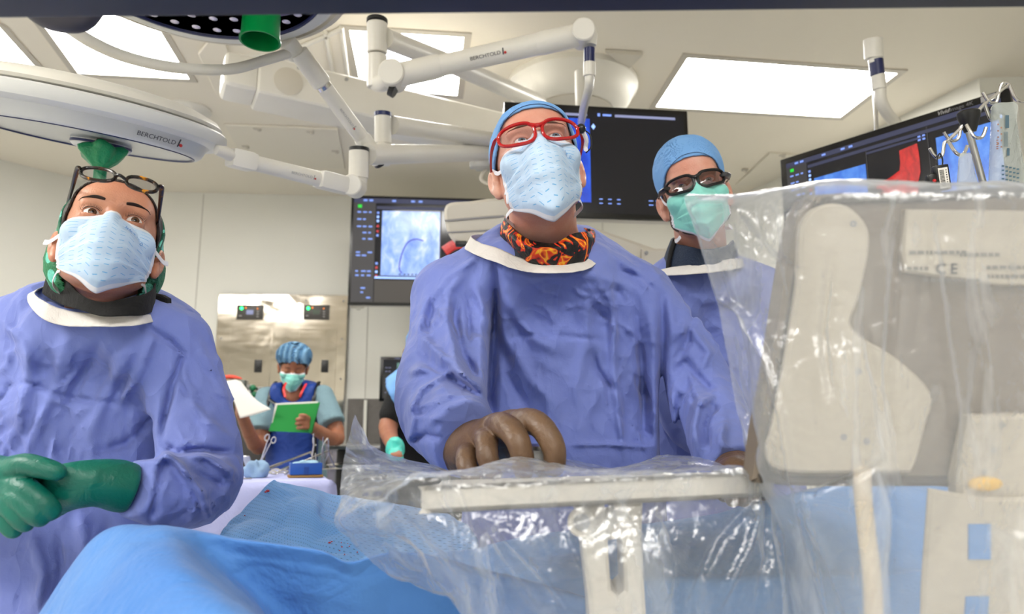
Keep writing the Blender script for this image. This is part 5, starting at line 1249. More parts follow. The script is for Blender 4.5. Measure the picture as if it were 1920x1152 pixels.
def glove1(P):
    pal = chain(P, Wp((878, 838, 1.115), (912, 826, 1.08), (944, 812, 1.045)), [.032, .030, .021], .02)
    pal = smin(pal, cap(P, W(925, 812, 1.06), W(958, 800, 1.05), .022, .02), .02); pal = smin(pal, cap(P, W(898, 835, 1.08), W(884, 848, 1.06), .022, .018), .02)
    v = smin(pal, fingers(P, FR), .012)
    cuff = chain(P, Wp((866, 826, 1.165), (876, 838, 1.12), (892, 838, 1.10)), [.050, .046, .036], .02)
    v = smin(v, cuff, .02)
    e = unit(W(866, 826, 1.165)-W(880, 838, 1.115)); v = smax(v, (P-W(866, 830, 1.155))@e, .003)
    Q = P@np.array(e); return v-.0009*np.sin(Q*520+8*vnoise(P*30, 2))*(Q > (W(890, 838, 1.1)@e))-.0008*crumple(P, 40, 9)
V, Fc = sdf_mesh(glove1, (-.16, .88, .92), (.11, 1.24, 1.22), .0027)
mesh('surgical_glove', V, Fc, BRG, S1, label='brown surgical glove on the right hand')
def cuffroll(c, e, r, parent, mat, th=.0016):
    x, y, z = frame_of(e); g = G(); g.tube([c+r*(math.cos(a)*x+math.sin(a)*y) for a in np.linspace(0, 2*math.pi, 41)[:-1]], th, 8, closed=True); g.build('glove_cuff_roll', mat, parent)
FL = [(Wp((1392, 890, 1.15), (1405, 905, 1.1), (1412, 930, 1.07)), [.02, .013, .011]), (Wp((1380, 892, 1.15), (1388, 912, 1.09), (1394, 938, 1.06)), [.02, .0135, .011]), (Wp((1366, 893, 1.15), (1370, 914, 1.09), (1374, 938, 1.07)), [.02, .013, .011]), (Wp((1354, 892, 1.16), (1354, 910, 1.11), (1358, 930, 1.09)), [.018, .012, .010]), (Wp((1398, 900, 1.19), (1422, 910, 1.16), (1430, 925, 1.13)), [.02, .014, .012])]
def glove2(P):
    v = smin(chain(P, Wp((1378, 884, 1.21), (1380, 893, 1.15)), [.044, .032], .02), fingers(P, FL), .012)
    e = unit(sL[-1]-sL[-2]); return smax(v, -((P-W(1380, 880, 1.215))@e), .003)-.0008*crumple(P, 40, 9)
V, Fc = sdf_mesh(glove2, *bounds([p for f in FL for p in f[0]]+[W(1378, 884, 1.22)], .055), .0032)
mesh('surgical_glove', V, Fc, BRG, S1, label='brown surgical glove on the left hand')
# ---------------- clinician at left
tR = Wp((318, 655, 1.22), (360, 770, 1.2), (376, 890, 1.14), (330, 925, 1.05), (252, 916, .985)); qR = [.066, .064, .062, .054, .036]
tL = Wp((-10, 640, 1.28), (-120, 780, 1.22), (-160, 900, 1.12), (-70, 920, 1.0)); qL = [.07, .07, .062, .045]
folds2 = [
 ([(270, 610), (320, 640), (342, 665), (325, 720), (308, 790), (303, 835)], 7, -.010), ([(340, 700), (365, 760), (400, 800), (440, 830)], 9, .006), ([(305, 835), (330, 850), (380, 845), (440, 850)], 7, -.012), ([(300, 840), (335, 870), (380, 930), (395, 980)], 8, .012), ([(255, 880), (290, 870), (320, 850), (350, 850)], 7, .008), ([(345, 855), (385, 855), (420, 880), (440, 890)], 8, .009), ([(355, 880), (395, 900), (420, 915)], 7, -.007), ([(310, 860), (290, 940), (285, 975)], 8, -.007),
 ([(0, 725), (60, 720), (120, 745), (200, 755), (260, 760)], 6, -.004), ([(60, 620), (50, 720), (30, 820)], 16, .007), ([(130, 620), (110, 700), (70, 800), (50, 860)], 14, .006), ([(200, 620), (150, 720), (110, 800)], 12, -.005), ([(250, 640), (210, 720), (160, 840)], 14, .007), ([(290, 620), (260, 700), (200, 800)], 10, .005), ([(290, 780), (240, 830), (180, 850)], 10, -.007),
 ([(150, 960), (160, 1040), (150, 1150)], 14, .008), ([(200, 980), (210, 1060), (180, 1150)], 12, -.008), ([(60, 1000), (80, 1080), (60, 1150)], 14, .008), ([(110, 990), (120, 1080), (100, 1150)], 10, -.006), ([(370, 640), (400, 700), (430, 770)], 8, .005), ([(330, 690), (350, 740), (390, 770)], 6, -.005), ([(0, 600), (40, 640), (60, 700)], 10, .005)]
folds2 += creases([(10, 620, 260, 850, 46, 110, 30, 80, .0034), (310, 650, 420, 830, 24, 55, 45, 60, .0034), (290, 860, 430, 970, 22, 100, 60, 50, .0034), (40, 980, 260, 1140, 26, 95, 30, 70, .0034), (20, 640, 260, 800, 12, 15, 30, 60, .0024)], 6)
def gown2(P):
    c0 = W(140, 900, 1.24); X = c0[0]; Y = c0[1]+.03
    v = torso(P, [.25, .6, .85, 1.0, 1.15, 1.28, 1.36, 1.41], [X, X, X, X, X, X+.0, X+.02, X+.03], [Y]*6+[Y+.01, Y+.02], [.25, .21, .185, .17, .172, .175, .15, .08], [.2, .16, .145, .135, .135, .13, .11, .08])
    v = smin(v, cap(P, W(250, 605, 1.22), tR[0], .05, .066), .05); v = smin(v, cap(P, W(90, 590, 1.26), tL[0], .055, .068), .05)
    v = smin(v, chain(P, tR, qR, .03), .018); v = smin(v, chain(P, tL, qL, .03), .02)
    v = smin(v, cap(P, W(110, 618, 1.18), W(255, 620, 1.175), .050), .05)
    v = smax(v, -cap(P, W(190, 545, 1.22), W(188, 585, 1.23), .072, .055), .02)
    v = v-wrinkle(P, .006, 5.5, 40)-1.6*foldfield(P, folds2)
    e = unit(tR[-1]-tR[-2]); v = np.maximum(v, np.where(np.linalg.norm(P-tR[-1], axis=1) < .06, (P-tR[-1])@e, -1))
    return v
V, Fc = sdf_mesh(gown2, (-1.28, .78, .24), (-.36, 1.5, 1.5), .0054)
mesh('surgical_gown', V, Fc, GOWN, S2)
band([[(200, 540, 1.32), (120, 530, 1.31), (66, 546, 1.17), (88, 568, 1.125), (130, 583, 1.12), (190, 588, 1.10), (245, 588, 1.105), (275, 590, 1.125), (290, 585, 1.2), (260, 560, 1.3)],
      [(200, 555, 1.33), (110, 545, 1.32), (52, 553, 1.165), (72, 592, 1.11), (118, 610, 1.105), (185, 612, 1.085), (240, 611, 1.09), (275, 607, 1.12), (302, 595, 1.2), (265, 570, 1.31)]], S2, COLLAR, 'gown_collar', 130, 10, .0015, wr(.002, 30, 8), label='white collar band')
blk = Mat('black_collar_cloth', (7, 7, 8), .9); blk.bump((blk.noise(60, 4, .6, 1), 3)); blk = blk.m
band([[(230, 510, 1.33), (150, 500, 1.31), (92, 505, 1.2), (118, 522, 1.13), (150, 552, 1.095), (190, 566, 1.085), (240, 558, 1.09), (282, 548, 1.13), (292, 530, 1.2), (270, 515, 1.3)],
      [(230, 535, 1.33), (140, 530, 1.32), (80, 545, 1.2), (108, 568, 1.13), (145, 580, 1.09), (190, 592, 1.075), (240, 592, 1.085), (276, 590, 1.12), (292, 575, 1.2), (270, 550, 1.31)]], S2, blk, 'black_neck_collar', 130, 20, .003, wr(.002, 20, 15))
g = G(); g.prism([W(x, y, 1.19) for x, y in ((262, 545), (300, 553), (312, 560), (313, 580), (322, 588), (290, 592), (262, 588))], FW, .02, .003); g.build('collar_fastener_tab', blk, S2)
GRG = Mat('green_surgical_glove', (0, 100, 84), .42, 0, .45); GRG.color(GRG.ramp(GRG.noise(10, 4), [(.3, (0, 88, 74)), (.7, (2, 108, 90))])); GRG.bump((GRG.noise(40, 4, .6, 1), 2), (GRG.noise(300, 2), .3)); GRG = GRG.m
def glove3(P):   # her left hand, lying in the other
    v = chain(P, Wp((232, 914, .985), (190, 905, .965), (140, 912, .95), (90, 915, .945)), [.034, .030, .028, .022], .02)
    v = smin(v, fingers(P, [(Wp((110, 905, .95), (70, 898, .955), (40, 900, .97)), [.016, .0115, .010]), (Wp((110, 920, .95), (70, 925, .955), (30, 930, .97)), [.016, .0115, .010]), (Wp((112, 932, .95), (80, 945, .96), (45, 955, .98)), [.015, .011, .010]), (Wp((120, 940, .95), (95, 962, .965), (60, 975, .985)), [.014, .010, .009]), (Wp((170, 898, .95), (130, 888, .935), (100, 895, .93)), [.018, .0125, .011])]), .012)
    e = unit(W(252, 916, .99)-W(190, 905, .965)); return smax(v, (P-W(250, 914, .99))@e, .003)-.0009*crumple(P, 30, 19)
V, Fc = sdf_mesh(glove3, *bounds(Wp((252, 914, 1.0), (30, 930, .94), (60, 975, .94), (90, 880, .93)), .045), .003); mesh('surgical_glove', V, Fc, GRG, S2, label='green glove on the left hand')
FG = [(Wp((15, 885, .93), (45, 872, .912), (80, 878, .905), (108, 886, .908)), [.018, .0135, .0118, .010]),
 (Wp((10, 905, .93), (50, 918, .905), (80, 942, .90), (98, 960, .905)), [.018, .0135, .012, .0105]), (Wp((0, 915, .93), (38, 938, .90), (62, 960, .895), (76, 972, .90)), [.018, .0132, .0118, .0105]),
 (Wp((-12, 925, .93), (18, 948, .905), (36, 970, .90), (48, 983, .903)), [.017, .0128, .0112, .010]), (Wp((-25, 930, .94), (0, 960, .915), (16, 982, .908), (27, 995, .91)), [.016, .0118, .0105, .0095])]
def glove4(P):
    v = chain(P, Wp((-70, 905, .98), (-20, 900, .95), (15, 900, .93)), [.034, .032, .026], .02)
    return smin(v, fingers(P, FG), .007)-.0008*crumple(P, 30, 29)
V, Fc = sdf_mesh(glove4, *bounds(Wp((-70, 905, .98), (108, 886, .9), (27, 995, .9), (100, 960, .9)), .045), .003); mesh('surgical_glove', V, Fc, GRG, S2, label='green glove on the right hand')
# ---------------- clinician behind at right
uR = Wp((1262, 560, 1.82), (1262, 680, 1.78), (1290, 780, 1.7), (1330, 830, 1.62)); uL = Wp((1480, 570, 1.85), (1530, 690, 1.82), (1500, 800, 1.7), (1420, 840, 1.6))
folds3 = [([(1250, 520), (1300, 560), (1360, 570)], 8, .005), ([(1330, 600), (1370, 640), (1420, 650)], 8, .006), ([(1280, 620), (1330, 628), (1365, 615)], 7, -.007), ([(1300, 680), (1340, 672), (1370, 680)], 8, .008), ([(1325, 690), (1365, 690), (1380, 700)], 6, -.008), ([(1240, 560), (1260, 640), (1300, 700)], 8, .006)]
folds3 += creases([(1240, 530, 1400, 760, 36, 70, 60, 50, .0034)], 7)
def gown3(P):
    c0 = W(1360, 800, 1.85); X, Y = c0[0], c0[1]+.04
    v = torso(P, [.25, .7, 1.0, 1.25, 1.42, 1.5, 1.56], [X, X, X, X, X-.02, X-.04, X-.06], [Y]*7, [.26, .22, .2, .2, .19, .14, .09], [.2, .17, .15, .15, .14, .12, .09])
    v = smin(v, cap(P, W(1280, 520, 1.84), uR[0], .06, .07), .05); v = smin(v, cap(P, W(1380, 525, 1.88), uL[0], .06, .07), .05)
    v = smin(v, chain(P, uR, [.07, .07, .064, .045], .03), .03); v = smin(v, chain(P, uL, [.07, .07, .06, .045], .03), .03)
    v = smin(v, cap(P, W(1265, 530, 1.79), W(1370, 528, 1.8), .062), .05)
    v = smax(v, -cap(P, W(1312, 470, 1.84), W(1318, 505, 1.85), .07, .055), .02)
    return v-wrinkle(P, .006, 5, 60)-foldfield(P, folds3)
V, Fc = sdf_mesh(gown3, (.22, 1.45, .24), (1.02, 2.2, 1.68), .0085); mesh('surgical_gown', V, Fc, GOWN, S3)
band([[(1300, 480, 1.9), (1245, 490, 1.86), (1230, 505, 1.78), (1262, 501, 1.705), (1310, 495, 1.68), (1370, 486, 1.71), (1392, 484, 1.80), (1350, 478, 1.9)], [(1300, 492, 1.92), (1238, 500, 1.87), (1222, 514, 1.77), (1260, 516, 1.69), (1312, 513, 1.665), (1376, 505, 1.695), (1400, 496, 1.80), (1350, 488, 1.91)]], S3, COLLAR, 'gown_collar', 90, 8, .0015, wr(.002, 25, 8), label='white collar band')
navy = Mat('navy_collar_mesh_cloth', (26, 42, 66), .7); navy.bump((navy.vor(260), 1.2)); navy = navy.m
band([[(1330, 440, 1.85), (1265, 445, 1.82), (1262, 455, 1.74), (1290, 462, 1.68), (1320, 468, 1.67), (1360, 462, 1.70), (1375, 450, 1.8)], [(1330, 480, 1.87), (1250, 485, 1.84), (1246, 505, 1.75), (1285, 512, 1.69), (1320, 510, 1.68), (1365, 505, 1.71), (1385, 480, 1.8)]], S3, navy, 'thyroid_collar', 80, 16, .004, wr(.003, 16, 5))
band([[(1262, 452, 1.735), (1256, 470, 1.735), (1252, 490, 1.735), (1250, 505, 1.735)], [(1268, 456, 1.72), (1262, 474, 1.72), (1258, 492, 1.72), (1257, 508, 1.72)]], S3, blk, 'collar_piping', 20, 4, .003)
# trousers and shoes of the three gowned people
trm = Mat('scrub_trousers', (70, 110, 140), .8).m; shm = Mat('shoe_covers', (60, 80, 120), .7).m
for S_, cx_, cy_ in ((S1, .11, 1.56), (S2, -.76, 1.24), (S3, .56, 1.9)):
    for sd_ in (-1, 1):
        g = G(); g.tube([[cx_+sd_*.09, cy_, .5], [cx_+sd_*.1, cy_, .28], [cx_+sd_*.11, cy_, .07]], [.095, .08, .07], 18, sm=3); g.build('trouser_leg', trm, S_)
        g = G(); g.tube([[cx_+sd_*.11, cy_+.07, .045], [cx_+sd_*.11, cy_, .05], [cx_+sd_*.12, cy_-.1, .04], [cx_+sd_*.12, cy_-.18, .03]], [.035, .048, .045, .022], 18, sm=4, flat=(1, .9)); g.build('shoe', shm, S_)
# ---------------- nurse
scr = Mat('scrubs_grey_blue', (112, 140, 150), .85); scr.bump((scr.noise(16, 4, .6, 1), 8)); scr = scr.m
apr = Mat('royal_blue_lead_apron', (12, 56, 140), .55); apr.bump((apr.noise(9, 4, .6, 1), 12)); apr = apr.m
nS = W(500, 745, 4.15); nT = W(606, 742, 4.15)
elR = W(484, 838, 4.0); hR = W(452, 775, 3.75); elL = W(632, 822, 4.02); hL = W(574, 795, 3.68)
c0 = W(553, 850, 4.15); X, Y = c0[0], c0[1]
ntor = lambda P, o=0: torso(P, [.1, .5, .9, 1.1, 1.25, 1.36, 1.42], [X]*7, [Y+.02]*7, [t+o for t in (.22, .2, .17, .165, .165, .14, .08)], [t+o for t in (.17, .15, .12, .125, .125, .1, .08)])
def scrubs(P):
    v = ntor(P); v = smin(v, chain(P, [nS, nS+(elR-nS)*.62], [.062, .075], .03), .03); v = smin(v, chain(P, [nT, nT+(elL-nT)*.62], [.062, .075], .03), .03)
    v = smax(v, -cap(P, W(549, 735, 4.1), W(549, 745, 4.05), .07), .03)
    for a_, b_ in ((nS, elR), (nT, elL)):
        e = unit(b_-a_); q = a_+(b_-a_)*.68; v = np.maximum(v, np.where(np.linalg.norm(P-q, axis=1) < .13, (P-q)@e, -1))
    return v-wrinkle(P, .006, 6, 80)
V, Fc = sdf_mesh(scrubs, (X-.4, Y-.45, .1), (X+.4, Y+.25, 1.6), .013); mesh('scrub_top', V, Fc, scr, S4)
def apron(P):
    v = ntor(P, .018); v = smin(v, cap(P, W(515, 735, 4.13), W(520, 745, 4.13), .05), .04); v = smin(v, cap(P, W(590, 735, 4.13), W(585, 745, 4.13), .05), .04)
    side = np.abs(P[:, 0]-X)-np.interp(P[:, 2], [.2, 1.15, 1.3, 1.45], [.16, .145, .125, .125])
    v = smax(v, -cap(P, W(549, 725, 4.2), W(549, 750, 3.95), .062, .06), .01)
    return np.maximum(np.maximum(np.maximum(v, side), P[:, 1]-Y-.1), -(v+.03))-.0-wrinkle(P, .005, 5, 90)*.6
V, Fc = sdf_mesh(apron, (X-.3, Y-.3, .3), (X+.3, Y+.25, 1.52), .011); mesh('lead_apron', V, Fc, apr, S4)
g = G()
for sd_ in (-1, 1):
    pts = [[X+sd_*.128, Y-.02, 1.405], [X+sd_*.128, Y-.085, 1.36], [X+sd_*.13, Y-.13, 1.28], [X+sd_*.145, Y-.13, 1.15], [X+sd_*.15, Y-.125, .95]]
    g = G(); g.tube(pts, .011, 10, sm=5, flat=(1, .6)); g.build('apron_piping', BLACKP, S4)
g = G(); g.tube(Wp((506, 750, 4.0), (520, 760, 3.98), (532, 768, 3.96)), .018, 10, flat=(1, .4), sm=3); g.build('apron_strap', BLACKP, S4)
for pts in (((536, 718, 4.05), (532, 730, 4.0), (535, 745, 3.97)), ((574, 720, 4.05), (566, 735, 3.98), (562, 745, 3.97))):
    g = G(); g.tube(Wp(*pts), .007, 8, sm=4, flat=(1, .3)); g.build('lanyard', REDP, S4)
FN = lambda w_, tips, d: [([w_, W(*t[0]), W(*t[1])], [.014, .0085, .0075]) for t in tips]
def arms(P):
    v = chain(P, [nS, elR, hR], [.05, .042, .028], .03); v2 = chain(P, [nT, elL, hL], [.05, .042, .028], .03)
    v2 = smin(v2, fingers(P, [([W(577, 790, 3.66), W(567, 786, 3.62), W(557, 787, 3.615)], [.016, .010, .0085]), ([W(577, 796, 3.66), W(567, 794, 3.62), W(556, 795, 3.615)], [.016, .010, .0085]), ([W(577, 801, 3.66), W(568, 802, 3.62), W(558, 803, 3.615)], [.016, .010, .0085]), ([W(578, 786, 3.66), W(571, 780, 3.625), W(563, 779, 3.62)], [.015, .0095, .008]), ([hL, W(578, 785, 3.72), W(575, 778, 3.72)], [.02, .011, .009])]), .01)
    v = smin(v, fingers(P, [([hR, W(450, 762, 3.74), W(452, 752, 3.72)], [.022, .009, .008]), ([hR, W(455, 762, 3.74), W(458, 753, 3.72)], [.022, .009, .008]), ([hR, W(445, 764, 3.74), W(446, 754, 3.72)], [.022, .009, .008]), ([hR, W(460, 766, 3.73), W(464, 758, 3.71)], [.022, .009, .008]), ([hR, W(447, 770, 3.68), W(452, 762, 3.66)], [.022, .011, .009])]), .01)
    tr_ = smin(smin(v, v2, .01), ntor(P, -.03), .05); hd = hf4(H4.inv(P))*H4.s
    return smin(tr_, hd, .01)
V, Fc = sdf_mesh(arms, (X-.48, Y-.7, .6), (X+.45, Y+.25, 1.78), .008)
bd = [o for o in S4.children if o.name.startswith('body')][0]
old = bd.data; nb = mesh('body', V, Fc, SKIN_N, S4); bpy.data.objects.remove(bd)
for sd_ in (-1, 1):
    g = G(); g.tube([[X+sd_*.09, Y, .9], [X+sd_*.1, Y, .5], [X+sd_*.1, Y, .07]], [.1, .085, .07], 18, sm=3); g.build('trouser_leg', scr, S4)
    g = G(); g.tube([[X+sd_*.1, Y+.07, .045], [X+sd_*.1, Y, .05], [X+sd_*.11, Y-.1, .04], [X+sd_*.11, Y-.18, .03]], [.035, .048, .045, .022], 18, sm=4, flat=(1, .9)); g.build('shoe', BLACKP, S4)
# folder and sheet of paper
fd = thing('document_folder', W(552, 785, 3.64), 'green document folder held open by the nurse at the back', 'folder')
gr = Mat('green_card', (8, 140, 52), .6).m; pap = Mat('white_paper', (226, 222, 214), .8); pap = pap.m
D_ = 3.645
g = G(); g.prism([W(x, y, D_+.02*(810-y)/50) for x, y in ((520, 760), (599, 756), (591, 784), (583, 812), (504, 809), (508, 795), (511, 793))], FW, .002); g.build('front_cover', gr, fd, smooth=False)
g = G(); g.prism([W(x, y, D_+.006+.02*(810-y)/50) for x, y in ((516, 757), (596, 753), (583, 809), (508, 803))], FW, .005); g.build('pages', pap, fd, smooth=False)
g = G(); g.prism([W(x, y, D_+.014+.02*(810-y)/50) for x, y in ((519, 758), (600, 755), (585, 813), (508, 806))], FW, .002); g.build('back_cover', gr, fd, smooth=False)
V, Fc, uv = patch([Wp((420, 716, 3.7), (440, 713, 3.68), (452, 716, 3.66)), Wp((436, 745, 3.66), (455, 742, 3.64), (478, 748, 3.62)), Wp((450, 785, 3.62), (478, 778, 3.6), (508, 768, 3.58))], 20, 20)
pp = mesh('paper_sheet', V, Fc, pap); pp.modifiers.new('t', 'SOLIDIFY').thickness = .0006; tag(pp, 'white paper sheet with a curled edge held beside the green folder', 'paper')
# ---------------- half hidden person behind the surgeon's sleeve
S5 = thing('person', [W(770, 800, 3.3)[0], 3.3, 0], 'person mostly hidden behind the surgeon, bare forearm and black sleeve', 'person')
c5 = W(790, 800, 3.35); X5, Y5 = c5[0], c5[1]
tor5 = lambda P: torso(P, [.1, .6, .9, 1.2, 1.36, 1.42], [X5]*6, [Y5]*6, [.2, .18, .17, .17, .13, .07], [.14, .14, .12, .12, .1, .07])
H5 = Head(W(792, 655, 3.3), 8, 0, 0, 1.0); hf5 = head_f(3.1)
def body5(P):
    v = tor5(P); a_ = [W(750, 745, 3.3), W(728, 800, 3.2), W(738, 838, 3.0)]
    v = smin(v, hf5(H5.inv(P))*H5.s, .01)
    return smin(smin(v, chain(P, a_, [.05, .042, .028], .03), .03), fingers(P, [([W(738, 838, 3.0), W(742+4*k, 850, 2.92), W(744+4*k, 858, 2.9)], [.024, .009, .008]) for k in range(-2, 3)]), .012)
V, Fc = sdf_mesh(body5, (X5-.35, Y5-.55, .1), (X5+.3, Y5+.25, 1.84), .010); mesh('body', V, Fc, SKIN_N, S5)
capshape(H5, hf5, S5, bcap, [-9, -7.4, -5, -2, 2, 8, 12], [6.0, 5.2, 3.2, 1.6, 1.0, -3, -4], .5, h=.5)
def scr5(P): return smin(smax(tor5(P)-.012, P[:, 2]-1.4, .01), chain(P, [W(752, 742, 3.3), W(736, 778, 3.24)], [.066, .062], .03), .03)-wrinkle(P, .005, 6, 3)
V, Fc = sdf_mesh(scr5, (X5-.35, Y5-.3, .08), (X5+.3, Y5+.25, 1.5), .012); mesh('black_shirt', V, Fc, blk, S5)
def dr5(P): return np.maximum(smin(tor5(P)-.035, cap(P, W(752, 728, 3.28), W(744, 745, 3.25), .066), .03), -(P[:, 0]-W(736, 740, 3.3)[0]-.6*(W(736, 740, 3.3)[2]-P[:, 2])))-wrinkle(P, .006, 6, 5)
V, Fc = sdf_mesh(dr5, (X5-.35, Y5-.3, 1.05), (X5+.3, Y5+.25, 1.46), .012); mesh('blue_shoulder_drape', V, Fc, bcap, S5)
V, Fc = sdf_mesh(lambda P: smin(ell(P, W(741, 842, 2.98), (.04, .04, .05)), fingers(P, [([W(741, 840, 2.98), W(742+4*k, 852, 2.92), W(744+4*k, 860, 2.9)], [.026, .012, .010]) for k in range(-2, 3)]), .01)-.004*crumple(P, 20, 4), W(741, 842, 2.98)-.15, W(741, 842, 2.98)+.15, .006); mesh('surgical_glove', V, Fc, Mat('teal_glove', (60, 190, 175), .4).m, S5)
# ================================================================ OPERATING TABLE AND BLUE DRAPES
def drapemat(name, c1, c2, dots=0):
    m = Mat(name, c1, .7, 0, .25); m.color(m.ramp(m.noise(5, 3), [(.3, c1), (.7, c2)])); m.b.inputs['Sheen Weight'].default_value = .1
    hs = [(m.noise(9, 4, .55, .8), 10)]
    if dots:
        u, v = m.uv(); U = u*(dots*1.0); Vv = v*(dots*.8); r = Vv.floor(); fu = (U+r*.5).fract()-.5; fv = Vv.fract()-.5
        d = (fu*fu+fv*fv*1.4)
        k = d.lt(.035); hs.append(((k*-1.0).v, 1.6)); base = m.b.inputs['Base Color'].links[0].from_socket
        m.color(m.mix((k*.55).v, base, tuple(int(x*.62) for x in c1)))
    else: hs.append((m.noise(120, 2), .8))
    m.bump(*hs); return m.m
DR1 = drapemat('blue_drape_near', (66, 116, 184), (80, 130, 194)); DR2 = drapemat('blue_drape_dotted', (106, 156, 212), (118, 166, 218), 62); DR3 = drapemat('blue_drape_patient', (80, 132, 194), (90, 142, 200))
ot = thing('operating_table', [.3, .9, 0], 'operating table hidden under the blue drapes', 'operating table')
g = G(); g.box([.45, 1.06, .80], (.85, .13, .05), bev=.02); g.build('tabletop', Mat('table_pad', (40, 42, 46), .6).m, ot)
g = G(); g.box([.35, 1.06, .38], (.14, .12, .36), bev=.02); g.build('column', STEEL, ot); g = G(); g.box([.35, 1.06, .04], (.4, .12, .04), bev=.02); g.build('base', STEEL, ot)
def sheet(name, rows, nu, nv, mat, lab, cat, noise=None, th=.0012, parent=None):
    V, Fc, uv = patch([[W(*p) for p in r] for r in rows], nu, nv, noise)
    o = mesh(name, V, Fc, mat, parent, uv=uv)
    if th: s_ = o.modifiers.new('thick', 'SOLIDIFY'); s_.thickness = th; s_.offset = 0
    if cat: tag(o, lab, cat)
    return o
sheet('patient_drape', [[(640, 1170, 1.12), (1050, 1100, 1.22), (1300, 1100, 1.22), (1550, 1060, 1.22), (1800, 1050, 1.22), (2050, 1040, 1.22)],
 [(650, 1078, 1.06), (1050, 1000, 1.18), (1300, 978, 1.18), (1550, 918, 1.18), (1800, 910, 1.18), (2050, 905, 1.18)],
 [(650, 1100, 1.0), (1050, 1030, 1.06), (1300, 1008, 1.06), (1550, 955, 1.06), (1800, 950, 1.06), (2050, 940, 1.06)],
 [(640, 1130, .95), (1050, 1075, .95), (1300, 1072, .95), (1550, 1060, .95), (1800, 1050, .95), (2050, 1050, .95)],
 [(630, 1190, .93), (1050, 1140, .92), (1300, 1140, .92), (1550, 1130, .92), (1800, 1120, .92), (2050, 1120, .92)],
 [(620, 1500, .92), (1050, 1500, .9), (1300, 1500, .9), (1550, 1500, .9), (1800, 1500, .9), (2050, 1500, .9)]], 90, 90, DR3, 'blue drape over the patient behind the clear plastic covers', 'surgical drape', wr(.008, 6, 2))
sheet('surgical_drape', [[(540, 930, 1.62), (580, 935, 1.66), (620, 940, 1.72), (690, 955, 1.74), (800, 970, 1.76)],
 [(520, 908, 1.42), (560, 915, 1.52), (600, 922, 1.60), (645, 931, 1.62), (830, 962, 1.48)],
 [(507, 906, 1.36), (545, 923, 1.35), (588, 946, 1.33), (640, 976, 1.31), (885, 992, 1.27)],
 [(455, 955, 1.30), (510, 970, 1.27), (575, 990, 1.25), (640, 1012, 1.24), (900, 1045, 1.2)],
 [(410, 1006, 1.24), (470, 1025, 1.2), (560, 1050, 1.18), (640, 1070, 1.16), (900, 1095, 1.15)],
 [(380, 1120, 1.2), (470, 1130, 1.18), (560, 1150, 1.15), (640, 1160, 1.1), (900, 1180, 1.12)]], 110, 110, DR2, 'pale blue dotted drape rising to a peak in front of the instrument table', 'surgical drape', wr(.009, 11, 12))
bl_ = Mat('blood_spot', (176, 62, 74), .5).m; dpeak = [o for o in SC.objects if o.name.startswith('surgical_drape')][0]
dp_ev = None
def on_drape(o, px, py):
    r = ray(px, py); org = ORG[o.name]; best = None
    V_ = np.empty(len(o.data.vertices)*3); o.data.vertices.foreach_get('co', V_); V_ = V_.reshape(-1, 3)+org
    q = V_-CAM; z_ = q@FW; ix = 960+F*(q@RT)/z_; iy = 576-F*(q@UP)/z_; d2 = (ix-px)**2+(iy-py)**2; k = np.argsort(d2)[:6]; k = k[np.argmin(z_[k])]; return CAM+ray(px, py)*z_[k]
g = G(); R = random.Random(8)
for (x, y, s_) in ((502, 921, 4.2), (498, 923, 2.5), (459, 967, 1.6), (618, 1018, 3), (622, 1016, 2), (641, 1026, 2), (637, 1033, 1.6), (655, 1025, 1.6), (652, 1020, 1.2), (670, 1036, 1.8), (640, 1018, 1.4), (646, 1040, 1.6)):
    p_ = on_drape(dpeak, x, y); g.ball(p_, np.array([s_*.9, s_*.5, s_*.55])*p_[1]/F, 10)
g.build('stain', bl_, dpeak, label='small dried red spots')
sheet('surgical_drape', [[(85, 1230, .98), (195, 1080, .98), (300, 1040, .98), (420, 1060, .98), (600, 1090, .98), (680, 1110, 1.0), (780, 1090, 1.0), (950, 1120, 1.0), (1100, 1160, 1.0)],
 [(66, 1165, .84), (178, 1012, .84), (292, 984, .82), (400, 1001, .82), (595, 1030, .82), (655, 1052, .82), (760, 1032, .84), (930, 1075, .86), (1100, 1120, .88)],
 [(62, 1180, .79), (170, 1045, .77), (300, 1012, .74), (420, 1040, .80), (600, 1065, .808), (670, 1085, .81), (770, 1070, .83), (930, 1110, .85), (1100, 1150, .87)],
 [(58, 1200, .74), (165, 1090, .72), (330, 1060, .67), (450, 1090, .802), (610, 1115, .812), (680, 1130, .815), (780, 1125, .83), (930, 1150, .85), (1100, 1190, .87)],
 [(52, 1230, .70), (175, 1150, .66), (395, 1112, .62), (500, 1145, .805), (630, 1160, .82), (700, 1175, .82), (790, 1175, .83), (930, 1200, .85), (1100, 1230, .87)],
 [(40, 1420, .62), (200, 1300, .58), (500, 1190, .57), (600, 1270, .81), (700, 1300, .83), (760, 1310, .83), (820, 1320, .83), (930, 1350, .85), (1100, 1370, .87)]], 130, 110, DR1, 'near blue drape folded across the lower left foreground', 'surgical drape', wr(.006, 7, 32))
R = random.Random(11)
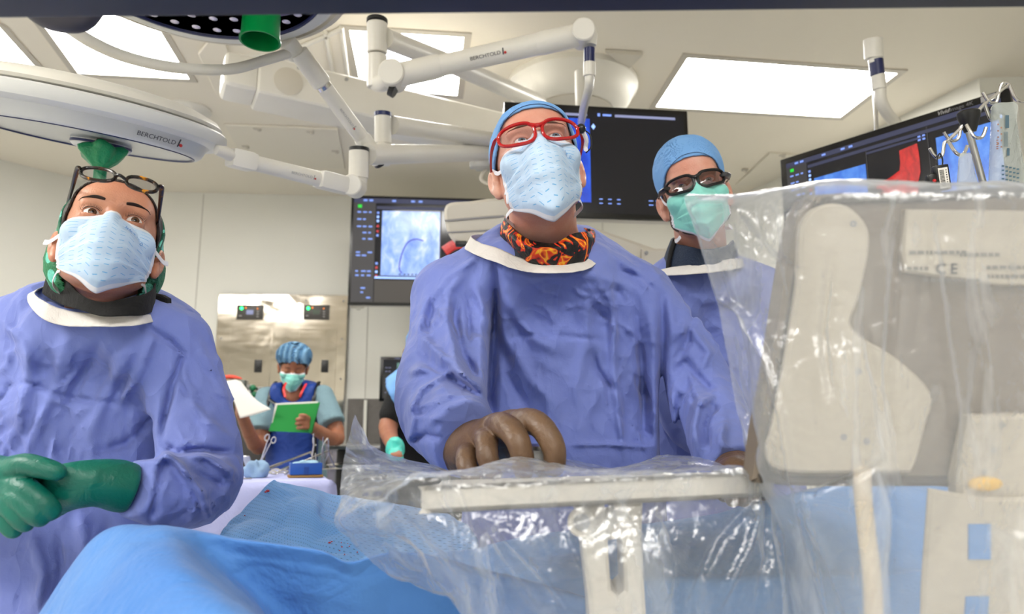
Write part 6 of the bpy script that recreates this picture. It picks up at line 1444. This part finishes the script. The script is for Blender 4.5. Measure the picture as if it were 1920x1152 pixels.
# ================================================================ CONTROL TRAY WITH CLEAR PLASTIC COVER
TR_ = Mat('tray_cream', (200, 194, 182), .4).m
ct = thing('control_tray', W(1100, 940, .8), 'cream control tray on a bracket, wrapped in clear plastic', 'control panel')
zt = 1.098
n0, n1, f1, f0 = W(800, 912, .655), W(1432, 884, .70), W(1400, 884, 1.04), W(850, 900, 1.0)
top = [n0, n1, f1, f0]; top = [np.array([p[0], p[1], p[2]]) for p in top]
nrm = unit(np.cross(n1-n0, f0-n0)); nrm = nrm if nrm[2] > 0 else -nrm
pts = spline([n0+(n1-n0)*.03+(f0-n0)*.0, n0+(n1-n0)*.5, n1-(n1-n0)*.02, n1+(f1-n1)*.04, n1+(f1-n1)*.5, f1, f1+(f0-f1)*.5, f0, f0+(n0-f0)*.5, n0+(f0-n0)*.04], 6, True)
g = G(); g.prism(pts-nrm*.024, nrm, .024, .004); g.build('slab', TR_, ct)
g = G(); g.prism([W(960, 886, .96), W(1024, 882, .96), W(1020, 876, 1.06), W(962, 878, 1.06)], vup, .026, .004); g.build('joystick_base', GREYP, ct)
g = G(); k0 = W(1000, 884, 1.0); g.lathe(k0, vup, [(.02, 0), (.018, .012), (.012, .02), (.016, .028), (.017, .034), (.008, .038)], 24); g.build('joystick', STEEL, ct)
g = G()
g.prism([W(x, y, .70) for x, y in ((1078, 952), (1134, 948), (1140, 1010), (1146, 1110), (1160, 1122), (1172, 1110), (1168, 1010), (1152, 990), (1152, 950), (1206, 944), (1204, 1010), (1212, 1152), (1218, 1400), (1118, 1400), (1106, 1152), (1090, 1010))], FW, .05, .004)
g.build('bracket', TR_, ct, smooth=False)
g = G(); g.cyl(W(1091, 980, .70), W(1091, 980, .685), .014, 28); g.build('hub', TR_, ct); g = G(); g.cyl(W(1091, 980, .686), W(1091, 980, .682), .008, 20); g.build('screw', GREYP, ct)
g = G(); g.tube([W(1120, 985, .72), W(1165, 978, .72)], .016, 20); g.build('hinge_pin', TR_, ct)
g = G(); b_ = W(1165, 1400, .72); g.box([b_[0], b_[1], .3], (.05, .04, .26), bev=.01); g.box([b_[0], b_[1]-.0, .03], (.15, .15, .03), bev=.01); g.build('stand', TR_, ct)
# plastic
def plasticmat(name, haze, tint=(250, 251, 253)):
    m = Mat(name); nt = m.nt
    tr = m.n('BsdfTransparent'); tr.inputs[0].default_value = lin(tint)
    gl = m.n('BsdfGlossy'); gl.inputs['Roughness'].default_value = .12
    df = m.n('BsdfDiffuse'); df.inputs[0].default_value = lin((225, 230, 238)); tl_ = m.n('BsdfTranslucent'); tl_.inputs[0].default_value = lin((225, 230, 238))
    lw = m.n('LayerWeight'); lw.inputs[0].default_value = .4
    st = m.noise(7, 4, .6, 1.2, m.co('Object')); b1 = m.n('Bump'); b1.inputs['Distance'].default_value = .006; m.l(st, b1.inputs['Height'])
    b2 = m.n('Bump'); b2.inputs['Distance'].default_value = .0015; m.l(m.noise(30, 3, .6, 2, m.co('Object')), b2.inputs['Height']); m.l(b1.outputs[0], b2.inputs['Normal'])
    for n_ in (gl, df, tl_, lw): m.l(b2.outputs[0], n_.inputs['Normal'])
    a = m.n('AddShader'); mh = m.n('MixShader'); mh.inputs[0].default_value = .5; m.l(df.outputs[0], mh.inputs[1]); m.l(tl_.outputs[0], mh.inputs[2])
    m1 = m.n('MixShader'); sk = m.ramp(m.noise(1, 4, .55, 1.0, m.co('Object', (26, 26, 5))), [(.5, (0, 0, 0)), (.68, (255, 255, 255))])
    m.l((E(nt, lw.outputs['Facing'])*.35+haze+E(nt, sk)*.22).v, m1.inputs[0]); m.l(tr.outputs[0], m1.inputs[1]); m.l(mh.outputs[0], m1.inputs[2])
    m2 = m.n('MixShader'); m.l((E(nt, lw.outputs['Facing'])._m('POWER', 3)*.6+.075).v, m2.inputs[0]); m.l(m1.outputs[0], m2.inputs[1]); m.l(gl.outputs[0], m2.inputs[2])
    m.l(m2.outputs[0], m.out.inputs[0]); return m.m
PL = plasticmat('clear_plastic_cover', .11)
fA = [([(640, 975), (720, 940), (800, 905), (860, 900)], 7, -.006), ([(700, 1000), (760, 930), (800, 900)], 6, -.005), ([(860, 920), (880, 1000), (870, 1060)], 5, -.006), ([(820, 920), (850, 990), (860, 1040)], 5, -.005), ([(890, 1000), (960, 1080), (1010, 1152)], 7, -.006), ([(930, 990), (1000, 1060), (1070, 1152)], 6, .006), ([(900, 970), (930, 1090), (940, 1152)], 6, -.006),
 ([(1060, 990), (1100, 1080), (1110, 1152)], 6, .005), ([(1230, 960), (1260, 1060), (1240, 1152)], 7, -.006), ([(1420, 930), (1350, 1010), (1290, 1152)], 6, .006), ([(1430, 940), (1400, 1030), (1340, 1152)], 6, -.006), ([(1440, 950), (1440, 1050), (1420, 1152)], 6, .006), ([(700, 1050), (770, 1090), (840, 1115)], 6, -.005), ([(720, 1000), (780, 1050), (800, 1095)], 7, .006), ([(750, 980), (790, 1030), (830, 1100)], 6, -.005)]
sheet('plastic_cover', [
 [(664, 778, .93), (708, 842, .96), (800, 868, 1.01), (900, 896, 1.07), (1040, 862, 1.10), (1165, 880, 1.10), (1262, 850, 1.06), (1380, 882, .99), (1440, 905, .9)],
 [(645, 860, .84), (715, 880, .85), (800, 890, .80), (880, 880, .78), (962, 860, .86), (1080, 880, .86), (1200, 884, .86), (1320, 880, .82), (1432, 888, .78)],
 [(634, 940, .75), (705, 922, .68), (800, 898, .635), (880, 896, .64), (960, 893, .648), (1080, 887, .656), (1200, 883, .664), (1330, 880, .675), (1437, 880, .69)],
 [(628, 985, .72), (690, 975, .655), (790, 962, .615), (880, 964, .622), (980, 960, .632), (1080, 955, .64), (1200, 950, .648), (1330, 942, .66), (1450, 938, .675)],
 [(668, 1028, .73), (735, 1020, .67), (810, 1030, .615), (900, 1040, .60), (1010, 1040, .615), (1100, 1040, .62), (1220, 1040, .625), (1340, 1035, .64), (1460, 1030, .66)],
 [(735, 1075, .74), (790, 1080, .68), (840, 1095, .63), (910, 1110, .60), (1020, 1120, .61), (1110, 1120, .615), (1230, 1120, .62), (1350, 1115, .635), (1475, 1110, .65)],
 [(842, 1118, .73), (855, 1128, .68), (872, 1160, .64), (920, 1260, .60), (1030, 1260, .61), (1120, 1260, .615), (1240, 1260, .62), (1360, 1260, .635), (1500, 1260, .65)]],
 230, 180, PL, 'crumpled clear plastic cover draped over the cream control tray', 'plastic cover', lambda V: .0055*crumple(V, 13, 4)+.0022*crumple(V, 34, 5)+foldfield(V, fA), th=0)
# ================================================================ WRAPPED DISPLAY AT RIGHT
DW = Mat('display_back_grey', (118, 106, 92), .45).m; DI = Mat('display_bracket_cream', (186, 176, 158), .4).m; DD = Mat('display_groove_dark', (60, 54, 48), .6).m
dp = thing('touch_display', W(1680, 900, .66), 'back of a grey display wrapped in clear plastic in the right foreground', 'display')
D0 = .66; ex = lambda x, y, d=D0: W(x, y, d)
out = spline([ex(*p) for p in ((1545, 362), (1800, 360), (2080, 366), (2110, 640), (2060, 912), (1750, 915), (1450, 912), (1420, 880), (1450, 700), (1490, 450), (1512, 385))], 5, True)
g = G(); g.prism(out, FW, .045, .008); g.build('housing', DW, dp)
inn = [ex(x, y, D0-.0005) for x, y in ((1545, 384), (1560, 376), (1700, 372), (2075, 378), (2090, 640), (2045, 900), (1750, 903), (1460, 900), (1436, 872), (1465, 700), (1505, 470), (1520, 410))]
g = G(); g.tube(spline(inn, 5, True), .0045, 8, closed=True); g.build('seam_groove', DD, dp)
g = G(); g.prism([ex(x, y, D0-.001) for x, y in ((1425, 893), (1440, 906), (2050, 908), (2055, 893))], FW, .004, .001); g.build('lower_edge', DD, dp)
arm = spline([ex(x, y, D0-.012) for x, y in ((1505, 420), (1540, 385), (1590, 386), (1628, 425), (1630, 480), (1612, 560), (1600, 618), (1680, 670), (1748, 738), (1738, 800), (1716, 878), (1690, 888), (1600, 888), (1480, 886), (1440, 860), (1455, 780), (1480, 640), (1498, 520))], 4, True)
g = G(); g.prism(arm, FW, .014, .003); g.build('mounting_arm', DI, dp)
for x, y in ((1610, 697), (1582, 820), (1625, 828), (1600, 420)):
    g = G(); g.lathe(ex(x, y, D0-.012), -FW, [(.0035, -.002), (.003, .0005), (.001, 0)], 14); g.build('screw', GREYP, dp)
g = G(); g.prism([ex(x, y, D0-.008) for x, y in ((1700, 392), (2070, 396), (2080, 535), (1880, 536), (1700, 510), (1692, 470))], FW, .012, .002); g.build('label_plate', DI, dp)
lx = unit(W(1900, 470, .65)-W(1700, 468, .65))
pr = Mat('small_print', (120, 116, 110), .5).m; pl_ = lambda x, y: ex(x, y, D0-.0088)
textobj('C E', dp, pl_(1775, 505), lx, -FW, .0135, DARKT, bold=.0002)
g = G()
R = random.Random(2)
for (x0, y0, n_) in ((1705, 470, 9), (1700, 500, 4), (1850, 498, 8), (1800, 474, 7), (1850, 515, 9), (1730, 522, 8)):
    x = x0
    for k in range(n_):
        w_ = 4+R.random()*9; g.quad(pl_(x, y0), pl_(x+w_, y0+.3), pl_(x+w_, y0+7), pl_(x, y0+7)); x += w_+3
g.build('print_marks', pr, dp, smooth=False)
g = G(); g.tube([ex(1616, 880, .642), ex(1618, 930, .63), ex(1626, 1010, .62), ex(1636, 1100, .61), ex(1642, 1300, .60)], .0075, 16, sm=6); 
cbm = Mat('tan_cable', (206, 188, 158), .5); cbm.color(cbm.ramp(cbm.noise(20, 3), [(.3, (198, 178, 146)), (.7, (214, 198, 170))])); g.build('cable', cbm.m, dp)
g = G(); g.prism([ex(x, y, D0-.02) for x, y in ((1822, 782), (1905, 778), (2000, 782), (2000, 1000), (1800, 1000), (1797, 900))], FW, .02, .004); g.build('lower_bracket', DI, dp)
g = G(); g.prism([ex(x, y, D0-.028) for x, y in ((1745, 918), (1850, 935), (2000, 935), (2010, 1400), (1725, 1400), (1732, 1100))], FW, .008, .003)
g.build('stand_plate', DI, dp)
g = G(); g.prism([ex(x, y, D0-.0295) for x, y in ((1817, 984), (1858, 984), (1858, 1050), (1817, 1050))], FW, .002); g.prism([ex(x, y, D0-.0295) for x, y in ((1812, 1120), (1855, 1120), (1850, 1180), (1808, 1180))], FW, .002); g.build('blue_window', DR3, dp, smooth=False)
g = G(); g.ball([0, 0, 0], 1, 20); g.V = [tuple(ex(1848, 908, D0-.022)+v[0]*.0155*RT+v[2]*.0065*UP+v[1]*.003*FW) for v in g.V]; g.build('yellow_latch', Mat('yellow_latch', (226, 178, 62), .4).m, dp)
for x, y in ((1878, 797), (1862, 845), (1845, 886)):
    g = G(); g.lathe(ex(x, y, D0-.02), -FW, [(.003, -.002), (.0025, .0005), (.001, 0)], 12); g.build('screw', GREYP, dp)
g = G(); b_ = W(1870, 1400, .66); g.box([b_[0], b_[1], .32], (.05, .04, .3), bev=.01); g.box([b_[0], b_[1], .03], (.15, .15, .03), bev=.01); g.build('stand', TR_, dp)
fB = [([(1290, 378), (1320, 450), (1338, 510), (1352, 560), (1400, 592), (1440, 680), (1470, 780), (1488, 900), (1500, 960), (1550, 1152)], 6, -.008), ([(1500, 900), (1520, 980), (1560, 1060), (1590, 1152)], 6, -.006), ([(1420, 920), (1460, 1000), (1470, 1152)], 6, .006), ([(1440, 905), (1520, 930), (1620, 890), (1660, 870)], 6, .005), ([(1650, 870), (1680, 960), (1670, 1152)], 10, .006), ([(1690, 400), (1680, 520), (1665, 700), (1690, 900)], 9, .006), ([(1740, 380), (1760, 560), (1790, 760), (1790, 900)], 9, -.006),
 ([(1620, 600), (1650, 740), (1670, 880)], 8, .005), ([(1380, 400), (1440, 480), (1520, 520)], 10, .004), ([(1560, 470), (1540, 620), (1560, 760)], 9, .005), ([(1850, 600), (1830, 760), (1850, 900)], 12, .005), ([(1370, 620), (1385, 740), (1420, 860)], 7, .006), ([(1340, 600), (1360, 700), (1385, 800)], 7, -.005)]
sheet('plastic_cover', [
 [(1330, 374, .84), (1400, 368, .80), (1500, 350, .76), (1570, 345, .74), (1700, 345, .72), (1850, 348, .70), (2050, 352, .70)],
 [(1284, 370, .73), (1375, 372, .70), (1478, 358, .66), (1560, 348, .625), (1700, 348, .61), (1850, 351, .60), (2050, 356, .60)],
 [(1312, 455, .72), (1380, 455, .69), (1440, 450, .65), (1560, 450, .615), (1700, 450, .605), (1850, 450, .595), (2050, 450, .595)],
 [(1344, 560, .715), (1395, 580, .69), (1430, 600, .655), (1560, 600, .61), (1700, 600, .60), (1850, 600, .595), (2050, 600, .59)],
 [(1370, 700, .71), (1405, 730, .69), (1425, 740, .65), (1560, 750, .60), (1700, 750, .595), (1850, 750, .59), (2050, 750, .585)],
 [(1395, 840, .70), (1415, 860, .68), (1430, 880, .645), (1560, 890, .60), (1700, 890, .59), (1850, 890, .585), (2050, 890, .58)],
 [(1428, 930, .69), (1440, 945, .67), (1480, 960, .64), (1570, 970, .605), (1700, 980, .59), (1850, 980, .58), (2050, 980, .575)],
 [(1455, 1040, .68), (1480, 1045, .66), (1520, 1050, .63), (1590, 1060, .60), (1700, 1060, .59), (1850, 1060, .575), (2050, 1060, .57)],
 [(1480, 1300, .68), (1510, 1300, .66), (1550, 1300, .63), (1610, 1300, .60), (1710, 1300, .59), (1850, 1300, .575), (2050, 1300, .57)]],
 220, 220, plasticmat('clear_plastic_display_cover', .24), 'clear plastic bag hanging over the grey display, edge beside the third clinician', 'plastic cover', lambda V: .005*crumple(V*np.array([1, 1, .45]), 11, 14)+.0014*crumple(V, 34, 5)+foldfield(V, fB), th=0)
# ================================================================ IV POLE
iv = thing('iv_pole', [*W(1828, 300, 1.35)[:2], 0], 'steel IV pole with a ladder of double hooks in front of the right monitor', 'IV pole')
d = 1.35; q = lambda *L: [W(x, y, d+(z[0] if z else 0)) for (x, y, *z) in L]
g = G(); pt = W(1815, 240, d); pb = W(1845, 350, d); 
g.tube([pt, pb, pb+(pb-pt)*3], .0062, 16); 
g.tube([pb+(pb-pt)*3, [pb[0]+.12, pb[1], .4], [pb[0]+.12, pb[1], .06]], .012, 16); g.build('pole', STEEL, iv)
g = G(); g.lathe(W(1819, 246, d), unit(W(1815, 203, d)-W(1819, 246, d)), [(.010, -.002), (.012, .004), (.017, .02), (.0195, .028), (.0195, .036), (.015, .04)], 28); g.build('hub', BLACKP, iv)
g = G(); g.tube(q((1892, 158), (1846, 195), (1810, 233), (1775, 266)), .0032, 10); g.build('hook_bar', CHROME, iv)
for a_ in (((1925, 190), (1912, 190), (1902, 182), (1890, 157), (1877, 159), (1869, 189), (1860, 193), (1852, 188), (1843, 173)), ((1846, 195), (1838, 205), (1833, 222), (1826, 232), (1818, 232), (1810, 224), (1803, 211)), ((1846, 195), (1852, 212), (1858, 224), (1866, 214)),
           ((1810, 233), (1802, 238), (1798, 257), (1790, 264), (1780, 262), (1770, 248)), ((1812, 234, -.03), (1825, 255, -.04), (1835, 259, -.04), (1843, 255, -.04), (1849, 239, -.04)), ((1777, 266), (1771, 268), (1767, 290), (1759, 296), (1751, 291), (1743, 278)), ((1779, 266, -.02), (1790, 284, -.03), (1800, 291, -.03), (1808, 287, -.03), (1814, 273, -.03))):
    g = G(); g.tube(q(*a_), .0031, 10, sm=5); g.build('hook', CHROME, iv)
g = G(); 
for k in range(5):
    a_ = 2*math.pi*k/5; g.tube([[pb[0]+.12, pb[1], .07], [pb[0]+.12+.25*math.cos(a_), pb[1]+.25*math.sin(a_), .04]], .012, 10)
g.build('wheel_base', STEEL, iv)
bagm = Mat('iv_bag_film'); tr_ = bagm.n('BsdfTransparent'); tr_.inputs[0].default_value = lin((245, 248, 248)); bagm.b.inputs['Base Color'].default_value = lin((205, 210, 205)); bagm.b.inputs['Roughness'].default_value = .12
bagm.bump((bagm.noise(30, 4, .6, 1.5), 6)); mx = bagm.n('MixShader'); mx.inputs[0].default_value = .4; bagm.l(tr_.outputs[0], mx.inputs[1]); bagm.l(bagm.b.outputs[0], mx.inputs[2]); bagm.l(mx.outputs[0], bagm.out.inputs[0]); bagm = bagm.m
ink = Mat('bag_ink', (70, 96, 110), .6).m; inkr = Mat('bag_ink_brown', (150, 110, 90), .6).m
def bag(outline, dd, lab, name='iv_bag', th=.014):
    P = [W(x, y, d+dd) for x, y in outline]; c = np.mean(P, 0); t = thing(name, c, lab, 'IV bag')
    P = spline(P, 4, True); n_ = len(P); rings = []; K = 7
    V = []; 
    for i in range(-K, K+1):
        s_ = i/K; sc_ = (1-abs(s_)**2.5)**.5 if abs(s_) < 1 else 0
        for p in P: V.append(c+(p-c)*(.0 + .999*max(sc_, .02))+FW*th*np.sign(s_)*(abs(s_)**1.0))
    Fc = [(i*n_+k, i*n_+(k+1) % n_, (i+1)*n_+(k+1) % n_, (i+1)*n_+k) for i in range(2*K) for k in range(n_)]
    mesh('bag_body', V, Fc, bagm, t); return t
t = bag(((1862, 196), (1885, 192), (1905, 193), (1903, 215), (1912, 280), (1924, 352), (1900, 362), (1870, 362), (1856, 352), (1858, 270), (1860, 220)), -.015, 'large clear IV bag hanging from the rightmost hook')
bx = unit(W(1900, 250, d)-W(1870, 250, d))
def inkset(t, dd, rects, m, nm):
    g = G()
    for x0, y0, x1, y1 in rects: g.quad(W(x0, y0, d+dd), W(x1, y0, d+dd), W(x1, y1, d+dd), W(x0, y1, d+dd))
    g.build(nm, m, t, smooth=False)
inkset(t, -.031, [(1882+k*.9, 247, 1882.4+k*.9, 275) for k in range(9)]+[(1885, 216, 1892, 240), (1888, 278, 1893, 292)]+[(1878+(k % 5)*7, 310+8*(k//5)+(k % 5)*1.5, 1883+(k % 5)*7, 313+8*(k//5)+(k % 5)*1.5) for k in range(20)], ink, 'blue_print')
inkset(t, -.031, [(1870+(k % 2)*6, 232+k*6, 1873+(k % 2)*6, 235+k*6) for k in range(8)]+[(1868, 262+k*4, 1872, 264+k*4) for k in range(5)], inkr, 'brown_print')
t2 = bag(((1800, 290), (1812, 287), (1820, 289), (1826, 320), (1835, 362), (1815, 366), (1796, 362), (1797, 320)), -.04, 'small clear IV bag on the middle hook', th=.009)
# barcode device
dv = thing('drip_sensor', W(1763, 330, d-.03), 'small black device with a barcode label hanging from the lowest hook', 'medical device')
g = G(); ux = unit(W(1780, 312, d)-W(1753, 316, d)); uy = np.cross(-FW, ux); uy = uy if uy[2] > 0 else -uy
c = W(1765, 334, d-.02); g.box(c, (.0125, .008, .024), [ux, FW, uy], bev=.003); g.box(c-ux*.018-uy*.006, (.009, .008, .016), [ux, FW, uy], bev=.005); g.build('body', BLACKP, dv)
g = G(); g.tube([c-ux*.012+uy*.012, c-ux*.022+uy*.006, c-ux*.026-uy*.012], .0014, 8, sm=5); g.tube(spline([W(1757, 311, d-.02), W(1757, 298, d-.01), W(1762, 288, d), W(1767, 298, d-.01), W(1767, 311, d-.02)], 5), .0014, 8); g.build('loop', BLACKP, dv)
g = G(); g.ball(c-ux*.019-FW*.009-uy*.004, .0035, 12); g.build('red_button', REDP, dv)
lc = c-FW*.0088; g = G(); g.quad(lc-ux*.0095+uy*.018, lc+ux*.0085+uy*.018, lc+ux*.0085-uy*.020, lc-ux*.0095-uy*.020); lb = g.build('label', pap, dv, smooth=False); ORG[lb.name] = ORG[dv.name]
g = G(); lc = c-FW*.0092; R = random.Random(4); y_ = .014
while y_ > -.016:
    h_ = .0004+R.random()*.0008; g.quad(lc-ux*.0075+uy*y_, lc+ux*.001+uy*y_, lc+ux*.001+uy*(y_-h_), lc-ux*.0075+uy*(y_-h_)); y_ -= h_+.0006+R.random()*.0005
for k in range(7): g.quad(lc+ux*.004+uy*(.014-k*.0045), lc+ux*.006+uy*(.014-k*.0045), lc+ux*.006+uy*(.012-k*.0045), lc+ux*.004+uy*(.012-k*.0045))
g.build('barcode', BLACKP, dv, smooth=False)

# lettering becomes plain mesh
bpy.context.view_layer.update(); dg = bpy.context.evaluated_depsgraph_get()
for o in [o for o in SC.objects if o.type == 'FONT']:
    me = bpy.data.meshes.new_from_object(o.evaluated_get(dg)); n_ = bpy.data.objects.new('lettering' if 'print' not in o.name else 'mask_print', me); COL.objects.link(n_)
    n_.parent = o.parent; n_.matrix_basis = o.matrix_basis.copy(); bpy.data.objects.remove(o)
